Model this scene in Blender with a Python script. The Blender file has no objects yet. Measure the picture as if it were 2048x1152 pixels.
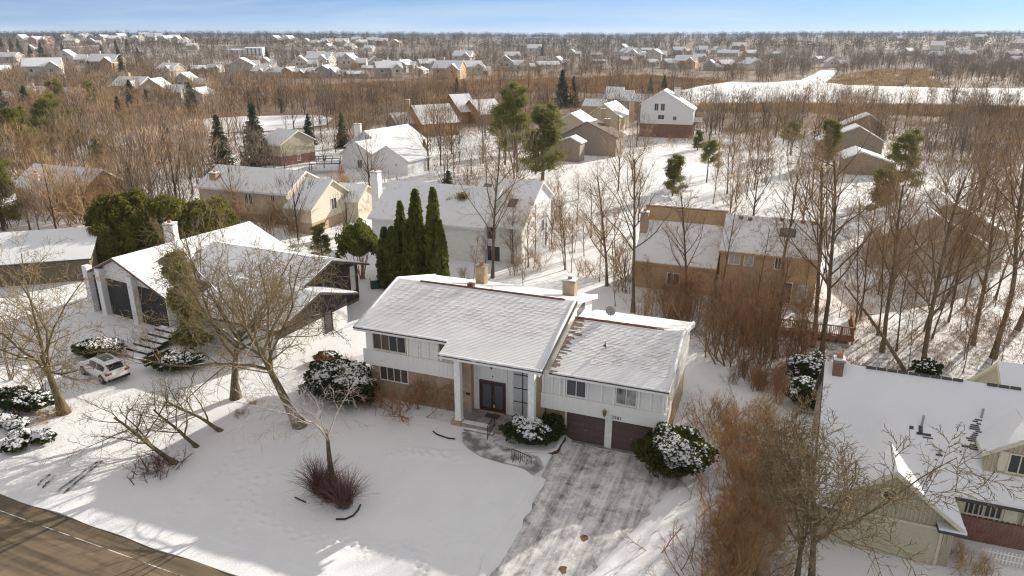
import bpy, math, random
import numpy as np
from mathutils import Vector, Matrix

# ------------------------------------------------------------------ camera, world, sun, exposure
scene = bpy.context.scene
COL = scene.collection
FPX, HZ, CAMH = 1420.0, 80.0, 25.0
PITCH = math.atan((576 - HZ) / FPX)
cam_d = bpy.data.cameras.new('camera')
cam = bpy.data.objects.new('camera', cam_d)
COL.objects.link(cam)
cam.location = (0, 0, CAMH)
cam.rotation_euler = (math.radians(90) - PITCH, 0, 0)
cam_d.sensor_width = 36.0
cam_d.lens = 36.0 * FPX / 2048.0
cam_d.clip_start = 0.5
cam_d.clip_end = 30000
scene.camera = cam

SUN_AZ, SUN_EL = math.radians(46), math.radians(19.2)      # azimuth measured from +Y towards +X
world = bpy.data.worlds.new('World')
scene.world = world
world.use_nodes = True
wn = world.node_tree
wn.nodes.clear()
w_out = wn.nodes.new('ShaderNodeOutputWorld')
w_bg = wn.nodes.new('ShaderNodeBackground')
w_sky = wn.nodes.new('ShaderNodeTexSky')
w_sky.sky_type = 'NISHITA'
w_sky.sun_disc = False
w_sky.sun_elevation = SUN_EL
w_sky.sun_rotation = SUN_AZ
w_sky.altitude = 250
w_sky.air_density = 1.0
w_sky.dust_density = 0.3
w_sky.ozone_density = 3.0
w_bg.inputs['Strength'].default_value = 0.080
# the clear sky is looked up a little above each direction (no orange band), with streaky cirrus low down and thicker added cloud above
w_tc = wn.nodes.new('ShaderNodeTexCoord')
w_lift = wn.nodes.new('ShaderNodeVectorMath'); w_lift.operation = 'MULTIPLY_ADD'
w_lift.inputs[1].default_value = (1, 1, 0.75); w_lift.inputs[2].default_value = (0, 0, 0.42)
w_nrm = wn.nodes.new('ShaderNodeVectorMath'); w_nrm.operation = 'NORMALIZE'
w_map = wn.nodes.new('ShaderNodeMapping')
w_map.inputs['Scale'].default_value = (1.0, 1.0, 11.0)
w_map.inputs['Rotation'].default_value = (0.05, 0.04, 0.3)
w_noise = wn.nodes.new('ShaderNodeTexNoise')
w_noise.inputs['Scale'].default_value = 1.7
w_noise.inputs['Detail'].default_value = 8
w_noise.inputs['Roughness'].default_value = 0.56
w_noise.inputs['Distortion'].default_value = 0.5
w_sep = wn.nodes.new('ShaderNodeSeparateXYZ')
w_hz = wn.nodes.new('ShaderNodeValToRGB')          # a pale veil low down, unseen cloud higher up added to whiten the shade
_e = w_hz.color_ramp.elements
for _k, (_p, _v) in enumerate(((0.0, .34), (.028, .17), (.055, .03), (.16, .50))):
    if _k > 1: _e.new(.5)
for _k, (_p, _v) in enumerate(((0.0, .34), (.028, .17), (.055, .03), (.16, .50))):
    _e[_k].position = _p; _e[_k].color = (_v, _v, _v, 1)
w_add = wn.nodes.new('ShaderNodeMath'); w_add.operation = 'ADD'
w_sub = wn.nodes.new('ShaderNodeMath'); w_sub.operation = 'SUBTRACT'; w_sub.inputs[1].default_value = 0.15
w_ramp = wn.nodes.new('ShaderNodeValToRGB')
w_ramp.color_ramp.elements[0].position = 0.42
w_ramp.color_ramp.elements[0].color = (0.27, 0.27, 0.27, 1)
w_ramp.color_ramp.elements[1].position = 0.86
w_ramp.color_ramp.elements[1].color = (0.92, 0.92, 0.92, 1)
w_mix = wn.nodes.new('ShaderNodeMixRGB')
w_cc = wn.nodes.new('ShaderNodeValToRGB')         # cloud colour: bluish white low down, warm white overhead to neutralise the shade light
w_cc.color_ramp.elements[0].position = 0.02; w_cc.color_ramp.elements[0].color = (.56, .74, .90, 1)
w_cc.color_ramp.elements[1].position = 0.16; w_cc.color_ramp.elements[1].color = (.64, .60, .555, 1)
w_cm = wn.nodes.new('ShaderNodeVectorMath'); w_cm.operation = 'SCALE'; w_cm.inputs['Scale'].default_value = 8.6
w_tint = wn.nodes.new('ShaderNodeMixRGB')
w_tint.blend_type = 'MULTIPLY'
w_tint.inputs['Fac'].default_value = 1.0
w_tint.inputs['Color2'].default_value = (0.58, 1.22, 1.55, 1)
L = wn.links.new
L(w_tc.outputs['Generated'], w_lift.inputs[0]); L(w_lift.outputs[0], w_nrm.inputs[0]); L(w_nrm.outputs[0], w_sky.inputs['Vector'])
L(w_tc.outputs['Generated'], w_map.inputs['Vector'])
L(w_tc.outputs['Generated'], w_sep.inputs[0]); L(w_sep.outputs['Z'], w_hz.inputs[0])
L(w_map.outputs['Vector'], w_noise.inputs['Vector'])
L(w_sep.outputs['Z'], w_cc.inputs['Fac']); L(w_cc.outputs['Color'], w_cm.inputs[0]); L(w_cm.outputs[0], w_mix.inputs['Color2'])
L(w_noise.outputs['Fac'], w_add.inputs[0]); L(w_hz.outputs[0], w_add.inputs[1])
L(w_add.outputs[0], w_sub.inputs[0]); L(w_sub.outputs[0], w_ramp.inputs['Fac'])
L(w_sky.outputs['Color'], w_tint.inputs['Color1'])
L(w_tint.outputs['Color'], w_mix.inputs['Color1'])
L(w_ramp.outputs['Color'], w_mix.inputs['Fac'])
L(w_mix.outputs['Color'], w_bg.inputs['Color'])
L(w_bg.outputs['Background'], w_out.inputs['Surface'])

sun_d = bpy.data.lights.new('sun', 'SUN')
sun_d.energy = 5.0
sun_d.angle = math.radians(0.5)
sun_d.color = (1.0, 0.92, 0.80)
sun = bpy.data.objects.new('sun', sun_d)
COL.objects.link(sun)
SUND = Vector((math.sin(SUN_AZ) * math.cos(SUN_EL), math.cos(SUN_AZ) * math.cos(SUN_EL), math.sin(SUN_EL)))
sun.rotation_euler = SUND.to_track_quat('Z', 'Y').to_euler()
sun.location = (60, 60, 80)

scene.view_settings.view_transform = 'Standard'
scene.view_settings.look = 'None'
scene.view_settings.exposure = 0.66
scene.view_settings.gamma = 1.0
scene.view_settings.use_curve_mapping = False
scene.render.engine = 'CYCLES'
scene.cycles.max_bounces = 7
scene.cycles.diffuse_bounces = 4
scene.cycles.glossy_bounces = 2
scene.cycles.transmission_bounces = 2
scene.cycles.transparent_max_bounces = 6
scene.cycles.volume_bounces = 0
scene.cycles.use_denoising = True
scene.cycles.denoiser = 'OPENIMAGEDENOISE'
scene.cycles.denoising_input_passes = 'RGB_ALBEDO_NORMAL'
scene.cycles.denoising_prefilter = 'ACCURATE'
scene.cycles.filter_width = 1.15

# ------------------------------------------------------------------ helpers
rnd = random.Random(7)
RNG = np.random.default_rng(11)
_f = np.array([0, math.cos(PITCH), -math.sin(PITCH)])
_u = np.array([0, math.sin(PITCH), math.cos(PITCH)])

def G(u, v, z=0.0):
    """point at height z seen at photo pixel (u, v)"""
    d = _f + (u - 1024) / FPX * np.array([1, 0, 0]) - (v - 576) / FPX * _u
    t = (z - CAMH) / d[2]
    return np.array([t * d[0], t * d[1], z])

def sm(a, b, x):
    t = np.clip((x - a) / (b - a), 0, 1)
    return t * t * (3 - 2 * t)

def vnoise(x, y, seed=0):
    x = np.asarray(x, float); y = np.asarray(y, float)
    xi = np.floor(x).astype(np.int64); yi = np.floor(y).astype(np.int64)
    xf = x - xi; yf = y - yi
    def h(a, b):
        n = (a * 374761393 + b * 668265263 + seed * 1442695041) & 0x7fffffff
        n = ((n ^ (n >> 13)) * 1274126177) & 0x7fffffff
        return ((n ^ (n >> 16)) & 0xffff) / 65535.0
    u = xf * xf * (3 - 2 * xf); v = yf * yf * (3 - 2 * yf)
    return (h(xi, yi) * (1 - u) + h(xi + 1, yi) * u) * (1 - v) + (h(xi, yi + 1) * (1 - u) + h(xi + 1, yi + 1) * u) * v

def fbm(x, y, o=4, seed=0):
    s = 0; a = .5
    for i in range(o):
        s = s + a * vnoise(x * 2 ** i, y * 2 ** i, seed + i); a *= .5
    return s

# house frame of the main house: s along the front, d into the depth
HA = math.radians(21.0)
HE = np.array([math.cos(HA), -math.sin(HA), 0.0]); HN = np.array([math.sin(HA), math.cos(HA), 0.0])
HO = G(1132, 879)
def hs(x, y): return (x - HO[0]) * HE[0] + (y - HO[1]) * HE[1]
def hd(x, y): return (x - HO[0]) * HN[0] + (y - HO[1]) * HN[1]
def HW(s, d, z=0.0): return HO + HE * s + HN * d + np.array([0, 0, z])

# kerb line of the street
RA = G(0, 984); RB = G(480, 1150)
RD = (RB - RA) / np.linalg.norm(RB - RA); RN = np.array([RD[1], -RD[0], 0.0])   # RN points to the street side
if RN @ (G(0, 1150) - RA) < 0: RN = -RN
def rdist(x, y): return (x - RA[0]) * RN[0] + (y - RA[1]) * RN[1]

def hgt(x, y):
    x = np.asarray(x, float); y = np.asarray(y, float)
    s, d = hs(x, y), hd(x, y)
    z = 0.55 * sm(0.35, -0.35 - 1.4 * sm(-2.5, -6, d), s) * sm(-27, -17, s) * sm(-13.5, -5.0, d) * sm(16, 6, d)
    z = z + (fbm(x / 9, y / 9, 3, 5) - .45) * 0.35 * sm(8, 30, y) * sm(-1, -6, rdist(x, y)) * (1 - sm(-4, -1, s) * sm(11, 8, s) * sm(-20, -18, d) * sm(4, 1, d))
    z = z - 0.30 * sm(-1.7, -0.55, rdist(x, y))
    r = np.hypot(x, y)
    far = sm(650, 2300, y + 0.12 * np.abs(x))
    z = z + far * (31 + 9 * (fbm(x / 700 + 3, y / 900, 3, 9) - .5) + 5 * sm(0, 1500, x))
    z = z + sm(430, 900, y) * sm(100, -500, x) * 7 * fbm(x / 260, y / 260, 3, 21)
    return z

def hg(x, y): return float(hgt(np.array([x]), np.array([y]))[0])

def ground_at(u, v):
    z = 0.0
    for _ in range(6):
        p = G(u, v, z); z = hg(p[0], p[1])
    return np.array([p[0], p[1], z])

def hit(u, v):
    """first ground point along the ray through photo pixel (u, v), for far slopes"""
    d = _f + (u - 1024) / FPX * np.array([1, 0, 0]) - (v - 576) / FPX * _u
    ys = np.geomspace(60, 5200, 900); t = ys / d[1]; X_ = t * d[0]; Z_ = CAMH + t * d[2]
    below = np.nonzero(Z_ <= hgt(X_, ys))[0]
    i = below[0] if len(below) else 700
    return np.array([X_[i], ys[i], float(hgt(X_[i], ys[i]))])

# ---- mesh building
class MB:
    def __init__(s): s.v = []; s.f = []; s.m = []; s.cur = 0
    def poly(s, pts):
        i = len(s.v); s.v += [tuple(map(float, p)) for p in pts]; s.f.append(tuple(range(i, i + len(pts)))); s.m.append(s.cur); return s
    def box(s, x0, x1, y0, y1, z0, z1):
        i = len(s.v)
        s.v += [(x0, y0, z0), (x1, y0, z0), (x1, y1, z0), (x0, y1, z0), (x0, y0, z1), (x1, y0, z1), (x1, y1, z1), (x0, y1, z1)]
        for q in ((0, 3, 2, 1), (4, 5, 6, 7), (0, 1, 5, 4), (1, 2, 6, 5), (2, 3, 7, 6), (3, 0, 4, 7)):
            s.f.append(tuple(i + k for k in q)); s.m.append(s.cur)
        return s
    def hexa(s, b, t):
        """solid between two quads given in the same winding"""
        i = len(s.v); s.v += [tuple(map(float, p)) for p in list(b) + list(t)]; n = len(b)
        s.f.append(tuple(i + k for k in range(n))[::-1]); s.m.append(s.cur)
        s.f.append(tuple(i + n + k for k in range(n))); s.m.append(s.cur)
        for k in range(n):
            k2 = (k + 1) % n; s.f.append((i + k, i + k2, i + n + k2, i + n + k)); s.m.append(s.cur)
        return s
    def tube(s, pts, rads, k=8, cap=True):
        pts = [Vector(p) for p in pts]
        if not hasattr(rads, '__len__'): rads = [rads] * len(pts)
        rings = []
        for j, p in enumerate(pts):
            t = (pts[min(j + 1, len(pts) - 1)] - pts[max(j - 1, 0)]).normalized()
            a = Vector((0, 0, 1)) if abs(t.z) < .9 else Vector((1, 0, 0))
            U = t.cross(a).normalized(); W = t.cross(U)
            i = len(s.v)
            for q in range(k):
                g = 2 * math.pi * q / k
                s.v.append(tuple(p + (U * math.cos(g) + W * math.sin(g)) * rads[j]))
            rings.append(i)
        for a, b in zip(rings, rings[1:]):
            for q in range(k):
                q2 = (q + 1) % k
                s.f.append((a + q, b + q, b + q2, a + q2)); s.m.append(s.cur)
        if cap:
            s.f.append(tuple(rings[0] + q for q in range(k))); s.m.append(s.cur)
            s.f.append(tuple(rings[-1] + q for q in range(k))[::-1]); s.m.append(s.cur)
        return s
    def mesh(s, name, mats, smooth=False):
        me = bpy.data.meshes.new(name); me.from_pydata(s.v, [], s.f)
        for m in (mats if isinstance(mats, (list, tuple)) else [mats]): me.materials.append(m)
        if max(s.m, default=0): me.polygons.foreach_set('material_index', s.m)
        if smooth: me.polygons.foreach_set('use_smooth', [True] * len(me.polygons))
        me.update(); return me

def link(name, me, parent=None, loc=None, rot=None):
    o = bpy.data.objects.new(name, me); COL.objects.link(o)
    if parent is not None: o.parent = parent
    if loc is not None: o.location = tuple(loc)
    if rot is not None: o.rotation_euler = rot
    return o

def part(name, mb, mats, parent=None, smooth=False, loc=None):
    return link(name, mb.mesh(name, mats, smooth), parent, loc)

def np_mesh(name, V, F, mats, smooth=False, mi=None):
    V = np.asarray(V, np.float32).reshape(-1, 3); F = np.asarray(F, np.int32); n, k = F.shape
    me = bpy.data.meshes.new(name)
    me.vertices.add(len(V)); me.vertices.foreach_set('co', V.ravel())
    me.loops.add(n * k); me.loops.foreach_set('vertex_index', F.ravel())
    me.polygons.add(n); me.polygons.foreach_set('loop_start', np.arange(0, n * k, k, dtype=np.int32))
    try: me.polygons.foreach_set('loop_total', np.full(n, k, np.int32))
    except Exception: pass
    for m in (mats if isinstance(mats, (list, tuple)) else [mats]): me.materials.append(m)
    if mi is not None: me.polygons.foreach_set('material_index', np.asarray(mi, np.int32))
    me.polygons.foreach_set('use_smooth', np.full(n, bool(smooth)))
    me.update(calc_edges=True); return me

def thing(name, label, cat, loc=(0, 0, 0), rz=0.0, group=None):
    o = bpy.data.objects.new(name, None); COL.objects.link(o)
    o.empty_display_size = 0.3
    o.location = tuple(loc); o.rotation_euler = (0, 0, rz)
    tag(o, label, cat, group); return o

def tag(o, label=None, cat=None, group=None, kind=None):
    if label: o['label'] = label
    if cat: o['category'] = cat
    if group: o['group'] = group
    if kind: o['kind'] = kind
    return o

_kids = {}
def kids(o):
    if o.name not in _kids: _kids[o.name] = list(o.children)
    return _kids[o.name]

def dup(root, loc, rz=0.0, sc=1.0, label=None, group=None, tilt=(0, 0)):
    r = root.copy(); COL.objects.link(r); r.location = tuple(loc)
    r.rotation_euler = (tilt[0], tilt[1], rz)
    r.scale = (sc, sc, sc) if not hasattr(sc, '__len__') else sc
    if label: r['label'] = label
    if group: r['group'] = group
    for ch in kids(root):
        c = ch.copy(); COL.objects.link(c); c.parent = r
        for g in kids(ch):
            d = g.copy(); COL.objects.link(d); d.parent = c
    return r


# ---- materials
def mat0(name):
    m = bpy.data.materials.new(name); m.use_nodes = True
    return m, m.node_tree, m.node_tree.nodes['Principled BSDF']

def node(nt, t, **kw):
    n = nt.nodes.new(t)
    for k, v in kw.items():
        if k in n.inputs: n.inputs[k].default_value = v
        else: setattr(n, k, v)
    return n

def c4(c): return (c[0], c[1], c[2], 1)

def ramp(nt, src, stops):
    r = nt.nodes.new('ShaderNodeValToRGB'); e = r.color_ramp.elements
    while len(e) < len(stops): e.new(0.5)
    for k, (p, c) in enumerate(stops):
        e[k].position = p; e[k].color = c4(c) if hasattr(c, '__len__') else (c, c, c, 1)
    nt.links.new(src, r.inputs['Fac']); return r.outputs['Color']

def mixc(nt, fac, a, b, mode='MIX'):
    n = nt.nodes.new('ShaderNodeMixRGB'); n.blend_type = mode
    for s, x in (('Fac', fac), ('Color1', a), ('Color2', b)):
        if hasattr(x, 'is_linked') or hasattr(x, 'links'): nt.links.new(x, n.inputs[s])
        elif s == 'Fac': n.inputs[s].default_value = x
        else: n.inputs[s].default_value = c4(x)
    return n.outputs['Color']

def coord(nt, scale=(1, 1, 1), kind='Object', rot=(0, 0, 0)):
    if kind == 'World':
        g = nt.nodes.new('ShaderNodeNewGeometry'); o = g.outputs['Position']
    else:
        o = nt.nodes.new('ShaderNodeTexCoord').outputs[kind]
    m = nt.nodes.new('ShaderNodeMapping'); m.inputs['Scale'].default_value = scale; m.inputs['Rotation'].default_value = rot
    nt.links.new(o, m.inputs['Vector']); return m.outputs['Vector']

def noise(nt, vec, scale, detail=4, rough=.55, dist=0):
    n = node(nt, 'ShaderNodeTexNoise', Scale=scale, Detail=detail, Roughness=rough, Distortion=dist)
    nt.links.new(vec, n.inputs['Vector']); return n.outputs['Fac']

def bump(nt, bs, h, strength=.3, dist=.05):
    b = node(nt, 'ShaderNodeBump', Strength=strength, Distance=dist)
    nt.links.new(h, b.inputs['Height']); nt.links.new(b.outputs['Normal'], bs.inputs['Normal'])

def noisy(name, c1, c2, scale=3, rough=.8, bmp=0, kind='Object', stretch=(1, 1, 1), rand=0.0, lo=.35, hi=.65, spec=.3):
    m, nt, b = mat0(name)
    n = noise(nt, coord(nt, stretch, kind), scale, 5)
    col = ramp(nt, n, [(lo, c1), (hi, c2)])
    if rand:
        oi = nt.nodes.new('ShaderNodeObjectInfo')
        k = ramp(nt, oi.outputs['Random'], [(0, 1 - rand), (1, 1 + rand)])
        col = mixc(nt, 1.0, col, k, 'MULTIPLY')
    nt.links.new(col, b.inputs['Base Color'])
    b.inputs['Roughness'].default_value = rough
    b.inputs['Specular IOR Level'].default_value = spec
    if bmp: bump(nt, b, n, bmp, .03)
    return m

def plain(name, c, rough=.6, metal=0, spec=.4):
    m, nt, b = mat0(name)
    n = noise(nt, coord(nt), 6, 3)
    col = ramp(nt, n, [(.3, tuple(x * .88 for x in c)), (.7, tuple(min(1, x * 1.06) for x in c))])
    nt.links.new(col, b.inputs['Base Color'])
    b.inputs['Roughness'].default_value = rough; b.inputs['Metallic'].default_value = metal
    b.inputs['Specular IOR Level'].default_value = spec
    return m

SNOWC = (.80, .81, .83)
def snow_mat(name, litter=None, lit_lo=.66, lit_hi=.74, lscale=2.2, kind='World', bs=.35):
    m, nt, b = mat0(name)
    v = coord(nt, (1, 1, 1), kind)
    n1 = noise(nt, v, .7, 4); n2 = noise(nt, v, 9, 4, .65)
    col = ramp(nt, n1, [(.3, (.76, .77, .80)), (.7, SNOWC)])
    if litter is not None:
        n3 = noise(nt, v, lscale, 6, .7)
        f = ramp(nt, n3, [(lit_lo, 0.0), (lit_hi, 1.0)])
        col = mixc(nt, f, col, litter)
    nt.links.new(col, b.inputs['Base Color'])
    b.inputs['Roughness'].default_value = .7; b.inputs['Specular IOR Level'].default_value = .25
    ad = nt.nodes.new('ShaderNodeMath'); ad.operation = 'ADD'
    nt.links.new(n1, ad.inputs[0]); nt.links.new(n2, ad.inputs[1])
    bump(nt, b, ad.outputs[0], bs, .06)
    return m

def brick_mat(name, c1, c2, mortar, sx=4.6):
    m, nt, b = mat0(name)
    tc = nt.nodes.new('ShaderNodeTexCoord'); sp = nt.nodes.new('ShaderNodeSeparateXYZ'); nt.links.new(tc.outputs['Object'], sp.inputs[0])
    ad = nt.nodes.new('ShaderNodeMath'); ad.operation = 'ADD'
    nt.links.new(sp.outputs['X'], ad.inputs[0]); nt.links.new(sp.outputs['Y'], ad.inputs[1])
    cb = nt.nodes.new('ShaderNodeCombineXYZ'); nt.links.new(ad.outputs[0], cb.inputs['X']); nt.links.new(sp.outputs['Z'], cb.inputs['Y'])
    t = node(nt, 'ShaderNodeTexBrick', Scale=sx, Color1=c4(c1), Color2=c4(c2), Mortar=c4(mortar))
    t.inputs['Mortar Size'].default_value = .03; t.inputs['Brick Width'].default_value = 1.0; t.inputs['Row Height'].default_value = .34
    t.inputs['Bias'].default_value = -.2
    nt.links.new(cb.outputs[0], t.inputs['Vector'])
    n = noise(nt, tc.outputs['Object'], 2.2, 4)
    col = mixc(nt, ramp(nt, n, [(.4, 0.0), (.75, .5)]), t.outputs['Color'], (c1[0] * .55, c1[1] * .5, c1[2] * .5))
    nt.links.new(col, b.inputs['Base Color']); b.inputs['Roughness'].default_value = .85
    bump(nt, b, t.outputs['Fac'], .4, -.02)
    return m

M = {}
M['snow'] = snow_mat('snow')
M['snow_roof'] = snow_mat('snow_on_roof', kind='Object', bs=.25)
M['snow_thin'] = snow_mat('thin_snow_on_roof', litter=(.30, .30, .33), lit_lo=.56, lit_hi=.8, lscale=1.4, kind='Object', bs=.2)
M['white'] = noisy('cream_white_paint', (.78, .77, .73), (.82, .81, .775), 2.5, .55, stretch=(1, 1, .25))
M['trim'] = plain('white_trim', (.84, .83, .80), .5)
M['column'] = plain('white_column_paint', (.86, .86, .85), .45)
M['gable_white'] = noisy('weathered_white_boards', (.70, .70, .68), (.78, .78, .76), 1.5, .6, stretch=(1, 1, .2))
M['brick'] = brick_mat('tan_brick', (.47, .34, .22), (.36, .25, .155), (.50, .44, .36))
M['brick_red'] = brick_mat('red_brown_brick', (.24, .11, .08), (.17, .08, .06), (.30, .24, .20))
M['shingle'] = noisy('brown_shingle', (.13, .075, .055), (.21, .12, .085), 9, .9, .2)
M['dark_edge'] = plain('dark_drip_edge', (.06, .055, .05), .5)
M['door_maroon'] = plain('maroon_door_paint', (.050, .022, .022), .35)
M['garage_door'] = noisy('brown_garage_door_paint', (.105, .072, .064), (.125, .088, .078), 4, .5)
M['glass'], _nt, _b = mat0('window_glass')
_b.inputs['Base Color'].default_value = (.035, .04, .045, 1); _b.inputs['Roughness'].default_value = .06; _b.inputs['Specular IOR Level'].default_value = .5
M['curtain'] = noisy('pale_curtain', (.42, .42, .42), (.62, .62, .61), 12, .7, stretch=(4, 4, .4))
M['iron'] = plain('black_iron', (.02, .02, .02), .45)
M['brass'] = plain('aged_brass', (.20, .15, .06), .4, .6)
M['concrete'] = noisy('porch_concrete', (.20, .19, .18), (.36, .35, .34), 2.0, .9, .1)
M['metal_grey'] = plain('grey_metal', (.35, .36, .37), .4, .5)
M['copper'] = plain('terracotta_flue', (.42, .17, .09), .8)
M['utility_green'] = plain('dark_green_cabinet', (.02, .05, .04), .5)
M['black_wood'] = noisy('black_stained_boards', (.018, .017, .017), (.05, .045, .04), 2.5, .7, stretch=(6, 6, .4))
M['olive_wood'] = noisy('weathered_olive_boards', (.11, .09, .06), (.19, .155, .10), 3, .85, stretch=(6, 6, .4))
M['stucco'] = noisy('white_painted_block', (.66, .66, .65), (.76, .76, .75), 2, .8)
M['sage'] = noisy('sage_green_siding', (.385, .345, .25), (.43, .385, .285), 2.5, .7)
M['sage_batten'] = plain('sage_green_batten', (.50, .455, .34), .7)
M['khaki'] = plain('khaki_garage_paint', (.50, .465, .34), .6)
M['cream'] = plain('cream_trim', (.60, .56, .42), .6)
M['tan_wall'] = noisy('tan_brown_siding', (.46, .325, .18), (.53, .385, .225), 2, .75, stretch=(1, 1, 3))
M['deck_wood'] = noisy('red_brown_deck_boards', (.22, .11, .06), (.32, .17, .10), 4, .8)
M['greige'] = noisy('greige_siding', (.44, .41, .35), (.53, .495, .43), 2, .75, stretch=(1, 1, 3))
# ------------------------------------------------------------------ ground
DLa, DLb = G(1083, 957), G(967, 1152)          # left edge of the driveway
DRa, DRb = G(1374, 972), G(1203, 1152)         # right edge of the driveway
def side(a, b, x, y):
    d = (b - a) / np.linalg.norm(b - a); return (x - a[0]) * d[1] - (y - a[1]) * d[0]
_sg = 1 if side(DLa, DLb, DRa[0], DRa[1]) > 0 else -1
def dleft(x, y): return _sg * side(DLa, DLb, x, y)      # >0 inside / right of the left edge

def axis(lo, hi, fine_lo, fine_hi, step, g=1.09):
    a = list(np.arange(fine_lo, fine_hi + 1e-6, step)); st = step; x = fine_hi
    while x < hi: st *= g; x += st; a.append(x)
    st = step; x = fine_lo; b = []
    while x > lo: st *= g; x -= st; b.append(x)
    return np.array(b[::-1] + a)

def lawn_mask(x, y):
    s, d = hs(x, y), hd(x, y)
    return sm(-25.5, -24, s) * sm(-21.5, -20, d) * sm(-.8, -1.8, d) * sm(.3, -.3, dleft(x, y)) * sm(-1.0, -1.9, rdist(x, y))

gx = axis(-4500, 4500, -55, 55, 1.0); gy = axis(-40, 7000, 8, 120, 1.0, 1.07)
X, Y = np.meshgrid(gx, gy)
Zg = hgt(X, Y) - 0.22 * sm(.5, 1, lawn_mask(X, Y))
V = np.stack([X, Y, Zg], -1).reshape(-1, 3)
ny, nx = X.shape
idx = np.arange(ny * nx).reshape(ny, nx)
F = np.stack([idx[:-1, :-1], idx[:-1, 1:], idx[1:, 1:], idx[1:, :-1]], -1).reshape(-1, 4)

def cover(x, y):
    s, d = hs(x, y), hd(x, y)
    n = fbm(x / 14 + 7, y / 14, 4, 31)
    c = np.full_like(x, 0.12)
    c = np.maximum(c, .37 * sm(8, 12, s) * sm(9, 14, d) * sm(120, 90, y))              # wood behind
    c = np.maximum(c, .40 * sm(8.6, 10, s) * sm(15, 13.5, s) * sm(-22, -16, d) * sm(1, -2, d))       # rough strip by the next house
    c = np.maximum(c, .27 * sm(-2, 2, s) * sm(14, 18, d) * sm(120, 90, y))
    c = np.maximum(c, (.27 + .30 * (n - .5)) * sm(75, 110, y))
    c = np.maximum(c, (.62 + .3 * (n - .5)) * sm(170, 240, y))
    c = np.maximum(c, .84 * sm(450, 650, y) + .4 * (fbm(x / 90, y / 90, 3, 3) - .62))
    c = np.where((x < -60) & (y > 600) & (y < 1500), np.minimum(c, .30 + .5 * fbm(x / 60, y / 60, 2, 8)), c)
    c = np.where((y > 60) & (y < 150) & (x > 8) & (x < 60), np.minimum(c, .21), c)
    return np.clip(c, 0, 1)
me = np_mesh('ground', V, F, [], smooth=True)
at = me.attributes.new('cover', 'FLOAT', 'POINT')
at.data.foreach_set('value', cover(V[:, 0], V[:, 1]).astype(np.float32))

m, nt, b = mat0('snowy_ground')
v = coord(nt, (1, 1, 1), 'World')
n1 = noise(nt, v, .35, 4); n2 = noise(nt, v, 5, 5, .7); n3 = noise(nt, v, 1.3, 7, .72); n4 = noise(nt, v, 16, 3, .6)
ac = node(nt, 'ShaderNodeAttribute', attribute_name='cover')
th = nt.nodes.new('ShaderNodeMath'); th.operation = 'ADD'; nt.links.new(n3, th.inputs[0]); nt.links.new(ac.outputs['Fac'], th.inputs[1])
f1 = ramp(nt, th.outputs[0], [(.80, 0.0), (1.0, .9)])
th2 = nt.nodes.new('ShaderNodeMath'); th2.operation = 'MULTIPLY'; nt.links.new(n4, th2.inputs[0]); nt.links.new(n2, th2.inputs[1])
f2 = ramp(nt, th2.outputs[0], [(.34, 0.0), (.44, .75)])
lit = ramp(nt, n2, [(.35, (.10, .065, .04)), (.55, (.20, .135, .085)), (.7, (.30, .22, .14))])
snowc = ramp(nt, n1, [(.3, (.77, .78, .80)), (.7, SNOWC)])
col = mixc(nt, f2, snowc, (.33, .27, .20))
col = mixc(nt, f1, col, lit)
nt.links.new(col, b.inputs['Base Color']); b.inputs['Roughness'].default_value = .75; b.inputs['Specular IOR Level'].default_value = .2
bump(nt, b, n2, .5, .10)
me.materials.append(m)
M['ground'] = m
tag(link('ground', me), kind='structure')

# ---- front lawn: a finer sheet of smooth snow with footprints pressed into it
st = 0.13
ls = np.arange(-26, 1.6, st); ld = np.arange(-22, -.6, st)
S, D = np.meshgrid(ls, ld)
X = HO[0] + HE[0] * S + HN[0] * D; Y = HO[1] + HE[1] * S + HN[1] * D
Zl = hgt(X, Y) + 0.03 + 0.035 * (fbm(X / 1.6, Y / 1.6, 3, 77) - .5) + 0.05 * (fbm(X / 5, Y / 5, 2, 78) - .5)
steps = []
def walk(pxs, sp=.62, jit=.05, dbl=.14):
    P = [ground_at(u, v)[:2] for u, v in pxs]; acc = 0; k = 0
    for a, bq in zip(P, P[1:]):
        Lq = np.linalg.norm(bq - a); dr = (bq - a) / Lq; t = acc
        while t < Lq:
            sd = dbl if k % 2 else -dbl; k += 1
            p = a + dr * t + np.array([-dr[1], dr[0]]) * sd + RNG.normal(0, jit, 2)
            steps.append((p[0], p[1], .14, .12)); t += sp
        acc = t - Lq
walk([(323, 1060), (371, 1016), (419, 968), (438, 942), (479, 901), (520, 872)], .30, .04, .05)
walk([(549, 934), (520, 957), (506, 983), (520, 1016), (538, 1042), (579, 1068), (623, 1075), (680, 1086), (760, 1092), (850, 1096)], .55)
walk([(480, 900), (490, 940), (478, 1000), (474, 1060), (470, 1110)], .8, .15)
walk([(775, 905), (860, 905), (920, 920)], .28, .10, .1)
walk([(830, 905), (915, 912)], .3, .12)
walk([(835, 1095), (842, 1130), (850, 1152)], .35, .06)
for _ in range(130):
    p = ground_at(rnd.uniform(420, 1000), rnd.uniform(930, 1120)); steps.append((p[0], p[1], .09, .07))
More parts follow.
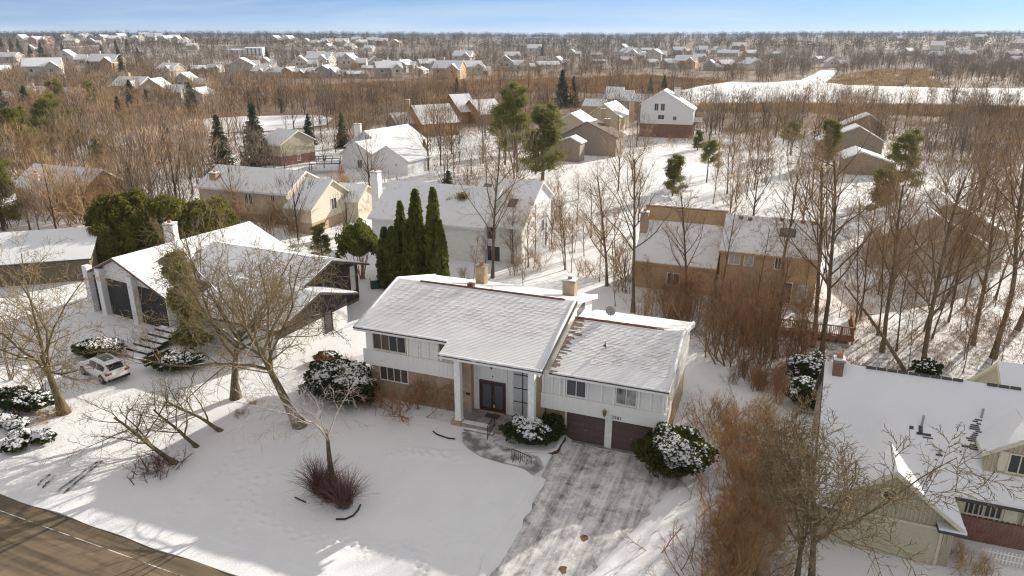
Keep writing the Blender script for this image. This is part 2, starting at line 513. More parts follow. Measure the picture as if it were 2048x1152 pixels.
for (px_, py_, r_, dp) in steps:
    si = (hs(px_, py_) - ls[0]) / st; di = (hd(px_, py_) - ld[0]) / st
    i0, i1, j0, j1 = int(max(0, di - 4)), int(min(len(ld), di + 5)), int(max(0, si - 4)), int(min(len(ls), si + 5))
    if i0 >= i1 or j0 >= j1: continue
    q = np.hypot(X[i0:i1, j0:j1] - px_, Y[i0:i1, j0:j1] - py_)
    Zl[i0:i1, j0:j1] -= dp * np.exp(-(q / r_) ** 2) - .3 * dp * np.exp(-((q - 2 * r_) / r_) ** 2)
Zl = Zl - 0.03 - 0.30 * sm(.55, 0, lawn_mask(X, Y))
V = np.stack([X, Y, Zl], -1).reshape(-1, 3); ny, nx = X.shape; idx = np.arange(ny * nx).reshape(ny, nx)
F = np.stack([idx[:-1, :-1], idx[:-1, 1:], idx[1:, 1:], idx[1:, :-1]], -1).reshape(-1, 4)
M['lawn_snow'] = snow_mat('lawn_snow', litter=(.34, .30, .26), lit_lo=.68, lit_hi=.76, lscale=9, bs=.30)
tag(link('lawn', np_mesh('lawn', V, F, M['lawn_snow'], smooth=True)), kind='structure')

def sheet(name, poly, z, mat, res=.5, follow=True, thick=None):
    """sheet over a plan polygon (list of xy), draped on the ground"""
    import bmesh
    bm = bmesh.new()
    vs = [bm.verts.new((p[0], p[1], 0)) for p in poly]
    f = bm.faces.new(vs)
    if f.normal.z < 0: f.normal_flip()
    f.normal_update()
    if f.normal.z < 0: bmesh.ops.reverse_faces(bm, faces=[f])
    xs = [p[0] for p in poly]; ys = [p[1] for p in poly]
    for ax, (lo, hi) in enumerate(((min(xs), max(xs)), (min(ys), max(ys)))):
        t = lo + res
        while t < hi:
            no = (1, 0, 0) if ax == 0 else (0, 1, 0); co = (t, 0, 0) if ax == 0 else (0, t, 0)
            bmesh.ops.bisect_plane(bm, geom=bm.verts[:] + bm.edges[:] + bm.faces[:], plane_co=co, plane_no=no)
            t += res
    for q in bm.verts: q.co.z = (hg(q.co.x, q.co.y) if follow else 0) + z
    me = bpy.data.meshes.new(name); bm.to_mesh(me); bm.free(); me.materials.append(mat)
    me.polygons.foreach_set('use_smooth', [True] * len(me.polygons))
    return tag(link(name, me), kind='structure')

# driveway: grey concrete under scraped, streaky snow
m, nt, b = mat0('snow_dusted_concrete')
ang = math.atan2((DLb - DLa)[1], (DLb - DLa)[0])
vv = coord(nt, (1, 1, 1), 'World', (0, 0, -ang))  # x runs down the drive
mp = nt.nodes.new('ShaderNodeMapping'); mp.inputs['Scale'].default_value = (.10, 1.9, 1); nt.links.new(vv, mp.inputs['Vector'])
s1 = noise(nt, mp.outputs[0], 1.5, 6, .68, .4); s2 = noise(nt, vv, 1.1, 6, .7, .6); s3 = noise(nt, vv, 7, 4, .65)
ad = nt.nodes.new('ShaderNodeMath'); ad.operation = 'ADD'; nt.links.new(s1, ad.inputs[0]); nt.links.new(s2, ad.inputs[1])
ad2 = nt.nodes.new('ShaderNodeMath'); ad2.operation = 'MULTIPLY_ADD'; nt.links.new(s3, ad2.inputs[0]); ad2.inputs[1].default_value = .35; nt.links.new(ad.outputs[0], ad2.inputs[2])
conc = ramp(nt, s2, [(.35, (.14, .14, .14)), (.65, (.26, .26, .255))])
sx = nt.nodes.new('ShaderNodeSeparateXYZ'); nt.links.new(vv, sx.inputs[0])
wob = nt.nodes.new('ShaderNodeMath'); wob.operation = 'MULTIPLY_ADD'; nt.links.new(s2, wob.inputs[0]); wob.inputs[1].default_value = .7; nt.links.new(sx.outputs['Y'], wob.inputs[2])
sn1 = nt.nodes.new('ShaderNodeMath'); sn1.operation = 'MULTIPLY'; nt.links.new(wob.outputs[0], sn1.inputs[0]); sn1.inputs[1].default_value = 4.1
sn2 = nt.nodes.new('ShaderNodeMath'); sn2.operation = 'SINE'; nt.links.new(sn1.outputs[0], sn2.inputs[0])
ad3 = nt.nodes.new('ShaderNodeMath'); ad3.operation = 'MULTIPLY_ADD'; nt.links.new(sn2.outputs[0], ad3.inputs[0]); ad3.inputs[1].default_value = .075; nt.links.new(ad2.outputs[0], ad3.inputs[2])
ad2 = ad3
mpn = nt.nodes.new('ShaderNodeMapRange'); mpn.inputs[1].default_value = .88; mpn.inputs[2].default_value = 1.35; nt.links.new(ad2.outputs[0], mpn.inputs[0])
col = mixc(nt, mpn.outputs[0], conc, (.74, .73, .73))
nt.links.new(col, b.inputs['Base Color']); b.inputs['Roughness'].default_value = .75
bump(nt, b, ad2.outputs[0], .3, .03)
M['drive'] = m
def along(a, b_, t): return a + (b_ - a) * t
pl = [HW(-.05, -.33), HW(-.05, -2.5), along(DLa, DLb, -.12), along(DLa, DLb, .5), along(DLa, DLb, 1.9), along(DRa, DRb, 1.9), along(DRa, DRb, .5), along(DRa, DRb, 0), HW(6.6, -.7), HW(6.2, -.33)]
sheet('driveway', [p[:2] for p in pl], .05, M['drive'])
# low scraped snow banks along both edges of the drive
def bank(name, A, B, t0, t1, w=.42, h=.16, seed=1):
    r = np.random.default_rng(seed); n = 70; d = (B - A) / np.linalg.norm(B - A); nr = np.array([-d[1], d[0], 0]); V = []; F = []
    for i in range(n + 1):
        c = A + (B - A) * (t0 + (t1 - t0) * i / n); zz = hg(c[0], c[1]); hh = h * (.35 + 1.1 * float(fbm(np.array([i * .23 + seed]), np.array([seed * 3.1]), 3, seed)[0])); ww = w * (.7 + .6 * float(vnoise(i * .31, seed, 2)))
        for k, (o_, z_) in enumerate(((-1, -.04), (-.6, .45), (-.15, 1.0), (.35, .7), (1, -.04))): p = c + nr * (o_ * ww + r.normal(0, .015)); V.append((p[0], p[1], zz + .04 + z_ * hh))
    for i in range(n):
        for k in range(4): F.append((i * 5 + k, i * 5 + k + 1, i * 5 + 5 + k + 1, i * 5 + 5 + k))
    tag(link(name, np_mesh(name, V, F, M['lawn_snow'], smooth=True)), kind='structure')
bank('snow_bank', DLa, DLb, .02, 1.9, seed=2); bank('snow_bank', DRa, DRb, .05, 1.9, .5, .2, seed=5)
# small wet puddles of bare dirt on the sunny part
M['mud'] = noisy('wet_brown_leaves', (.10, .055, .025), (.20, .12, .06), 12, .6)
def blob(u, v, rx, ry, n=14, seed=1):
    r = random.Random(seed); c = ground_at(u, v); out = []
    for k in range(n):
        a_ = 2 * math.pi * k / n; q = r.uniform(.7, 1.15)
        out.append((c[0] + math.cos(a_) * rx * q, c[1] + math.sin(a_) * ry * q))
    return out
for k, (u, v) in enumerate([(1168, 1077), (1126, 1141)]):
    o = sheet('dirt_patch', blob(u, v, .22, .30, seed=k), .062, M['mud'], 2)
# front walk
M['walk'] = noisy('damp_walk_concrete', (.20, .20, .20), (.70, .70, .71), 1.1, .8, .1, kind='World', lo=.40, hi=.60)
wk = [(924, 866), (960, 862), (992, 868), (1000, 880), (985, 884), (1002, 893), (1040, 905), (1075, 915), (1090, 935), (1068, 952), (1040, 935), (1000, 925), (960, 913), (935, 896), (925, 884)]
sheet('front_walk', [ground_at(u, v)[:2] for u, v in wk], .075, M['walk'], .5)
# street and kerb
m, nt, b = mat0('worn_asphalt')
v = coord(nt, (1, 1, 1), 'World')
a1 = noise(nt, v, .35, 5, .6); a2 = noise(nt, v, 30, 3, .7); a3 = noise(nt, v, 1.5, 6, .7)
col = ramp(nt, a1, [(.3, (.105, .078, .048)), (.7, (.19, .145, .09))])
col = mixc(nt, ramp(nt, a3, [(.62, 0.0), (.80, .55)]), col, (.55, .52, .47))
col = mixc(nt, .5, col, ramp(nt, a2, [(.3, (.09, .07, .045)), (.7, (.26, .20, .13))]), 'MIX')
nt.links.new(col, b.inputs['Base Color']); b.inputs['Roughness'].default_value = .8; bump(nt, b, a2, .3, .02)
vr = coord(nt, (1, 1, 1), 'World', (0, 0, -math.atan2(RD[1], RD[0]))); mr = nt.nodes.new('ShaderNodeMapping'); mr.inputs['Scale'].default_value = (.06, 1.4, 1); nt.links.new(vr, mr.inputs['Vector'])
a4 = noise(nt, mr.outputs[0], 1.6, 5, .6)
col = mixc(nt, 1.0, col, ramp(nt, a4, [(.35, (.55, .55, .55)), (.65, (1.25, 1.22, 1.18))]), 'MULTIPLY'); nt.links.new(col, b.inputs['Base Color'])
M['asphalt'] = m
rd = [RA - RD * 60 + RN * .02, RA + RD * 70 + RN * .02, RA + RD * 70 + RN * 9, RA - RD * 60 + RN * 9]
sheet('street', [p[:2] for p in rd], -.10, M['asphalt'], 2.0, follow=False)
mb = MB()
for i in range(130):
    t0, t1 = -60 + i, -59 + i
    p0, p1 = RA + RD * t0, RA + RD * t1
    za = lambda p: hg(*(p - RN * 2.0)[:2]) + .03 + (.03 * math.sin(p[0] * 1.3) * math.sin(p[1] * .7))
    a, bq = za(p0), za(p1)
    w0, w1 = .05 + .09 * math.sin(t0 * .9) * math.sin(t0 * .37), .05 + .09 * math.sin(t1 * .9) * math.sin(t1 * .37)
    mb.hexa([p0 - RN * 1.7 + [0, 0, -.3], p1 - RN * 1.7 + [0, 0, -.3], p1 + RN * w1 + [0, 0, -.3], p0 + RN * w0 + [0, 0, -.3]],
            [p0 - RN * 1.7 + [0, 0, a - .04], p1 - RN * 1.7 + [0, 0, bq - .04], p1 + RN * w1 + [0, 0, bq - .10], p0 + RN * w0 + [0, 0, a - .10]])
tag(part('kerb', mb, M['snow']), kind='structure')
# narrow salt and snow seam along the gutter joint
M['salt'] = noisy('salt_and_snow_seam', (.14, .105, .065), (.62, .60, .56), 1.3, .8, kind='World', lo=.42, hi=.55)
sheet('street_line', [p[:2] for p in (RA - RD * 60 + RN * 1.05, RA + RD * 70 + RN * 1.05, RA + RD * 70 + RN * 1.12, RA - RD * 60 + RN * 1.09)], -.094, M['salt'], 2.0, follow=False)
# bare tyre tracks on the next drive
M['wet'] = noisy('wet_dark_pavement', (.05, .05, .052), (.55, .55, .56), 2.2, .6, kind='World', lo=.42, hi=.62)
for (a_, b_) in [((120, 1000), (205, 923)), ((108, 995), (195, 925)), ((85, 978), (112, 952)), ((74, 975), (100, 950)), ((250, 905), (330, 852))]:
    A, B = ground_at(*a_), ground_at(*b_); d_ = (B - A) / np.linalg.norm(B - A); n_ = np.array([-d_[1], d_[0], 0]) * .10
    pts = []; ts = np.linspace(0, 1, 14)
    for t in ts: pts.append((A + (B - A) * t + n_ * rnd.uniform(.2, 1.1))[:2])
    for t in ts[::-1]: pts.append((A + (B - A) * t - n_ * rnd.uniform(.2, 1.1))[:2])
    sheet('tyre_track', pts, .06, M['wet'], 1.0)
# frozen lake and pond
lake = [(1270, 209), (1330, 190), (1400, 173), (1460, 164), (1530, 166), (1600, 161), (1628, 149), (1640, 141.5), (1676, 141), (1662, 157), (1652, 166), (1700, 171), (1800, 174), (1900, 177), (2048, 178), (2400, 178), (2400, 222), (2048, 220), (1900, 215), (1700, 212), (1560, 210), (1400, 213), (1300, 213)]
M['ice_snow'] = snow_mat('snow_on_ice', bs=.15)
sheet('frozen_lake', [G(u, v)[:2] for u, v in lake], .24, M['ice_snow'], 400, follow=False)
pond = [(330, 262), (380, 241), (480, 234), (640, 231), (668, 238), (650, 252), (560, 262), (430, 268)]
sheet('frozen_pond', [G(u, v)[:2] for u, v in pond], .24, M['ice_snow'], 400, follow=False)
# ------------------------------------------------------------------ main house (local x along the front, y into depth)
HR = -HA
house = thing('split_level_house', 'white sided split level house with tan brick, tall columns and brown double garage', 'house', HO, HR)
def hpart(name, mb, mats, parent=None, smooth=False): return part(name, mb, mats, parent or house, smooth)
GX0, GX1 = -1.65, 6.30
# lower walls
mb = MB(); mb.box(-14.75, -7.5, .0, 9.9, -.4, 3.22); mb.box(-7.5, -6.82, 0, 9.9, -.4, 5.6); mb.box(-2.22, GX0, 0, 9.9, -.4, 5.4)
mb.box(GX0, -.12, .0, 9.2, -.4, 2.36)
mb.box(6.02, 6.27, .0, 9.2, -.4, 2.36); mb.box(-.12, 6.02, 8.9, 9.2, -.4, 2.36)
hpart('brick_wall', mb, M['brick'])
# upper walls with gables
def gable_wall(mb, x0, x1, y0, y1, z0, yr, zr, slope, t=.0):
    zf = zr - slope * (yr - y0); zb = zr - slope * (y1 - yr)
    a = [(x0, y0, z0), (x0, y1, z0), (x0, y1, zb), (x0, yr, zr), (x0, y0, zf)]
    bq = [(x1, y, z) for (_, y, z) in a]
    mb.hexa(a, bq)
mb = MB()
gable_wall(mb, -14.8, -7.5, -.25, 11.2, 3.2, 5.57, 7.45, .27)
gable_wall(mb, -7.5, -1.42, .75, 11.2, 3.2, 5.57, 7.45, .27)
hpart('upper_wall', mb, M['white'])
mb = MB(); gable_wall(mb, GX0 - .0, GX1, -.25, 10.5, 2.34, 5.18, 6.39, .267)
hpart('garage_upper_wall', mb, M['gable_white'])
# entry wall
mb = MB(); mb.box(-6.82, -2.22, .55, .74, .6, 5.2); hpart('entry_wall', mb, M['white'])
mb = MB(); mb.box(-6.82, -6.62, .45, .55, .75, 5.1); mb.box(-6.52, -6.42, .47, .55, .75, 5.1); mb.box(-4.46, -4.36, .47, .55, .75, 5.1); mb.box(-4.06, -3.94, .45, .55, .75, 5.1)
hpart('entry_trim', mb, M['trim'])
# cantilevered board bands
mb = MB(); mb.box(-15.0, -7.45, -.40, -.25, 3.2, 4.34); b_left = hpart('board_band', mb, M['white'])
mb = MB(); mb.box(GX0 - .02, GX1 + .02, -.40, -.25, 2.30, 3.36); b_gar = hpart('board_band', mb, M['white'])
mb = MB(); mb.box(GX1 - .2, GX1 + .14, -.38, 1.6, 2.30, 3.3); hpart('corner_band', mb, M['white'])
def battens(x0, x1, step, y, z0, z1, w, dp, mat, parent=None):
    mb = MB(); mb.box(-w / 2, w / 2, -dp, 0, z0, z1); me = mb.mesh('batten', mat); x = x0
    while x <= x1 + 1e-6:
        o = link('batten', me, parent or house, (x, y, 0)); x += step
battens(-14.95, -7.5, .1985, -.40, 3.205, 4.33, .035, .022, M['trim'], b_left)
battens(GX0 + .05, GX1 - .02, .1985, -.40, 2.305, 3.35, .035, .022, M['trim'], b_gar)
battens(-6.35, -4.5, .185, .55, 3.12, 5.1, .03, .02, M['trim'])
battens(-4.32, -4.1, .105, .55, .8, 5.1, .03, .02, M['trim'])
# wide boards and fine battens of the upper storey
for xs, z0, z1 in (((-11.45, -10.65, -10.5, -9.85, -9.15), 4.36, 5.80), ((-1.55, -.95, -.42, 1.42, 2.32, 3.12, 4.68, 5.42, 6.2), 3.38, 4.86), ((-.12,), 3.38, 4.86)):
    for x in xs: battens(x, x, 1, -.25, z0, z1, .12, .10, M['trim'])
for a_, b_, z0, z1 in ((-11.35, -9.2, 4.36, 5.8), (-1.45, -.2, 3.38, 4.86), (1.55, 3.05, 3.38, 4.86), (4.8, 6.15, 3.38, 4.86)):
    battens(a_, b_, .165, -.25, z0, z1, .022, .02, M['trim'])
# windows
def window(x0, x1, z0, z1, y, cols, rows=1, depth=.10, fr=.06, bar=.045, frame='trim', glass='glass', curtain=False, parent=None, barmat=None):
    mb = MB()
    mb.box(x0 - fr, x1 + fr, y - depth, y - .002, z0 - fr, z0); mb.box(x0 - fr, x1 + fr, y - depth, y - .002, z1, z1 + fr)
    mb.box(x0 - fr, x0, y - depth, y - .002, z0, z1); mb.box(x1, x1 + fr, y - depth, y - .002, z0, z1)
    w = hpart('window', mb, M[frame], parent)
    mbb = MB()
    for c in range(1, cols): xc = x0 + (x1 - x0) * c / cols; mbb.box(xc - bar / 2, xc + bar / 2, y - depth * .8, y - .03, z0, z1)
    for r in range(1, rows): zc = z0 + (z1 - z0) * r / rows; mbb.box(x0, x1, y - depth * .75, y - .031, zc - bar / 2, zc + bar / 2)
    if mbb.f: part('glazing_bar', mbb, M[barmat or frame], w)
    for c in range(cols):
        for r in range(rows):
            mbp = MB(); xa = x0 + (x1 - x0) * c / cols; xb = x0 + (x1 - x0) * (c + 1) / cols; za = z0 + (z1 - z0) * r / rows; zb = z0 + (z1 - z0) * (r + 1) / rows
            mbp.box(xa, xb, y - .03, y - .004, za, zb)
            part('pane', mbp, M[curtain[c] if isinstance(curtain, (list, tuple)) else glass], w)
    return w
M['glass_warm'], _nt, _b = mat0('window_glass_painted_warm_reflection')
_b.inputs['Base Color'].default_value = (.10, .075, .055, 1); _b.inputs['Roughness'].default_value = .08  # warm reflection is put into the base colour of these panes
M['glass_grey'], _nt, _b = mat0('window_glass_behind_screen')
_b.inputs['Base Color'].default_value = (.075, .08, .088, 1); _b.inputs['Roughness'].default_value = .35
window(-14.15, -11.62, 4.50, 5.70, -.25, 4, frame='cream', curtain=['glass_warm', 'glass_warm', 'glass', 'glass'])
window(-8.98, -7.62, 4.50, 5.70, -.25, 2, frame='cream', curtain=['glass_warm', 'glass'])
window(-13.9, -11.7, 2.02, 3.14, 0, 4, frame='trim', curtain=['glass_warm'] * 4)
window(.06, 1.27, 3.50, 4.70, -.25, 2, frame='trim', curtain=['glass_grey', 'glass_grey'])
M['lace'] = noisy('lace_curtain', (.10, .10, .10), (.42, .41, .38), 1.6, .8, stretch=(1.5, 1.5, 1))
window(3.28, 4.50, 3.50, 4.70, -.25, 2, frame='trim', curtain=['lace', 'lace'])
window(-3.90, -2.62, .86, 4.9, .55, 2, 4, frame='trim', curtain=['curtain', 'curtain'], barmat='dark_edge', bar=.05)
# small slit windows on the garage gable
for y in (1.1, 2.0):
    mb = MB(); mb.box(GX1 + .0, GX1 + .10, y - .06, y + .06, 2.4, 4.9); hpart('gable_batten', mb, M['trim'])
mb = MB(); mb.box(-1.42, -1.38, 7.0, 8.9, 5.9, 6.5); hpart('gable_panel', mb, M['glass_grey'])
# front doors
mb = MB(); mb.box(-6.40, -6.30, .40, .55, .75, 3.05); mb.box(-4.56, -4.46, .40, .55, .75, 3.05); mb.box(-6.30, -4.56, .40, .55, 2.95, 3.05)
dfr = hpart('door_frame', mb, M['door_maroon'])
for x0, x1 in ((-6.29, -5.44), (-5.42, -4.57)):
    mb = MB(); mb.box(x0, x0 + .11, .44, .53, .78, 2.94); mb.box(x1 - .11, x1, .44, .53, .78, 2.94); mb.box(x0 + .11, x1 - .11, .44, .53, .78, 1.02); mb.box(x0 + .11, x1 - .11, .44, .53, 2.80, 2.94)
    d_ = hpart('front_door', mb, M['door_maroon'])
    mb = MB(); mb.box(x0 + .11, x1 - .11, .47, .52, 1.02, 2.80); part('door_panel', mb, M['glass_grey'], d_)
    mb = MB(); xh = x1 - .06 if x1 < -5 else x0 + .06; mb.box(xh - .015, xh + .015, .38, .44, 1.75, 2.05); part('handle', mb, M['brass'], d_)
mb = MB(); mb.box(-5.36, -5.22, .36, .42, 1.12, 1.36); lock = hpart('lock_box', mb, plain('yellow_lock_box', (.45, .33, .06), .4))
mb = MB(); mb.tube([(-5.29, .39, 1.36), (-5.29, .39, 1.62)], .02, 6); part('shackle', mb, M['iron'], lock)
mb = MB(); mb.box(-6.38, -4.48, .35, .56, .70, .78); hpart('door_sill', mb, M['brick'])
mb = MB(); mb.box(-7.2, -6.9, -.03, 0, 1.95, 2.15); hpart('mail_box', mb, M['iron'])
def lantern(x, y, z, s=1.0):
    mb = MB()
    for a_, b_, r0, r1 in ((0, .10, .03, .09), (.10, .36, .10, .13), (.36, .48, .15, .03)):
        mb.tube([(0, 0, a_ * s), (0, 0, b_ * s)], [r0 * s, r1 * s], 8)
    mb.tube([(0, 0, .48 * s), (0, 0, .60 * s)], [.02 * s, .008 * s], 6); mb.tube([(0, 0, -.10 * s), (0, 0, 0)], [.008 * s, .03 * s], 6)
    mb.box(-.03 * s, .03 * s, 0, .16 * s, .2 * s, .26 * s)
    o = hpart('wall_lantern', mb, M['brass']); o.location = (x, y, z); return o
lantern(-5.47, .36, 4.05, 1.0); lantern(2.62, -.56, 2.55, .95)
mb = MB(); mb.tube([(-5.44, .5, 3.42), (-5.44, .56, 3.42)], .05, 8); hpart('door_bell_light', mb, M['dark_edge'])
# house number 3261
for i, ch in enumerate('3261'):
    cu = bpy.data.curves.new('digit', 'FONT'); cu.body = ch; cu.size = .30; cu.extrude = .012; cu.align_x = 'CENTER'
    cu.materials.append(M['iron'])
    tmp = bpy.data.objects.new('digit_curve', cu); dm = bpy.data.meshes.new_from_object(tmp); bpy.data.objects.remove(tmp)
    link('digit', dm, house, (3.14 + i * .165, -.425, 2.44), (math.radians(90), 0, 0))
# garage doors
for x0, x1 in ((0.0, 2.58), (3.04, 5.62)):
    g = None
    for r in range(4):
        z0 = .02 + r * .51
        mb = MB(); mb.box(x0, x1, .06, .12, z0, z0 + .495)
        n = 4; w = (x1 - x0) / n
        for k in range(n):
            mb.box(x0 + k * w + .08, x0 + (k + 1) * w - .08, .045, .06, z0 + .09, z0 + .40)
        o = part('door_section', mb, M['garage_door'])
        if g is None: g = thing('garage_door', None, None); g.parent = house
        o.parent = g
    mb = MB(); mb.box((x0 + x1) / 2 - .05, (x0 + x1) / 2 + .05, .0, .045, .95, 1.0); part('handle', mb, M['metal_grey'], g)
mb = MB(); mb.box(2.58, 3.04, -.05, .3, -.1, 2.30); mb.box(-.12, 0.0, -.03, .3, -.1, 2.30); mb.box(5.62, 6.0, -.03, .3, -.1, 2.30); mb.box(0, 5.62, .02, .3, 2.07, 2.30)
hpart('garage_jamb', mb, M['trim'])
mb = MB(); mb.box(-.1, 6.0, -.2, .5, -.1, .03); hpart('garage_threshold', mb, M['concrete'])
# porch
mb = MB(); mb.box(-7.6, -1.75, -1.62, .6, 0, .72); hpart('porch_slab', mb, M['concrete'])
mb = MB(); mb.box(-7.62, -1.73, -1.66, -1.60, -.1, .66); mb.box(-7.55, -6.85, -1.75, -1.05, -.1, .80); mb.box(-2.35, -1.60, -1.75, -1.05, -.1, .80); hpart('porch_plinth', mb, M['brick'])
mb = MB(); mb.box(-7.0, -4.9, -1.63, -1.2, .722, .75); hpart('porch_snow', mb, M['snow_thin'])
mb = MB(); mb.box(-5.75, -4.75, -.35, .2, .722, .745); tag(part('door_mat', mb, plain('dark_grey_mat', (.06, .06, .055), .9), None), 'dark grey door mat lying on the porch before the double doors', 'mat')
bpy.data.objects['door_mat'].location = tuple(HO); bpy.data.objects['door_mat'].rotation_euler = (0, 0, HR)
for x in (-7.13, -1.95):
    mb = MB(); mb.box(x - .21, x + .21, -1.56, -1.14, .79, 5.42); mb.box(x - .25, x + .25, -1.60, -1.10, .79, .90); mb.box(x - .24, x + .24, -1.59, -1.11, 5.2, 5.42)
    hpart('column', mb, M['column'])
mb = MB(); mb.box(-6.45, -4.35, -2.15, -1.66, 0, .60); hpart('porch_step', mb, M['concrete'])
mb = MB(); mb.box(-6.4, -4.4, -2.12, -1.9, .602, .64); hpart('step_snow', mb, M['snow_thin'])
# ---- roofs
def slope_pt(x, y, prof): return (x, y, np.interp(y, [p[0] for p in prof], [p[1] for p in prof]))
def roof_slab(mb, x0, x1, prof, th=.22):
    top = [(y, z) for y, z in prof]; bot = [(y, z - th) for y, z in prof]
    a = [(x0, y, z) for y, z in bot] + [(x0, y, z) for y, z in top[::-1]]
    mb.hexa(a, [(x1, y, z) for _, y, z in a])
ME, MR, MBK = (-.65, 6.0), (5.57, 7.68), (11.79, 6.0)
PE = (-2.01, 5.634)
RX0, RX1 = -15.5, -1.1
mb = MB(); roof_slab(mb, RX0, -8.2, [ME, MR]); roof_slab(mb, -8.2, RX1, [PE, MR]); roof_slab(mb, RX0, RX1, [MR, MBK])
roof_m = hpart('roof', mb, M['trim'])
GE, GR, GB = (-.78, 5.03), (5.18, 6.62), (11.14, 5.03)
mb = MB(); roof_slab(mb, RX1 + .02, 6.55, [GE, GR]); roof_slab(mb, RX1 + .02, 6.55, [GR, GB])
roof_g = hpart('garage_roof', mb, M['trim'])
def drip(x0, x1, y, z, par):
    mb = MB(); mb.box(x0 - .02, x1 + .02, y - .05, y + .02, z - .045, z + .03); part('drip_edge', mb, M['dark_edge'], par)
drip(RX0, -8.22, *ME, roof_m); drip(-8.22, RX1, *PE, roof_m); drip(RX1 + .1, 6.55, *GE, roof_g)
mb = MB(); mb.hexa([(RX1 + .0, PE[0], PE[1] - .20), (RX1 + .06, PE[0], PE[1] - .20), (RX1 + .06, MR[0], MR[1] - .20), (RX1, MR[0], MR[1] - .20)], [(RX1 + .0, PE[0], PE[1] + .04), (RX1 + .06, PE[0], PE[1] + .04), (RX1 + .06, MR[0], MR[1] + .04), (RX1, MR[0], MR[1] + .04)])
part('rake_board', mb, M['dark_edge'], roof_m)

def shingled_snow(name, x0, x1, ye, ze, yr, zr, par, amp, mask, brown, course=.145, tab=.33, seed=3, base=.05):
    """snow lying over shingle courses: each tab a slightly tilted quad with its butt showing"""
    r = np.random.default_rng(seed)
    Ls = math.hypot(yr - ye, zr - ze); n = int(Ls / course); c = Ls / n; nt_ = int((x1 - x0) / tab) + 1
    uy, uz = (yr - ye) / Ls, (zr - ze) / Ls; nyv, nzv = -uz, uy
    if nzv < 0: nyv, nzv = -nyv, -nzv
    V = []; F = []; mi = []
    def pt(x, t, h): return (x, ye + uy * t + nyv * h, ze + uz * t + nzv * h)
    for i in range(n):
        off = r.uniform(0, tab); xs = [x0] + [x0 + off + tab * j for j in range(nt_) if x0 + .05 < x0 + off + tab * j < x1 - .05] + [x1]
        for a, b in zip(xs, xs[1:]):
            xm = (a + b) / 2; tm = (i + .5) * c
            k = mask(xm, tm / Ls) * (.25 + 1.1 * float(fbm(np.array([xm * .55 + seed]), np.array([tm * .8]), 3, seed)[0])); h = base + amp * k * r.uniform(.35, 1.5) + .012 * vnoise(xm * 1.3, tm * 1.3, 5)
            g = .008 * k
            i0 = len(V); t0 = i * c; t1 = (i + 1) * c
            V += [pt(a, t0, h), pt(b - g, t0, h + r.uniform(-.002, .002) * k), pt(b - g, t1 + .01, base - .002), pt(a, t1 + .01, base - .002), pt(a, t0, 0), pt(b - g, t0, 0)]
            br = brown(xm, tm / Ls, r.random())
            F += [(i0, i0 + 1, i0 + 2, i0 + 3), (i0 + 4, i0 + 5, i0 + 1, i0)]
            mi += [1 if br else 0, 1 if (br or (k > .3 and r.random() < k * .75)) else 0]
    i0 = len(V)
    for x in (x0, x1):
        q = len(V); V += [pt(x, 0, 0), pt(x, Ls, 0), pt(x, Ls, base), pt(x, 0, base + amp * .6)]; F += [(q, q + 1, q + 2, q + 3)]; mi += [0]
    me = np_mesh(name, V, F, [M['snow_shingle'], M['shingle_cold']], mi=mi)
    return tag(link(name, me, par), kind='stuff')
m, nt, b = mat0('snow_over_shingles')
v = coord(nt); n1 = noise(nt, v, .5, 4); n2 = noise(nt, coord(nt, (1, 2.5, 1)), 5, 5, .7); n3 = noise(nt, v, 14, 3, .6)
col = ramp(nt, n1, [(.3, (.74, .75, .77)), (.7, (.82, .83, .84))])
col = mixc(nt, ramp(nt, n2, [(.62, 0.0), (.85, .30)]), col, (.45, .44, .45))
nt.links.new(col, b.inputs['Base Color']); b.inputs['Roughness'].default_value = .7; bump(nt, b, n3, .25, .03)
M['snow_shingle'] = m
M['shingle_cold'] = noisy('bare_brown_shingle', (.20, .14, .12), (.34, .26, .23), 7, .9)
def mask_m(x, t): return sm(.16, .36, t + .07 * math.sin(x * .9) * (1 - t)) * sm(RX0 + .1, RX0 + 1.0, x) * sm(RX1 - .1, RX1 - .7, x)
def brown_m(x, t, q): return t > .975 and -13.2 < x < -1.9 and q < .9
shingled_snow('snow_cover', RX0, -8.2, *ME, *MR, roof_m, .009, mask_m, brown_m, tab=.8, seed=3)
def mask_p(x, t): return sm(.30, .46, t) * sm(RX1 - .1, RX1 - .7, x)
shingled_snow('snow_cover', -8.2, RX1, *PE, *MR, roof_m, .009, mask_p, brown_m, tab=.8, seed=4)
shingled_snow('snow_cover', RX0, RX1, *MBK, *MR, roof_m, .004, lambda x, t: .2, lambda x, t, q: t > .95 and q < .5 and -11 < x < -2.5, seed=5)
def mask_g(x, t): return sm(.20, .32, t + .05 * math.sin(x * 1.3)) * sm(6.5, 5.9, x)
def brown_g(x, t, q): return (x < RX1 + .30 + .25 * t and q < .95) or (x < RX1 + .6 + .3 * t and q < .35) or (t > .972 and x < 4.9 and q < .95)
shingled_snow('snow_cover', RX1 + .06, 6.55, *GE, *GR, roof_g, .013, mask_g, brown_g, tab=.6, seed=6)
shingled_snow('snow_cover', RX1 + .06, 6.55, *GB, *GR, roof_g, .006, lambda x, t: .3, lambda x, t, q: t > .90 and q < .8 and x < 5.4, seed=7)
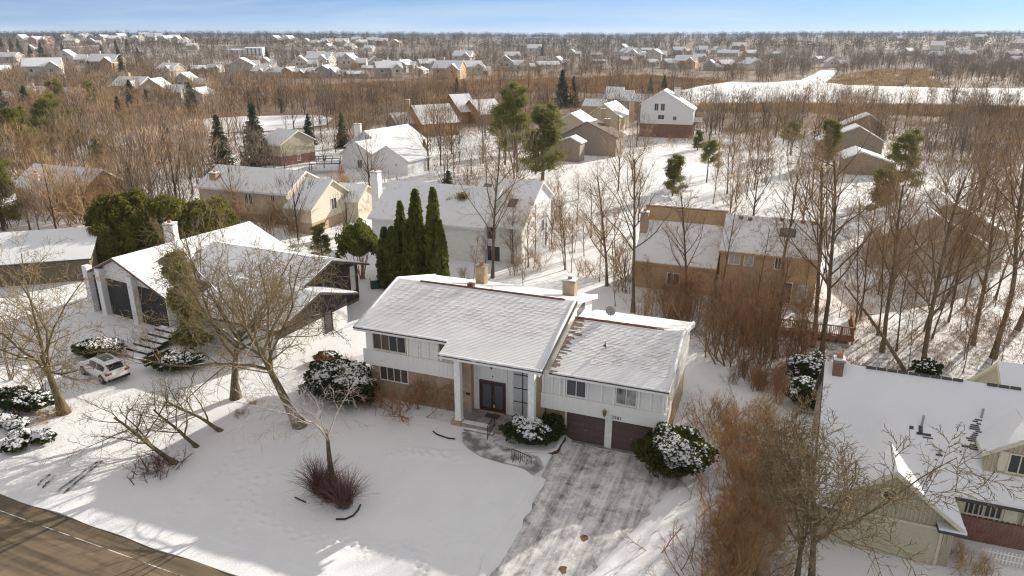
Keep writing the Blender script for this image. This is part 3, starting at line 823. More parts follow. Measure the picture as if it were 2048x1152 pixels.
# ridge caps
M['ridge'] = noisy('red_brown_ridge_cap', (.11, .05, .035), (.20, .10, .07), 5, .85)
for (x0, x1, y, z, par) in ((-13.4, -2.0, 5.57, 7.68, roof_m), (RX1 + .05, 4.7, 5.18, 6.62, roof_g)):
    mb = MB(); x = x0
    while x < x1 - .1:
        e_ = min(x + .3, x1)
        mb.hexa([(x, y - .16, z - .02), (e_ + .02, y - .16, z - .03), (e_ + .02, y, z + .05), (x, y, z + .06)][::1], [(x, y - .16, z + .055), (e_ + .02, y - .16, z + .045), (e_ + .02, y, z + .10), (x, y, z + .11)])
        mb.hexa([(x, y, z + .05), (e_ + .02, y, z + .04), (e_ + .02, y + .14, z - .03), (x, y + .14, z - .02)], [(x, y, z + .11), (e_ + .02, y, z + .10), (e_ + .02, y + .14, z + .04), (x, y + .14, z + .05)])
        x += .3
    part('ridge_cap', mb, M['ridge'], par)
# soft snow roll along the eaves
def snow_roll(x0, x1, y, z, par, r=.075, seed=1):
    rr = random.Random(seed); n = int((x1 - x0) / .25)
    pts = [(x0 + (x1 - x0) * k / n, y + .03 + rr.uniform(-.012, .012), z + .03 + rr.uniform(-.012, .015)) for k in range(n + 1)]
    mb = MB(); mb.tube(pts, [r * rr.uniform(.85, 1.15) for _ in pts], 8); part('eave_snow', mb, M['snow_roof'], par, True)
snow_roll(RX0, -8.25, ME[0], ME[1] + .02, roof_m, seed=1); snow_roll(-8.22, RX1 - .02, PE[0], PE[1] + .02, roof_m, .085, seed=2); snow_roll(RX1 + .3, 6.55, GE[0], GE[1] + .02, roof_g, seed=3)
# rake snow along the open gable edge
for x, a_, b_, c_, par in ((6.42, GE, GR, GB, roof_g), (RX1 - .14, PE, MR, MBK, roof_m), (RX0 + .1, ME, MR, MBK, roof_m)):
    mb = MB(); pts = [(x, *a_), (x, (a_[0] + b_[0]) / 2, (a_[1] + b_[1]) / 2), (x, *b_), (x, *c_)]
    pts = [(p[0], p[1], p[2] + .03) for p in pts]; mb.tube(pts, .11, 8); o = part('rake_snow', mb, M['snow_roof'], par, True)
# gutters' downspouts and brackets
mb = MB(); mb.box(-8.15, -8.05, -1.85, -1.78, 5.2, 5.42); mb.box(-1.42, -1.30, -1.86, -1.7, 5.2, 5.45); hpart('eave_bracket', mb, M['trim'])
mb = MB(); mb.box(-1.50, -1.42, -.09, -.02, .2, 2.3); hpart('downspout', mb, M['garage_door'])
# chimneys, vents
def chimney(par, x, y, z0, z1, w, d, mat, flue='copper', capsnow=True, name='chimney'):
    mb = MB(); mb.box(x - w / 2, x + w / 2, y - d / 2, y + d / 2, z0, z1); o = part(name, mb, mat, par)
    mb = MB(); mb.box(x - w / 2 - .06, x + w / 2 + .06, y - d / 2 - .06, y + d / 2 + .06, z1, z1 + .12); part('chimney_cap', mb, M['concrete'], o)
    if flue: mb = MB(); mb.tube([(x, y, z1 + .1), (x, y, z1 + .42)], .16, 8); part('flue', mb, M[flue], o)
    if capsnow: mb = MB(); mb.box(x - w / 2 - .04, x + w / 2 + .04, y - d / 2 - .04, y + d / 2 + .04, z1 + .12, z1 + .19); part('cap_snow', mb, M['snow_roof'], o)
    return o
chimney(house, -9.98, 9.3, 5.6, 8.16, .76, .7, M['brick'], capsnow=False)
c2 = chimney(house, -2.56, 8.8, 5.5, 8.0, .92, .8, M['brick'])
mb = MB(); mb.box(-2.83, -2.29, 8.55, 9.05, 8.42, 8.50); part('rain_cap', mb, M['snow_roof'], c2)
mb = MB(); mb.tube([(1.82, 2.3, 5.95), (1.82, 2.3, 6.36)], .055, 8); vp = part('vent_pipe', mb, M['metal_grey'], roof_g)
mb = MB(); mb.tube([(1.82, 2.3, 6.12), (1.82, 2.3, 6.2)], [.16, .06], 10); part('vent_collar', mb, M['dark_edge'], vp)
mb = MB(); mb.box(-9.57, -9.12, 5.65, 6.05, 7.45, 7.95); part('roof_vent', mb, M['ridge'], roof_m)
mb = MB(); mb.tube([(-7.75, 6.1, 7.4), (-7.75, 6.1, 7.9)], .06, 8); part('vent_pipe', mb, M['trim'], roof_m)
# vines on the brick by the lawn
# ---- loose things round the house
def at_house(name, label, cat, s, d, z=0.0, group=None): return thing(name, label, cat, HW(s, d, z), HR, group)
dish = at_house('satellite_dish', 'grey satellite dish on a thin mast behind the garage roof ridge', 'satellite dish', 1.23, 6.0, 6.2)
mb = MB(); mb.tube([(0, 0, 0), (0, 0, .75)], .025, 6); part('mast', mb, M['metal_grey'], dish)
mb = MB()
for k in range(16):
    a0, a1 = 2 * math.pi * k / 16, 2 * math.pi * (k + 1) / 16
    for (r0, y0), (r1, y1) in (((0, .10), (.2, .07)), ((.2, .07), (.36, 0))):
        mb.poly([(r0 * math.cos(a0), y0, .95 + r0 * math.sin(a0)), (r1 * math.cos(a0), y1, .95 + r1 * math.sin(a0)), (r1 * math.cos(a1), y1, .95 + r1 * math.sin(a1)), (r0 * math.cos(a1), y0, .95 + r0 * math.sin(a1))])
part('reflector', mb, M['metal_grey'], dish)
mb = MB(); mb.tube([(0, .0, .62), (0, -.32, .9)], .015, 5); part('feed_arm', mb, M['metal_grey'], dish)

def railing(name, label, P0, P1, h, nb, brace=0):
    P0 = np.array(P0, float); P1 = np.array(P1, float); o = thing(name, label, 'railing', P0)
    d_ = P1 - P0
    for t in (0, 1):
        p = d_ * t; mb = MB(); mb.box(p[0] - .025, p[0] + .025, p[1] - .025, p[1] + .025, p[2], p[2] + h); part('post', mb, M['iron'], o)
    for k, zz in (('top_rail', h), ('bottom_rail', .14)):
        mb = MB(); mb.tube([(0, 0, zz), tuple(d_ + [0, 0, zz])], .028, 5); part(k, mb, M['iron'], o)
    for k in range(1, nb):
        p = d_ * (k / nb); mb = MB(); mb.tube([tuple(p + [0, 0, .14]), tuple(p + [0, 0, h])], .014, 4); part('baluster', mb, M['iron'], o)
    for k in range(brace):
        p = d_ * ((k + .5) / brace); q = p + np.array([-.25, -.45, 0]); mb = MB(); mb.tube([tuple(p + [0, 0, h * .75]), tuple(q)], .022, 5); part('brace', mb, M['iron'], o)
    return o
railing('handrail', 'black iron handrail beside the porch step', HW(-4.6, -1.2, .72), HW(-4.5, -2.7, .55), .95, 7)
railing('garden_railing', 'black iron railing where the front walk meets the driveway', HW(-2.18, -4.32, .38), HW(-.91, -4.38, .12), .95, 9, 3)
pl = at_house('planter_wall', 'red brown timber planter wall with snow on top beside the driveway', 'planter', 0, 0)
W_ = [(-1.95, -3.28), (-.30, -2.70), (.0, -2.25), (.0, -.42)]
M['timber'] = noisy('red_brown_timber', (.10, .045, .04), (.17, .08, .07), 5, .8)
for a_, b_ in zip(W_, W_[1:]):
    a_, b_ = np.array(a_), np.array(b_); d_ = (b_ - a_) / np.linalg.norm(b_ - a_); n_ = np.array([-d_[1], d_[0]]) * .11
    for k in range(3):
        q = rnd.uniform(-.012, .012)
        c = [(*(a_ - n_ * (1 + q)), 0), (*(b_ - n_), 0), (*(b_ + n_), 0), (*(a_ + n_), 0)]
        mb = MB(); mb.hexa([(x, y, -.05 + k * .21) for x, y, _ in c], [(x, y, .145 + k * .21) for x, y, _ in c]); part('timber', mb, M['timber'], pl)
    mb = MB(); mb.hexa([(x, y, .57) for x, y, _ in c], [(x, y, .63) for x, y, _ in c]); part('wall_snow', mb, M['snow'], pl)
mb = MB(); mb.hexa([(-1.9, -3.1, .2), (-.3, -2.55, .2), (-.1, -2.2, .2), (-.1, -.4, .2), (-1.9, -.6, .2)], [(-1.9, -3.1, .50), (-.3, -2.55, .50), (-.1, -2.2, .50), (-.1, -.4, .50), (-1.9, -.6, .5)]); part('soil', mb, M['ground'], pl)
st_ = at_house('garden_steps', 'low concrete steps from the front walk down to the driveway', 'steps', -1.3, -3.9)
for k in range(2):
    mb = MB(); mb.box(-.6 + k * .45, .6 + k * .3, -.5, .5, -.1, .36 - k * .14); part('step', mb, M['concrete'], st_)
# garden hoses / edging curves on the snow
def hose(name, label, pts, r=.03, mat='iron'):
    P = [ground_at(u, v) + np.array([0, 0, .06]) for u, v in pts]; mb = MB(); mb.tube([p - P[0] for p in P], r, 6)
    o = part(name, mb, M[mat], None, True); o.location = tuple(P[0]); tag(o, label, 'edging'); return o
hose('lawn_edging', 'black plastic edging curved in the snow near the porch column', [(866, 864), (874, 870), (885, 874), (897, 878), (910, 879)], .045)
hose('lawn_edging', 'black edging arc round the ornamental grass clump', [(672, 1040), (690, 1040), (706, 1033), (716, 1022), (721, 1011)], .05)
hose('lawn_edging', 'short black edging piece in the snow below the grass clump', [(590, 996), (600, 1001), (612, 1006)], .04)
for k, (u, v, lab) in enumerate([(945, 571, 'dark green utility cabinet beyond the main roof ridge'), (752, 563, 'dark green utility cabinet at the foot of the arborvitae row')]):
    p = G(u, v + 12 if k else v + 25); ub = thing('utility_cabinet', lab, 'cabinet', p, .3)
    mb = MB(); mb.box(-.55, .55, -.4, .4, -.1, .85); part('body', mb, M['utility_green'], ub)
    mb = MB(); mb.box(-.6, .6, -.45, .45, .85, .93); part('lid', mb, M['utility_green'], ub)
    mb = MB(); mb.box(-.55, .55, -.4, .4, .93, 1.0); part('lid_snow', mb, M['snow'], ub)
# ------------------------------------------------------------------ neighbouring houses from gable volumes
class House:
    def __init__(s, name, label, loc, group=None):
        s.o = thing(name, label, 'house', (loc[0], loc[1], hg(loc[0], loc[1])), 0, group); s.l = np.array([loc[0], loc[1], s.o.location.z])
    def vol(s, A, B, zr, hf, hb, zf, zb, wall, trim='trim', snow='snow_roof', oh=.45, og=.35, zbase=-.4, wins=(), th=.18, sth=.10, brick=None, band=None):
        """A, B: ridge ends (world xyz). front = the side facing the camera. hf/hb half widths to the eaves, zf/zb eave heights"""
        A = np.array([A[0], A[1], 0.]) - [s.l[0], s.l[1], 0]; B = np.array([B[0], B[1], 0.]) - [s.l[0], s.l[1], 0]
        a = (B - A) / np.linalg.norm(B - A); Lr = np.linalg.norm(B - A)
        n = np.array([a[1], -a[0], 0.]);  mid = (A + B) / 2
        if n @ (np.array([0, 0, 0]) - (mid + [s.l[0], s.l[1], 0])) < 0: n = -n
        def P(t, q, z): r = A + a * t + n * q; return np.array([r[0], r[1], z])
        sf, sb = (zr - zf) / hf, (zr - zb) / hb
        wf, wb = hf - oh, hb - oh; t0, t1 = og, Lr - og
        zwf, zwb = zr - sf * wf - th * .9, zr - sb * wb - th * .9
        pr = lambda t: [P(t, wf, zbase), P(t, wf, zwf), P(t, 0, zr - th * .9), P(t, -wb, zwb), P(t, -wb, zbase)]
        mb = MB(); mb.hexa(pr(t0), pr(t1)); w = part('wall', mb, M[wall], s.o)
        if brick:
            e = .03; pq = lambda t: [P(t, wf + e, zbase), P(t, wf + e, brick[1]), P(t, -wb - e, brick[1]), P(t, -wb - e, zbase)]
            mb = MB(); mb.hexa(pq(t0 - e), pq(t1 + e)); part('lower_wall', mb, M[brick[0]], s.o)
        mb = MB()
        for sg, hh, ze in ((1, hf, zf), (-1, hb, zb)):
            mb.hexa([P(0, 0, zr - th), P(Lr, 0, zr - th), P(Lr, sg * hh, ze - th), P(0, sg * hh, ze - th)], [P(0, 0, zr), P(Lr, 0, zr), P(Lr, sg * hh, ze), P(0, sg * hh, ze)])
        r = part('roof', mb, M[trim], s.o)
        if snow:
            i = .04; k = max(3, int(Lr / 1.2))
            mb = MB(); rr = random.Random(int(abs(A[0] * 13 + A[1] * 7 + zr * 100)))
            for sg, hh, ze in ((1, hf, zf), (-1, hb, zb)):
                m_ = 4; grid = {}
                for p in range(k + 1):
                    for q in range(m_ + 1):
                        edge = p in (0, k) or q in (0, m_)
                        t = i + (Lr - 2 * i) * p / k; u = hh * q / m_ * (1 - i / hh); z = zr + (ze - zr) * q / m_
                        grid[p, q] = len(mb.v); mb.v.append(tuple(P(t, sg * u, z + (sth * rr.uniform(.55, .9) if edge else sth * rr.uniform(.9, 1.25)) )))
                for p in range(k):
                    for q in range(m_):
                        f = (grid[p, q], grid[p + 1, q], grid[p + 1, q + 1], grid[p, q + 1]); mb.f.append(f if sg < 0 else f[::-1]); mb.m.append(0)
                c = [P(i, 0, zr - .01), P(Lr - i, 0, zr - .01), P(Lr - i, sg * hh, ze - .01), P(i, sg * hh, ze - .01)]
                d = [P(i, 0, zr + sth * .5), P(Lr - i, 0, zr + sth * .5), P(Lr - i, sg * (hh - i), ze + sth * .5), P(i, sg * (hh - i), ze + sth * .5)]
                mb.hexa(c, d)
            part('roof_snow', mb, M[snow], r, True)
        for wd in wins:
            f, t, zc, ww, hh = wd[:5]; dark = wd[5] if len(wd) > 5 else 'glass'; fr = wd[6] if len(wd) > 6 else 'trim'; cols = wd[7] if len(wd) > 7 else 2
            if f == 'F': c = P(t0 + (t1 - t0) * t, wf, zc); ax, no = a, n
            elif f == 'K': c = P(t0 + (t1 - t0) * t, -wb, zc); ax, no = -a, -n
            elif f == 'A': c = P(t0, -wb + (wf + wb) * t, zc); ax, no = n, -a
            else: c = P(t1, -wb + (wf + wb) * t, zc); ax, no = n, a
            s.window(c, ax, no, ww, hh, dark, fr, cols)
        return P, w, r
    def window(s, c, ax, no, ww, hh, dark='glass', fr='trim', cols=2, name='window'):
        z = np.array([0, 0, 1.]); e = .08
        def bx(mb, u0, u1, z0, z1, d0, d1):
            q = lambda d: [c + ax * u0 + z * z0 + no * d, c + ax * u1 + z * z0 + no * d, c + ax * u1 + z * z1 + no * d, c + ax * u0 + z * z1 + no * d]
            mb.hexa(q(d0), q(d1))
        mb = MB(); h2, w2 = hh / 2, ww / 2
        bx(mb, -w2 - e, w2 + e, -h2 - e, -h2, -.02, .07); bx(mb, -w2 - e, w2 + e, h2, h2 + e, -.02, .07); bx(mb, -w2 - e, -w2, -h2, h2, -.02, .07); bx(mb, w2, w2 + e, -h2, h2, -.02, .07)
        for k in range(1, cols): u = -w2 + ww * k / cols; bx(mb, u - .03, u + .03, -h2, h2, -.01, .05)
        w = part(name, mb, M[fr], s.o)
        mb = MB(); bx(mb, -w2, w2, -h2, h2, -.02, .025); part('pane', mb, M[dark], w); return w
    def box(s, name, c, ax, l, w, z0, z1, mat, parent=None):
        """box centred at world c (xy), long axis ax"""
        c = np.array([c[0] - s.l[0], c[1] - s.l[1], 0.]); ax = np.array([ax[0], ax[1], 0.]); ax /= np.linalg.norm(ax); n = np.array([-ax[1], ax[0], 0.])
        q = lambda z: [c - ax * l / 2 - n * w / 2 + [0, 0, z], c + ax * l / 2 - n * w / 2 + [0, 0, z], c + ax * l / 2 + n * w / 2 + [0, 0, z], c - ax * l / 2 + n * w / 2 + [0, 0, z]]
        mb = MB(); mb.hexa(q(z0), q(z1)); return part(name, mb, M[mat], parent or s.o)
    def chimney(s, c, z0, z1, w=.9, mat='brick', ax=(1, 0), snow=True):
        o = s.box('chimney', c, ax, w, w, z0, z1, mat); s.box('chimney_cap', c, ax, w + .12, w + .12, z1, z1 + .12, 'concrete', o)
        if snow: s.box('cap_snow', c, ax, w + .08, w + .08, z1 + .12, z1 + .2, 'snow_roof', o)
        s.box('flue', c, ax, .3, .3, z1 + .2, z1 + .45, 'copper', o)
    def slope_quad(s, name, pts, th, mat, parent=None):
        p = [np.array(q, float) - [s.l[0], s.l[1], 0] for q in pts]
        nrm = np.cross(p[1] - p[0], p[2] - p[0]); nrm /= np.linalg.norm(nrm)
        if nrm[2] < 0: nrm = -nrm
        mb = MB(); mb.hexa([q - nrm * th for q in p], p); return part(name, mb, M[mat], parent or s.o)
for k, c in (('skylight', (.10, .12, .14)),):
    M[k], _nt, _b = mat0(k); _b.inputs['Base Color'].default_value = c4(c); _b.inputs['Roughness'].default_value = .15
M['bare_brown'] = noisy('brown_bare_roof', (.12, .085, .07), (.19, .14, .115), 4, .9)
def hw2(s_, d_): p = HW(s_, d_); return p[:2]

# ---- C: sage green house at the lower right corner (same frame as the main house)
C = House('sage_house', 'sage green house with white snowy roof, dormer and khaki garage beside the driveway', HW(18.5, -4.5))
Pc, cw, cr = C.vol(hw2(14.95, 2.75), hw2(32, 2.75), 6.95, 4.95, 4.95, 2.55, 2.55, 'sage', 'dark_edge', oh=.5, og=.25, sth=.13)
# garage wing, gable towards the street
a0, a1 = hw2(18.3, -5.25), hw2(18.3, 1.2)
Pg, gw, gr = C.vol(a0, a1, 5.05, 3.42, 3.42, 2.45, 2.45, 'sage', 'cream', oh=.35, og=.55, sth=.13)
fx = lambda s_, d_, z: HW(s_, d_, z) - C.l
def cbox(name, s0, s1, d0, d1, z0, z1, mat, parent=None):
    q = lambda z: [fx(s0, d0, z), fx(s1, d0, z), fx(s1, d1, z), fx(s0, d1, z)]
    mb = MB(); mb.hexa(q(z0), q(z1)); return part(name, mb, M[mat], parent or C.o)
gd = cbox('garage_door', 15.95, 20.72, -4.80, -4.66, .0, 2.12, 'khaki')
for k in range(1, 4): cbox('door_joint', 15.95, 20.72, -4.815, -4.79, .53 * k - .012, .53 * k + .012, 'cream', gd)
cbox('garage_trim', 15.80, 20.86, -4.84, -4.68, 2.12, 2.24, 'cream'); cbox('garage_trim', 20.72, 20.86, -4.84, -4.68, -.1, 2.12, 'cream'); cbox('garage_trim', 15.80, 15.95, -4.84, -4.68, -.1, 2.12, 'cream')
mbx = {}
x = 15.35
while x < 21.3:
    top = 5.05 - abs(x - 18.3) * (2.6 / 3.42) - .26
    if top > 2.3: cbox('batten', x - .03, x + .03, -4.735, -4.69, 2.26 if 15.8 < x < 20.9 else 1.2, top, 'sage_batten')
    x += .2
# round gable window
rw = thing('round_window', None, None); rw.parent = C.o
cen = fx(18.25, -4.74, 3.55); ex = HE; ez = np.array([0, 0, 1.])
mb = MB(); n_ = 20
for k in range(n_):
    p0, p1 = 2 * math.pi * k / n_, 2 * math.pi * (k + 1) / n_
    rr_ = lambda r, p, o: cen + ex * r * math.cos(p) + ez * r * math.sin(p) - HN * o
    mb.hexa([rr_(.30, p0, -.03), rr_(.42, p0, -.03), rr_(.42, p1, -.03), rr_(.30, p1, -.03)], [rr_(.30, p0, .07), rr_(.42, p0, .07), rr_(.42, p1, .07), rr_(.30, p1, .07)])
part('frame', mb, M['cream'], rw)
mb = MB(); mb.poly([rr_(.31, 2 * math.pi * k / n_, .02) for k in range(n_)]); part('pane', mb, M['glass'], rw)
mb = MB()
for zz in (-.15, 0, .15):
    hw_ = math.sqrt(.3 ** 2 - zz ** 2); mb.hexa([cen + ex * -hw_ + ez * (zz - .02) - HN * .02, cen + ex * hw_ + ez * (zz - .02) - HN * .02, cen + ex * hw_ + ez * (zz + .02) - HN * .02, cen + ex * -hw_ + ez * (zz + .02) - HN * .02], [cen + ex * -hw_ + ez * (zz - .02) - HN * .04, cen + ex * hw_ + ez * (zz - .02) - HN * .04, cen + ex * hw_ + ez * (zz + .02) - HN * .04, cen + ex * -hw_ + ez * (zz + .02) - HN * .04])
part('louvre', mb, M['garage_door'], rw)
# eave returns
for s0, s1 in ((20.5, 21.75), (14.85, 16.0)):
    cbox('eave_return', s0, s1, -5.3, -4.7, 2.26, 2.40, 'dark_edge'); cbox('return_snow', s0 + .03, s1 - .03, -5.27, -4.7, 2.40, 2.52, 'snow_roof')
# front wall of the house to the side: window, brick base
cbox('brick_base', 21.4, 31.5, -1.88, -1.60, -.4, 1.35, 'brick_red')
for (s0, s1) in ((22.35, 24.0),):
    C.window(fx((s0 + s1) / 2, -1.75, 1.95), HE, -HN, s1 - s0, .85, 'glass', 'cream', 2)
cbox('shutter', 21.75, 22.25, -1.83, -1.74, 1.45, 2.45, 'cream'); cbox('shutter', 24.1, 24.7, -1.83, -1.74, 1.45, 2.45, 'cream')
x = 21.5
while x < 31: cbox('batten', x - .03, x + .03, -1.80, -1.74, 1.36, 2.45, 'sage_batten'); x += .25
# dormer
d0_ = hw2(24.6, -1.35); d1_ = hw2(24.6, 2.9)
C.vol(d0_, d1_, 6.15, 1.95, 1.95, 4.85, 4.85, 'sage', 'cream', oh=.3, og=.35, sth=.11, zbase=3.0)
C.window(fx(24.45, -1.02, 4.45), HE, -HN, .9, 1.0, 'glass', 'cream', 2)
for s_ in (23.75, 25.2): cbox('shutter', s_ - .24, s_ + .24, -1.06, -.97, 3.9, 5.05, 'cream')
x = 23.1
while x < 26.2: cbox('batten', x - .025, x + .025, -1.035, -.98, 3.4, 6.1 - abs(x - 24.6) * .667 - .3, 'sage_batten'); x += .2
C.chimney(hw2(15.7, 2.35), 5.2, 7.35, .55, 'brick_red', HE)
# bare shingle patches and plumbing vents showing through the snow
M['slate'] = noisy('dark_wet_shingle', (.035, .035, .04), (.10, .10, .11), 8, .7)
def cslope(s_, d_): return 2.55 + (d_ + 2.2) * (4.4 / 4.95)
def patch(s0, s1, d0, d1):
    C.slope_quad('bare_shingles', [HW(s0, d0, cslope(s0, d0) + .15), HW(s1, d0, cslope(s1, d0) + .15), HW(s1, d1, cslope(s1, d1) + .15), HW(s0, d1, cslope(s0, d1) + .15)], .03, 'slate', cr)
rq = random.Random(5)
for k in range(16):
    d_ = -.25 + k * .085; w_ = .12 + .5 * rq.random() * (1 - k / 18); s_ = 22.75 + rq.uniform(-.12, .12); patch(s_ - w_, s_ + w_ * .7, d_, d_ + .05)
for (s_, d_, w_, h_) in ((20.05, .05, .10, .35), (20.2, .0, .35, .10), (19.6, .18, .10, .14), (20.4, -.1, .25, .05), (20.95, -.75, .16, .07), (20.8, -.95, .05, .04), (22.2, -.2, .2, .08), (21.95, -.45, .04, .05)): patch(s_ - w_, s_ + w_, d_, d_ + h_)
for s_, d_, h_ in ((20.1, .42, .55), (22.95, 1.2, .45), (20.98, -.62, .18)):
    z_ = cslope(s_, d_); mb = MB(); mb.tube([fx(s_, d_, z_), fx(s_, d_, z_ + .2 + h_)], .06, 8); part('vent_pipe', mb, M['metal_grey'], cr)
for k in range(26):
    if k in (9, 10, 14, 15, 16): continue
    mb = MB(); s_ = 17.2 + k * .55; mb.hexa([fx(s_, 2.62, 6.98), fx(s_ + .5, 2.62, 6.98), fx(s_ + .5, 2.70, 7.05), fx(s_, 2.70, 7.05)], [fx(s_, 2.60, 7.05), fx(s_ + .5, 2.60, 7.05), fx(s_ + .5, 2.70, 7.13), fx(s_, 2.70, 7.13)]); part('ridge_vent', mb, M['dark_edge'], cr)
C.vol(hw2(24, 4.5), hw2(32.5, 4.5), 7.7, 2.6, 4.5, 6.2, 4.5, 'sage', 'cream', oh=.3, og=.2, zbase=3)

# ---- B: dark stained house with several low gables, left of the main house
an = math.radians(25.5); b1 = np.array([math.sin(an), math.cos(an), 0]); bw = np.array([-math.cos(an), math.sin(an), 0])
Bh = House('dark_wood_house', 'black and white painted house with several low snowy gables behind the bare yard trees', (-22, 60))
c3 = G(556, 664, 2.9); m3 = c3 + b1 * 5.25
P3, w3, r3 = Bh.vol(m3, m3 + bw * 11, 4.55, 5.25, 5.25, 2.9, 2.9, 'stucco', 'dark_edge', oh=.6, og=1.0)
e2 = G(739, 527, 3.9); m2 = e2 - b1 * 5.6
P2, w2_, r2 = Bh.vol(m2, m2 + bw * 15, 5.75, 5.6, 5.6, 3.9, 3.9, 'olive_wood', 'dark_edge', oh=.5, og=1.2)
p1a, p1b = G(222, 517, 6.0), G(500, 443, 6.0)
P1, w1, r1 = Bh.vol(p1a, p1b, 6.0, 7.0, 6.2, 3.3, 3.3, 'stucco', 'shingle', oh=.6, og=.5, sth=.08)
# dark boards on the gable ends
def gboards(P, t, wf, wb, zr, sf, zlo, mat, parent, q0=None, q1=None, step=.3, out=.04):
    q = -wb if q0 is None else q0; q1 = wf if q1 is None else q1
    while q < q1 - .02:
        zt = zr - sf * abs(q + step / 2) - .35
        if zt > zlo + .1:
            mb = MB(); f = lambda tt: [P(tt, q, zlo), P(tt, q + step - .025, zlo), P(tt, q + step - .025, zt), P(tt, q, zt)]
            mb.hexa(f(t - out), f(t + .02)); part('board', mb, M[mat], parent)
        q += step
gboards(P3, 1.0, 4.65, 4.65, 4.55, .314, 1.7, 'black_wood', Bh.o)
gboards(P2, 1.2, 5.1, 5.1, 5.75, .330, .3, 'black_wood', Bh.o, -5.1, 1.0)
gboards(P2, 1.2, 5.1, 5.1, 5.75, .330, .3, 'olive_wood', Bh.o, 1.0, 5.1)
Bh.window(P2(1.15, -4.2, 2.6), b1, -bw, .8, 2.6, 'curtain', 'dark_edge', 1)
Bh.window(P3(.95, -1.9, 1.0), b1, -bw, .9, 2.0, 'glass', 'black_wood', 1)
# entry front: white piers with dark panels between
for q, mt in ((-4.6, 'stucco'), (-2.6, 'stucco'), (2.2, 'stucco')):
    mb = MB(); f = lambda tt: [P1(tt, q - .35, -.4), P1(tt, q + .35, -.4), P1(tt, q + .35, 4.6), P1(tt, q - .35, 4.6)]
    mb.hexa(f(-.1), f(.5)); part('pier', mb, M['stucco'], Bh.o)
for q0, q1 in ((-4.2, -3.0), (-2.2, 1.8), (2.6, 6.2)):
    mb = MB(); f = lambda tt: [P1(tt, q0, .0), P1(tt, q1, .0), P1(tt, q1, 3.6), P1(tt, q0, 3.6)]
    mb.hexa(f(.42), f(.52)); part('dark_panel', mb, M['black_wood'], Bh.o)
Bh.chimney((G(343, 470, 6.5))[:2], 5, 7.6, 1.0, 'stucco')
# wooden steps to its door
stp = thing('entry_steps', 'snowy dark wooden steps leading up to the black and white house', 'steps', ground_at(265, 712), 0)
for k in range(6):
    c_ = b1 * (k * .75) + np.array([0, 0, k * .17]); ax_ = -bw
    q = lambda z, d: [c_ - ax_ * 1.3 + b1 * (-.33) + [0, 0, z], c_ + ax_ * 1.3 + b1 * (-.33) + [0, 0, z], c_ + ax_ * 1.3 + b1 * .33 + [0, 0, z], c_ - ax_ * 1.3 + b1 * .33 + [0, 0, z]]
    mb = MB(); mb.hexa(q(-.2, 0), q(.12, 0)); t_ = part('tread', mb, M['black_wood'], stp)
    mb = MB(); mb.hexa([p + b1 * .06 for p in q(.12, 0)], [p + b1 * .06 for p in q(.17, 0)]); part('tread_snow', mb, M['snow'], t_)

# ---- D: tan house with deck in the wood behind
D_ = House('tan_house', 'tan brown house with snowy roof, skylight and wooden deck behind the wood', G(1500, 600)[:2])
zr = 7.6
A, B = G(1452, 428, zr), G(1652, 411, zr); B = A + HE * np.linalg.norm((B - A)[:2])
A = A + HE * 0; PD, wD, rD = D_.vol(A, A + HE * 9.6, zr, 5.2, 5.2, 5.0, 5.0, 'tan_wall', 'tan_wall', 'snow_thin', oh=.35, og=.2, wins=(('F', .60, 4.3, .5, 1.3), ('F', .15, 4.3, 1.0, 1.2, 'curtain'), ('F', .30, 4.3, .8, 1.2, 'curtain'), ('F', .66, 1.25, 2.0, 2.1, 'glass', 'trim', 2), ('F', .88, 1.25, 1.0, 2.1, 'curtain', 'tan_wall', 1), ('B', .6, 3.6, 1.0, 1.4)))
A2 = A - HE * 8.6
D_.vol(A2 - HN * .2, A2 + HE * 8.6 - HN * .2, 6.3, 5.0, 1.2, 3.0, 6.0, 'tan_wall', 'tan_wall', 'snow_thin', oh=.3, og=.15, wins=(('F', .5, 1.4, 1.2, 1.2),))
D_.box('clerestory_wall', (A2 + HE * 4.4 + HN * .6)[:2], HE, 8.8, .5, 5.6, 7.75, 'tan_wall'); D_.box('clerestory_snow', (A2 + HE * 4.4 + HN * .6)[:2], HE, 8.85, .55, 7.75, 7.83, 'shingle')
D_.chimney((A2 - HN * 1.5 + HE * .3)[:2], 0, 7.4, .8, 'brick', HE)
def dslope(t, q): return PD(t, q, zr - q * (2.6 / 5.2) + .16)
def skylight(H_, P, t, q, w, l, zr_, sl, par):
    c = [P(t - w / 2, q, zr_ - q * sl + .2), P(t + w / 2, q, zr_ - q * sl + .2), P(t + w / 2, q + l, zr_ - (q + l) * sl + .2), P(t - w / 2, q + l, zr_ - (q + l) * sl + .2)]
    mb = MB(); mb.hexa([p - [0, 0, .25] for p in c], c); k = part('skylight', mb, M['dark_edge'], par)
    cc = sum(c) / 4; mb = MB(); mb.hexa([cc + (p - cc) * .78 - [0, 0, .05] for p in c], [cc + (p - cc) * .78 + [0, 0, .03] for p in c]); part('pane', mb, M['skylight'], k)
skylight(D_, PD, 6.3, 1.5, 1.5, 1.1, zr, .5, rD)
for t, q in ((1.6, .5), (2.5, .6), (5.6, .3), (6.5, .35), (7.6, .4), (8.7, .45)):
    p = PD(t, q, zr - q * .5 + .1); mb = MB(); mb.box(p[0] - .18, p[0] + .18, p[1] - .18, p[1] + .18, p[2] - .1, p[2] + .22); part('roof_vent', mb, M['shingle'], rD)
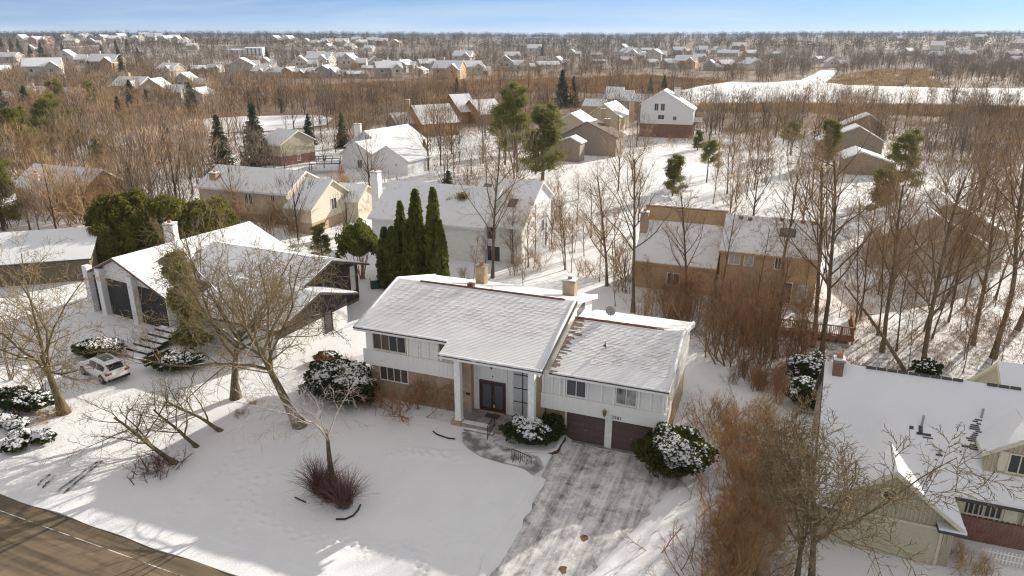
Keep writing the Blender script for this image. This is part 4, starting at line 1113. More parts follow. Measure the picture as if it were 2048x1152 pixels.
# deck
dk = thing('deck', 'red brown wooden deck with railing behind the tan house', 'deck', G(1620, 665), HR)
dk.location.z = 0
for k in range(30):
    mb = MB(); mb.box(-3.4, 3.4, -1.6 + k * .16, -1.6 + k * .16 + .15, .55, .60); part('plank', mb, M['deck_wood'], dk)
mb = MB(); mb.box(-3.45, 3.45, -1.68, -1.62, .25, .62); mb.box(3.40, 3.46, -1.62, 3.2, .25, .62); part('rim_board', mb, M['deck_wood'], dk)
mb = MB(); mb.box(-3.2, 3.2, -1.2, 3.0, .605, .66); part('deck_snow', mb, M['snow'], dk)
for k in range(8):
    x_ = -3.35 + k * .957; mb = MB(); mb.box(x_ - .05, x_ + .05, -1.64, -1.54, 0, 1.5); part('post', mb, M['deck_wood'], dk)
for x_, y_ in ((3.38, .0), (3.38, 1.6)): mb = MB(); mb.box(x_ - .05, x_ + .05, y_ - .05, y_ + .05, 0, 1.5); part('post', mb, M['deck_wood'], dk)
mb = MB(); mb.box(-3.45, 3.45, -1.68, -1.50, 1.5, 1.56); mb.box(3.3, 3.48, -1.5, 3.2, 1.5, 1.56); part('top_rail', mb, M['deck_wood'], dk)
bal = MB(); bal.box(-.025, .025, -.025, .025, .6, 1.5); bme = bal.mesh('baluster', M['deck_wood'])
for k in range(44): link('baluster', bme, dk, (-3.3 + k * .152, -1.59, 0))
for k in range(30): link('baluster', bme, dk, (3.39, -1.4 + k * .152, 0))

# ---- E: greige gabled house far right in the wood
E_ = House('greige_house', 'greige house with two nested snowy gables behind the tall wood trees', G(1840, 540)[:2])
zr = 6.6; A = G(1876, 434, zr); ED = np.array([.31, .951, 0]); A2 = A + ED * 7
E_.vol(A, A2, zr, 6.4, 5.6, 3.4, 3.7, 'greige', 'cream', oh=.4, og=.5, sth=.14)
zr = 7.4; A = G(1907, 408, zr); E_.vol(A, A + ED * 9, zr, 7.2, 6.6, 3.9, 4.0, 'greige', 'cream', oh=.4, og=.4, sth=.14)
zr = 4.6; A = G(1912, 474, zr); E_.vol(A, A + ED * 3, zr, 3.6, 3.0, 3.0, 3.0, 'greige', 'cream', oh=.3, og=.3)
E_.window(np.array(list(G(1800, 500, 1.6)[:2] - E_.l[:2]) + [1.6]), HE, -HN, 1.2, 1.3)
# ------------------------------------------------------------------ houses in the middle distance
M['white_wall'] = noisy('white_siding', (.66, .67, .68), (.76, .77, .78), 2, .7, stretch=(1, 1, 4))
M['cream_wall'] = noisy('cream_siding', (.56, .50, .40), (.66, .60, .50), 2, .7, stretch=(1, 1, 4))
M['beige_wall'] = noisy('beige_siding', (.42, .37, .28), (.50, .45, .35), 2, .7, stretch=(1, 1, 4))
M['brown_wall'] = noisy('orange_brown_siding', (.28, .15, .075), (.36, .20, .11), 2, .75, stretch=(1, 1, 4))
M['taupe_wall'] = noisy('taupe_siding', (.25, .20, .16), (.33, .27, .22), 2, .75, stretch=(1, 1, 4))
def px(u, v, z): return G(u, v, z)
def rl(A, d, Lr): return A, A + np.array(d) * Lr

Fh = House('white_skylight_house', 'white house with skylights and a stepped snowy roof beside the arborvitae row', G(930, 500)[:2])
A = px(964, 354, 8.7); PF, wF, rF = Fh.vol(*rl(A, HE, 8.2), 8.7, 7.2, 4.5, 4.5, 6.2, 'white_wall', 'white_wall', 'snow_thin', wins=(('F', .45, 3.6, 1.5, 1.4, 'glass', 'shingle'), ('F', .5, 1.0, 2.0, 1.8), ('B', .3, 3, .8, 1.4)))
A = px(900, 369, 8.0); Fh.vol(*rl(A - HE * 8.5, HE, 15.6), 8.0, 6.0, 4.5, 4.4, 5.6, 'white_wall', 'white_wall', 'snow_thin', wins=(('F', .6, 3.2, 1.4, 1.4, 'glass', 'shingle'),))
Fh.chimney(px(753, 372, 6)[:2], 0, 7.9, 1.1, 'stucco', HE)
for t, q in ((1.4, 1.2), (5.6, 3.2)): skylight(Fh, PF, t, q, 1.0, 1.2, 8.7, 4.2 / 7.2, rF)
Gh = House('cream_brick_house', 'cream house with long snowy roof and brick chimney behind the big yews', G(540, 420)[:2])
A = px(434, 329, 7.0); Gh.vol(*rl(A, HE, 16.4), 7.0, 5.1, 5.1, 4.5, 4.5, 'cream_wall', 'trim', 'snow_thin', wins=(('F', .55, 3.3, .5, 1.5), ('F', .60, 3.3, .5, 1.5), ('F', .85, 3.3, .6, 1.5)), brick=('brick', 1.2))
A = px(611, 355, 6.6); Gh.vol(*rl(A, HE, 4.6), 6.6, 5.6, 5.0, 3.4, 3.6, 'cream_wall', 'cream', 'snow_thin', wins=(('B', .45, 3.2, 1.2, 1.5),), brick=('brick', 1.5))
A = px(690, 366, 5.0); Gh.vol(*rl(A - HE * 1.0, HE, 5), 5.0, 3.0, 3.0, 3.0, 3.0, 'cream_wall', 'cream')
Gh.chimney(px(431, 357, 5.5)[:2], 3, 6.3, 1.2, 'brick', HE)
Ih = House('beige_house', 'beige two storey house half hidden by two dark spruces', G(590, 320)[:2])
A = px(564, 257, 7.0); d_ = (px(597, 260.5, 7) - A); d_ = d_ / np.linalg.norm(d_)
Ih.vol(*rl(A - d_ * 1.5, d_, 7), 7.0, 5.3, 4.5, 4.4, 4.6, 'beige_wall', 'trim', 'snow_thin', brick=('brick_red', 2.0), wins=(('B', .5, 1.3, .8, 1.2),))
A = px(580, 292, 3.6); Ih.vol(*rl(A - d_ * 5, d_, 6), 3.9, 3.2, 2.2, 2.6, 3.0, 'beige_wall', 'trim', brick=('brick_red', 1.4))
Hh = House('white_gable_house', 'white house with three nested gables and a broad sunlit snowy roof', G(760, 335)[:2])
A, B = px(727, 262, 7.0), px(816.5, 248, 7.0); dH = (B - A) / np.linalg.norm(B - A); nH = np.array([dH[1], -dH[0], 0])
Hh.vol(A, A + dH * 15, 7.0, 6.6, 6.0, 3.2, 3.4, 'white_wall', 'white_wall')
A = px(709, 284, 5.6); Hh.vol(A, A + dH * 7, 5.6, 5.2, 4.6, 2.9, 2.9, 'white_wall', 'white_wall', wins=(('A', .55, 1.2, 1.2, 1.6, 'glass_grey', 'white_wall'),))
A = px(771, 292, 5.4); Hh.vol(A, A + dH * 9, 5.4, 5.4, 4.8, 2.8, 2.8, 'white_wall', 'white_wall', wins=(('A', .7, 1.8, .3, .5),))
Hh.chimney(px(716, 262, 6)[:2], 0, 7.4, 1.4, 'stucco')
dk2 = thing('black_deck', 'black metal deck on posts beside the white gabled house', 'deck', G(652, 345), .15)
mb = MB(); mb.box(-3, 3, -1.6, 1.6, 1.9, 2.05); part('platform', mb, M['iron'], dk2)
mb = MB(); mb.box(-2.9, 2.9, -1.5, 1.5, 2.05, 2.12); part('platform_snow', mb, M['snow'], dk2)
for x_ in (-2.9, -1.4, 0, 1.4, 2.9):
    for y_ in (-1.55, 1.55):
        mb = MB(); mb.box(x_ - .06, x_ + .06, y_ - .06, y_ + .06, 0 if abs(x_) > 2 else 1.9, 3.0); part('post', mb, M['iron'], dk2)
for y_ in (-1.55, 1.55):
    mb = MB(); mb.box(-3, 3, y_ - .05, y_ + .05, 2.95, 3.05); part('top_rail', mb, M['iron'], dk2)
    mb = MB(); mb.box(-3, 3, y_ - .04, y_ + .04, 2.45, 2.52); part('middle_rail', mb, M['iron'], dk2)
Jh = House('brown_ranch_house', 'brown house with snowy roof in front of the marsh, lower of the pair', G(880, 262)[:2])
A, B = px(821.6, 211, 8), px(898.4, 207, 8); dJ = (B - A) / np.linalg.norm(B - A)
Jh.vol(A, A + dJ * 12, 8, 6.2, 5, 3.4, 4.0, 'brown_wall', 'shingle', wins=(('F', .4, 2.0, 1.2, 1.2),))
A = px(779, 226, 6); Jh.vol(A, A + dJ * 8, 6, 4.5, 4, 3.4, 3.4, 'taupe_wall', 'trim')
Jh.chimney(px(816, 216, 6)[:2], 2, 8.3, 1.2, 'brick')
Kh = House('orange_brown_house', 'orange brown house with tall gable and wide sunlit roof by the marsh', G(940, 250)[:2])
A, B = px(897, 189, 8.6), px(925, 187, 8.6); dK = dJ
Kh.vol(A, A + dK * 7.5, 8.6, 7.6, 6.5, 3.6, 4.2, 'brown_wall', 'shingle')
A = px(938, 200, 7.2); Kh.vol(A, A + dK * 9.5, 7.2, 7.0, 4.5, 3.2, 4.4, 'brown_wall', 'shingle', wins=(('F', .75, 1.6, 1.2, 1.3),))
L1 = House('taupe_skylight_house', 'taupe house with half bare brown roof and tall chimney among pines', G(1180, 320)[:2])
A = px(1173, 243.5, 7.6); dl = np.array([.40, .917, 0])
L1.vol(A, A + dl * 7, 7.6, 7.4, 6.4, 4.4, 4.2, 'taupe_wall', 'bare_brown', None)
PL, wL, rL = L1.vol(A + dl * .3, A + dl * 6.8, 7.62, .5, 6.3, 7.4, 4.3, 'taupe_wall', 'trim', 'snow_roof', oh=.3)
A = px(1140, 274, 5.4); L1.vol(A + dl * 0, A + dl * 4, 5.4, 2.6, 7.2, 4.2, 2.8, 'taupe_wall', 'trim')
L1.chimney(px(1214, 262, 5)[:2], 0, 7.6, 1.2, 'brick'); L1.chimney(px(1206, 228, 7)[:2], 2, 8.2, 1.2, 'brick')
L2 = House('tan_ranch_house', 'tan house with sunlit snowy roof partly hidden by a dark yew', G(1165, 275)[:2])
A, B = px(1141, 226, 6.4), px(1173, 215, 6.4); dq = (B - A) / np.linalg.norm(B - A)
L2.vol(A, A + dq * 11, 6.4, 4.8, 5.4, 3.6, 3.4, 'beige_wall', 'trim')
L3 = House('tan_gable_house', 'tan gabled house with brick chimney beside the tall white house', G(1240, 270)[:2])
A, B = px(1208, 207.5, 7.5), px(1238, 198.7, 7.5); dq = (B - A) / np.linalg.norm(B - A)
L3.vol(A, A + dq * 14, 7.5, 5.2, 6.2, 3.8, 3.4, 'beige_wall', 'trim')
L3.chimney(px(1264, 215, 6)[:2], 2, 8.0, 1.4, 'brick')
Nh = House('tall_white_house', 'tall white gabled house on a brick base with balcony near the lake', G(1325, 275)[:2])
A = G(1325, 275, 0); zr = 12.4; A = A + np.array([-.6, 0, 0]); dN = np.array([.30, .954, 0])
Nh.vol(A, A + dN * 9, zr, 8.6, 6.2, 7.4, 8.6, 'white_wall', 'trim', brick=('brick_red', 3.6), wins=(('A', .42, 8.0, 1.0, 1.8), ('A', .30, 8.0, 1.0, 1.8), ('A', .40, 5.4, 1.6, 1.1), ('A', .66, 5.2, .9, 1.0)))
A2 = A + np.array([5.2, 1.0, 0]); Nh.vol(A2, A2 + dN * 7, 8.8, 1.2, 3.6, 8.4, 7.0, 'brick', 'trim')
bal = Nh.box('balcony', (A2 + np.array([4.8, 2.6, 0]))[:2], (1, .2), 3.2, 2.6, 3.9, 4.1, 'trim'); Nh.box('balcony_rail', (A2 + np.array([4.9, 1.4, 0]))[:2], (1, .2), 3.3, .12, 4.1, 5.1, 'white_wall', bal)
for x_ in (3.5, 6.2): Nh.box('balcony_post', (A2 + np.array([x_, 1.5, 0]))[:2], (1, 0), .2, .2, -.3, 3.9, 'trim')
Nh.chimney((A + dN * 4 + np.array([3.4, 0, 0]))[:2], 8, 12.6, 1.4, 'stucco')
Mh = House('grey_lake_house', 'grey house with blue shaded snowy roof at the edge of the marsh', G(1225, 212)[:2])
A = px(1213, 173, 8); Mh.vol(*rl(A, HE, 7), 8, 6, 5, 4, 4.4, 'greige', 'trim', wins=(('F', .4, 2.6, 2, 1.2),)); A = px(1245, 180, 7); Mh.vol(*rl(A, HE, 4.6), 7, 6, 5, 3.6, 4.0, 'greige', 'trim')
A = px(1170, 197, 5); Mh.vol(*rl(A, HE, 8), 5, 4, 4, 2.8, 2.8, 'greige', 'trim'); A = px(1268, 187, 6); Mh.vol(*rl(A, HE, 7), 6, 4.5, 4, 3.4, 3.4, 'greige', 'trim')
Oh = House('taupe_wood_house', 'taupe gabled house with long snowy roof planes among conifers near the lake', G(1730, 320)[:2])
A = px(1741, 228, 7.6); OD = np.array([.26, .966, 0]); Oh.vol(A, A + OD * 6, 7.6, 9.5, 4.2, 3.2, 4.6, 'taupe_wall', 'trim')
A = px(1720, 252, 6.4); Oh.vol(A, A + OD * 6, 6.4, 8.5, 6.0, 2.8, 3.0, 'taupe_wall', 'trim')
A = px(1720, 300, 4.6); Oh.vol(A - OD * 2, A + OD * 6, 4.6, 3.0, 7.0, 3.2, 2.4, 'taupe_wall', 'trim')
Ph = House('brown_hidden_house', 'brown gabled house with snowy roof behind the thicket of thin bare trees', G(170, 400)[:2])
A = px(121, 332, 6.4); Ph.vol(*rl(A - HE * 6, HE, 14.8), 6.4, 4.6, 4.6, 3.6, 3.6, 'brown_wall', 'trim', 'snow_thin')
Ph.chimney(px(80, 385, 3)[:2], 0, 5.8, .9, 'stucco')
Qh = House('low_edge_house', 'low house with wide snowy roof cut off at the picture edge', G(-10, 560)[:2])
A = px(-60, 470, 4.6); Qh.vol(A, A + np.array([.95, .30, 0]) * 13, 4.6, 6.5, 5, 2.6, 3.0, 'olive_wood', 'dark_edge')
Qh.box('red_column', (G(2, 560, 0))[:2], (1, 0), .5, .5, 0, 3.2, 'brick_red')
# ------------------------------------------------------------------ far houses: a few kinds, each copy a house of its own
M['far_wall'] = m = noisy('far_siding', (.40, .36, .31), (.58, .55, .50), .4, .75, rand=.30)
M['far_wall2'] = noisy('far_tan_siding', (.34, .22, .13), (.44, .30, .19), .4, .75, rand=.30)
FARPOS = []
def far_proto(kind, name, label):
    h = House(name, label, (0.0, 300.0)); X1, X2 = (-6.5, 300.0), (6.5, 300.0); w = 'far_wall' if kind in (0, 2, 3) else 'far_wall2'
    if kind in (0, 1):
        h.vol(X1, X2, 7.6, 5.6, 5.2, 4.6, 4.6, w, 'trim', wins=(('F', .2, 3.2, 1.2, 1.3), ('F', .75, 3.2, 1.2, 1.3), ('F', .75, 1.0, 1.6, 1.3)))
        h.vol((3.2, 293.0), (3.2, 300.0), 6.4, 3.0, 3.0, 4.0, 4.0, w, 'trim', wins=(('A', .5, 3.2, 1.2, 1.2),))
        h.chimney((-3, 301), 5, 8.6, 1.0, 'brick')
    elif kind == 2:
        h.vol((-1.5, 294.0), (-1.5, 306.0), 8.2, 5.0, 5.0, 4.4, 4.4, w, 'trim', wins=(('A', .35, 3.2, 1.2, 1.4), ('A', .65, 3.2, 1.2, 1.4), ('A', .5, 5.6, .9, 1.0)))
        h.vol((2, 299.0), (9.5, 299.0), 5.6, 4.0, 4.0, 3.0, 3.0, w, 'trim', wins=(('F', .6, 1.6, 2.2, 1.6, 'glass_grey'),))
    else:
        h.vol((-9, 300.0), (9, 300.0), 5.4, 5.4, 5.0, 3.0, 3.0, w, 'trim', wins=(('F', .2, 1.7, 1.4, 1.2), ('F', .5, 1.7, 1.4, 1.2), ('F', .8, 1.7, 1.4, 1.2)))
        h.chimney((2, 300), 4, 6.4, 1.0, 'brick')
    return h.o
FP = [far_proto(0, 'distant_house', 'a'), far_proto(1, 'distant_house', 'a'), far_proto(2, 'distant_house', 'a'), far_proto(3, 'distant_house', 'a')]
FW = [13, 13, 14, 18]; fused = [False] * 4
def far_house(u, v, wpx, label, group, kind=None):
    p = hit(u, v); k = rnd.choice((0, 0, 1, 2, 2, 3)) if kind is None else kind
    dist = math.hypot(p[0], p[1]); sc = 1.12 * max(.75, min(1.6, wpx * dist / FPX / FW[k])); rz = rnd.uniform(-.5, .5) + (math.pi / 2 if rnd.random() < .2 else 0)
    FARPOS.append((p[0], p[1], FW[k] * sc))
    if not fused[k]:
        o = FP[k]; fused[k] = True; kids(o); [kids(c) for c in kids(o)]; o.location = tuple(p); o.rotation_euler = (0, 0, rz); o.scale = (sc,) * 3; tag(o, label, 'house', group); return o
    return dup(FP[k], p, rz, sc, label, group)
ORD = ('first second third fourth fifth sixth seventh eighth ninth tenth eleventh twelfth thirteenth fourteenth fifteenth sixteenth seventeenth eighteenth nineteenth twentieth twenty-first twenty-second twenty-third twenty-fourth twenty-fifth').split()
def ranked(lst):
    order = sorted(range(len(lst)), key=lambda i: lst[i][0]); rk = {i: ORD[k] for k, i in enumerate(order)}
    return [(rk[i], *lst[i]) for i in range(len(lst))]
row = [(488, 151, 47), (526, 155, 29), (539, 146, 25), (557, 155, 27), (582, 155, 29), (600, 155, 20), (607, 138, 36), (631, 155, 27), (652, 155, 34), (644, 135, 43), (634, 124, 29), (692, 126, 29), (705, 136, 40), (672, 155, 20), (696, 155, 27), (714, 155, 31), (741, 142, 20), (755, 137, 34), (777, 155, 45), (786, 142, 22), (809, 144, 34), (840, 148, 38), (535, 133, 25), (429, 144, 22)]
for n_, u, v, w in ranked(row): far_house(u, v, w, 'snow roofed house, %s from the left in the row beyond the brown marsh' % n_, 'houses in the row beyond the marsh')
far_house(900, 157, 50, 'orange brown house with broad snowy roof at the end of the marsh row', 'houses at the end of the marsh row', 1)
for n_, u, v, w in ranked([(941, 150, 40), (959, 149, 34), (876, 136, 36), (854, 140, 31), (928, 126, 34)]): far_house(u, v, w, 'pale house, %s from the left round the orange brown one ending the marsh row' % n_, 'houses at the end of the marsh row')
for n_, u, v, w in ranked([(1015, 141, 43), (1047, 141, 29), (1024, 123, 27), (1069, 108, 56), (1094, 137, 40), (1119, 132, 27), (1146, 113, 20), (1193, 113, 20), (1197, 127, 22), (1251, 111, 20), (1269, 118, 27)]): far_house(u, v, w, 'wide snow roofed house, %s from the left of those beyond the reed field' % n_, 'houses beyond the reed field')
for n_, u, v, w in ranked([(1249, 104, 22), (1269, 117, 29), (1253, 128, 20), (1310, 122, 34), (1294, 104, 22), (1357, 110, 22), (1372, 108, 14), (1397, 124, 22), (1404, 108, 22), (1435, 108, 20), (1456, 113, 34), (1478, 102, 22), (1500, 115, 20), (1554, 115, 16), (1339, 137, 27), (1372, 137, 36), (1424, 141, 29), (1449, 141, 29), (1303, 133, 20), (1500, 128, 18)]): far_house(u, v, w, 'small snow roofed house, %s from the left in the cluster behind the lake' % n_, 'houses behind the lake shore')
far_house(1505, 139, 56, 'long low snow roofed house right above the lake shore thicket', 'houses behind the lake shore', 3)
far_house(1666, 135, 27, 'white gabled house alone at the mouth of the lake inlet', 'houses at the lake inlet', 2)
far_house(1637, 126, 18, 'small house beside the white gabled house at the inlet', 'houses at the lake inlet', 0)
for n_, u, v, w in ranked([(13, 124, 45), (74, 146, 25), (92, 157, 49), (144, 130, 36), (216, 143, 49), (11, 150, 22), (79, 203, 31), (27, 205, 40), (157, 196, 40), (238, 189, 45), (346, 154, 36), (382, 180, 45), (398, 148, 20), (431, 145, 18), (402, 206, 27)]): far_house(u, v, w, 'house among trees beyond the pond, %s from the left in the wooded quarter' % n_, 'houses in the wooded quarter')
far_house(274, 196, 54, 'tan house with broad sunlit snowy roof beyond the pond thicket', 'houses in the wooded quarter', 1)
far_house(325, 198, 54, 'grey gabled house beyond the pond thicket', 'houses in the wooded quarter', 2)
hill = [(220, 150), (330, 160), (420, 160), (600, 130), (640, 150), (760, 120), (830, 140), (830, 170), (930, 140), (1030, 150), (1090, 130), (1230, 140), (1290, 110), (1350, 130), (1410, 125), (1500, 150), (1560, 140), (1600, 160), (1670, 160), (290, 230), (1720, 210), (1650, 190)]
for n_, X_, Y_ in ranked(hill): far_house(X_ * .2246, 52 + Y_ * .2246, rnd.uniform(16, 24), 'tiny snow roofed house, %s from the left on the far slope under the ridge' % n_, 'houses on the far slope')
for n_, X_, Y_ in ranked([(690, 150), (810, 150), (1050, 185), (1140, 185), (1270, 185), (1160, 212), (1340, 212), (960, 165), (1440, 185), (1540, 165), (1620, 175), (1740, 185), (1510, 230), (1400, 155)]): far_house(400 + X_ * .2246, 52 + Y_ * .2246, rnd.uniform(16, 26), 'tiny pale house, %s from the left behind the dark conifer belt' % n_, 'houses behind the conifer belt')
for n_, u, v in ranked([(1787, 82), (1813, 110), (1867, 118), (1873, 101), (1919, 110), (1929, 120), (1959, 82), (2026, 118), (2007, 128), (2034, 132), (2044, 96)]): far_house(u, v, rnd.uniform(16, 24), 'tiny house, %s from the left in the grey wood beyond the lake' % n_, 'houses in the wood beyond the lake')
# white building with rows of windows
p = hit(508, 113); wb = House('white_block', 'white three storey building with rows of dark windows far off', p[:2]); w_ = 34 * p[1] / FPX
wb.vol((p[0] - w_ / 2, p[1] + 6), (p[0] + w_ / 2, p[1] + 6), 11.5, 6, 6, 10.4, 10.4, 'white_wall', 'trim', wins=tuple(('F', .15 + .23 * i, z, 2.0, 2.2, 'glass', 'white_wall', 1) for i in range(4) for z in (2.5, 5.5, 8.4)))
wb.vol((p[0] - w_ / 2 - 22, p[1] + 10), (p[0] - w_ / 2, p[1] + 10), 9.5, 6, 6, 8.0, 8.0, 'white_wall', 'trim', wins=tuple(('F', .2 + .3 * i, z, 2.0, 2.0, 'glass', 'white_wall', 1) for i in range(3) for z in (2.5, 5.5)))
FARPOS.append((p[0], p[1], w_ + 20))
# ------------------------------------------------------------------ growing trees
def _nrm(v): return v / np.maximum(np.linalg.norm(v, axis=-1, keepdims=True), 1e-9)

def poly_grow(rng, S, D, Ln, m, wander, up):
    P = [S]; d = D
    for j in range(m - 1):
        d = _nrm(d + rng.normal(0, wander, d.shape) + np.array([0, 0, up]))
        P.append(P[-1] + d * (Ln / (m - 1))[:, None])
    return np.stack(P, 1)

def spawn(rng, P, R, Ln, n, tmin, tmax, ang, angsd, ratio, shrink, rr, rmin):
    N, m, _ = P.shape
    k = np.arange(n)[None, :].repeat(N, 0)
    t = tmin + (tmax - tmin) * (k + rng.random((N, n))) / n
    f = t * (m - 1); i = np.minimum(f.astype(int), m - 2); w = (f - i)[..., None]
    I = np.arange(N)[:, None]
    S = P[I, i] * (1 - w) + P[I, i + 1] * w
    T = _nrm(P[I, i + 1] - P[I, i])
    r = R[I, i] * (1 - w[..., 0]) + R[I, i + 1] * w[..., 0]
    ref = np.where(np.abs(T[..., 2:3]) < .9, np.array([0, 0, 1.]), np.array([1., 0, 0]))
    U = _nrm(np.cross(T, ref)); W = np.cross(T, U)
    az = k * 2.4 + rng.random((N, 1)) * 6.28 + rng.normal(0, .5, (N, n))
    a = np.radians(rng.normal(ang, angsd, (N, n)))
    D = T * np.cos(a)[..., None] + (U * np.cos(az)[..., None] + W * np.sin(az)[..., None]) * np.sin(a)[..., None]
    L2 = Ln[:, None] * ratio * (1 - shrink * (t - tmin) / (tmax - tmin + 1e-6)) * rng.uniform(.7, 1.25, (N, n))
    r2 = np.maximum(r * rr, rmin)
    return S.reshape(-1, 3), _nrm(D.reshape(-1, 3)), L2.ravel(), r2.ravel()

def tubes(P, R, k):
    N, m, _ = P.shape
    T = np.gradient(P, axis=1); T = _nrm(T)
    ref = np.where(np.abs(T[:, :1, 2:3]) < .9, np.array([0, 0, 1.]), np.array([1., 0, 0]))
    U = _nrm(np.cross(T, np.broadcast_to(ref, T.shape))); W = np.cross(T, U)
    g = np.arange(k) * 2 * np.pi / k
    V = P[:, :, None] + (U[:, :, None] * np.cos(g)[:, None] + W[:, :, None] * np.sin(g)[:, None]) * R[:, :, None, None]
    idx = np.arange(N * m * k).reshape(N, m, k)
    F = np.stack([idx[:, :-1], np.roll(idx, -1, 2)[:, :-1], np.roll(idx, -1, 2)[:, 1:], idx[:, 1:]], -1).reshape(-1, 4)
    return V.reshape(-1, 3), F

def cat_mesh(parts):
    Vs, Fs, o = [], [], 0
    for V, F in parts:
        Vs.append(V); Fs.append(F + o); o += len(V)
    return np.concatenate(Vs), np.concatenate(Fs)

LIMBS = {}
def grow(seed, trunks, levels, split=2, flare=1.5):
    """trunks: list of (base, direction, length, radius, points, wander, up); returns trunk mesh and crown mesh arrays"""
    rng = np.random.default_rng(seed)
    S = np.array([t[0] for t in trunks], float); D = _nrm(np.array([t[1] for t in trunks], float)); Ln = np.array([t[2] for t in trunks], float); r0 = np.array([t[3] for t in trunks], float)
    m = trunks[0][4]
    P = poly_grow(rng, S, D, Ln, m, trunks[0][5], trunks[0][6])
    tt = np.linspace(0, 1, m); R = r0[:, None] * (1 - .62 * tt)[None, :]; R[:, 0] *= flare
    out = [[tubes(P, R, 8)]]
    for q, lv in enumerate(levels):
        S, D, Ln, r0 = spawn(rng, P, R, Ln, lv['n'], lv.get('t0', .25), lv.get('t1', 1.0), lv.get('a', 42), lv.get('as', 10), lv['ratio'], lv.get('shrink', .4), lv.get('rr', .6), lv.get('rmin', .008))
        if 'keep' in lv:
            kp = rng.random(len(S)) < lv['keep']; S, D, Ln, r0 = S[kp], D[kp], Ln[kp], r0[kp]
        m = lv.get('m', 4); P = poly_grow(rng, S, D, Ln, m, lv.get('w', .12), lv.get('up', .05))
        R = r0[:, None] * (1 - (1 - lv.get('tip', .3)) * np.linspace(0, 1, m))[None, :]
        out.append([tubes(P, R, lv.get('k', 4))])
        if q == 0: LIMBS[seed] = (P, R)
    a = cat_mesh(sum(out[:split], [])); b = cat_mesh(sum(out[split:], []))
    return a, b

def bark(name, c1, c2, moss=None, rand=.18):
    m, nt, b = mat0(name)
    n = noise(nt, coord(nt, (1, 1, .22)), 9, 6, .7)
    col = ramp(nt, n, [(.35, c1), (.65, c2)])
    if moss:
        n2 = noise(nt, coord(nt), 1.2, 3); col = mixc(nt, ramp(nt, n2, [(.45, 0.0), (.65, .7)]), col, moss)
    oi = nt.nodes.new('ShaderNodeObjectInfo'); k = ramp(nt, oi.outputs['Random'], [(0, 1 - rand), (1, 1 + rand)])
    col = mixc(nt, 1.0, col, k, 'MULTIPLY')
    nt.links.new(col, b.inputs['Base Color']); b.inputs['Roughness'].default_value = .9; b.inputs['Specular IOR Level'].default_value = .2
    bump(nt, b, n, .8, .06)
    return m
M['bark_yard'] = bark('mossy_grey_bark', (.075, .058, .036), (.23, .18, .11), (.15, .13, .05))
M['twig_yard'] = bark('olive_brown_twigs', (.19, .14, .08), (.33, .25, .145))
M['bark_wood'] = bark('grey_brown_bark', (.085, .062, .042), (.21, .155, .10))
M['twig_wood'] = bark('brown_twigs', (.21, .135, .075), (.38, .25, .14))
M['twig_warm'] = bark('warm_tan_twigs', (.32, .21, .12), (.50, .35, .205))
M['bark_pale'] = bark('pale_birch_bark', (.30, .26, .23), (.55, .50, .46))
M['twig_pale'] = bark('pinkish_birch_twigs', (.30, .20, .16), (.46, .35, .30))
M['twig_gold'] = bark('golden_brown_twigs', (.42, .26, .11), (.58, .39, .18))
M['twig_red'] = bark('red_brown_twigs', (.30, .155, .085), (.45, .25, .14))
M['grass_red'] = bark('red_brown_grass', (.10, .05, .045), (.26, .15, .12))

def limb_snow(seed):
    """snow lying along the flatter parts of the main limbs"""
    P, R = LIMBS[seed]; r = np.random.default_rng(seed + 900); out = []
    for p, q in zip(P, R):
        for i in range(1, len(p) - 2):
            t = p[i + 1] - p[i]; t = t / np.linalg.norm(t)
            if abs(t[2]) < .80 and r.random() < .6:
                a = p[i:i + 2] + np.array([0, 0, 1.0]) * (q[i:i + 2, None] * .62); out.append(a)
    A = np.array(out); m = A.mean(1, keepdims=True); A = np.concatenate([A[:, :1], m, A[:, 1:]], 1)
    rad = np.tile(np.array([.25, 1.0, .25]), (len(A), 1)) * r.uniform(.03, .05, (len(A), 1))
    return tubes(A, rad, 5)

class Kind:
    """one growth form: meshes shared by all its trees"""
    def __init__(s, name, arrs, mats, names=('trunk', 'crown'), cat='tree', smooth=(True, True), extra=()):
        s.me = [np_mesh(n, *a, M[m], smooth=sm_) for a, m, n, sm_ in zip(arrs, mats, names, smooth)]
        s.names = names; s.name = name; s.cat = cat; s.h = max(float(a[0][:, 2].max()) for a in arrs)
    def put(s, loc, label, h=None, rz=None, tilt=(0, 0), group=None, sink=.1, name=None, wide=1.0):
        k = (h / s.h) if h else 1.0
        o = thing(name or s.name, label, s.cat, (loc[0], loc[1], loc[2] - sink), 0, group)
        o.rotation_euler = (tilt[0], tilt[1], rnd.uniform(0, 6.28) if rz is None else rz); o.scale = (k * wide, k * wide, k)
        for n, me in zip(s.names, s.me):
            q = link(n, me, o)
            if n == 'branch_snow': q['kind'] = 'stuff'
        return o

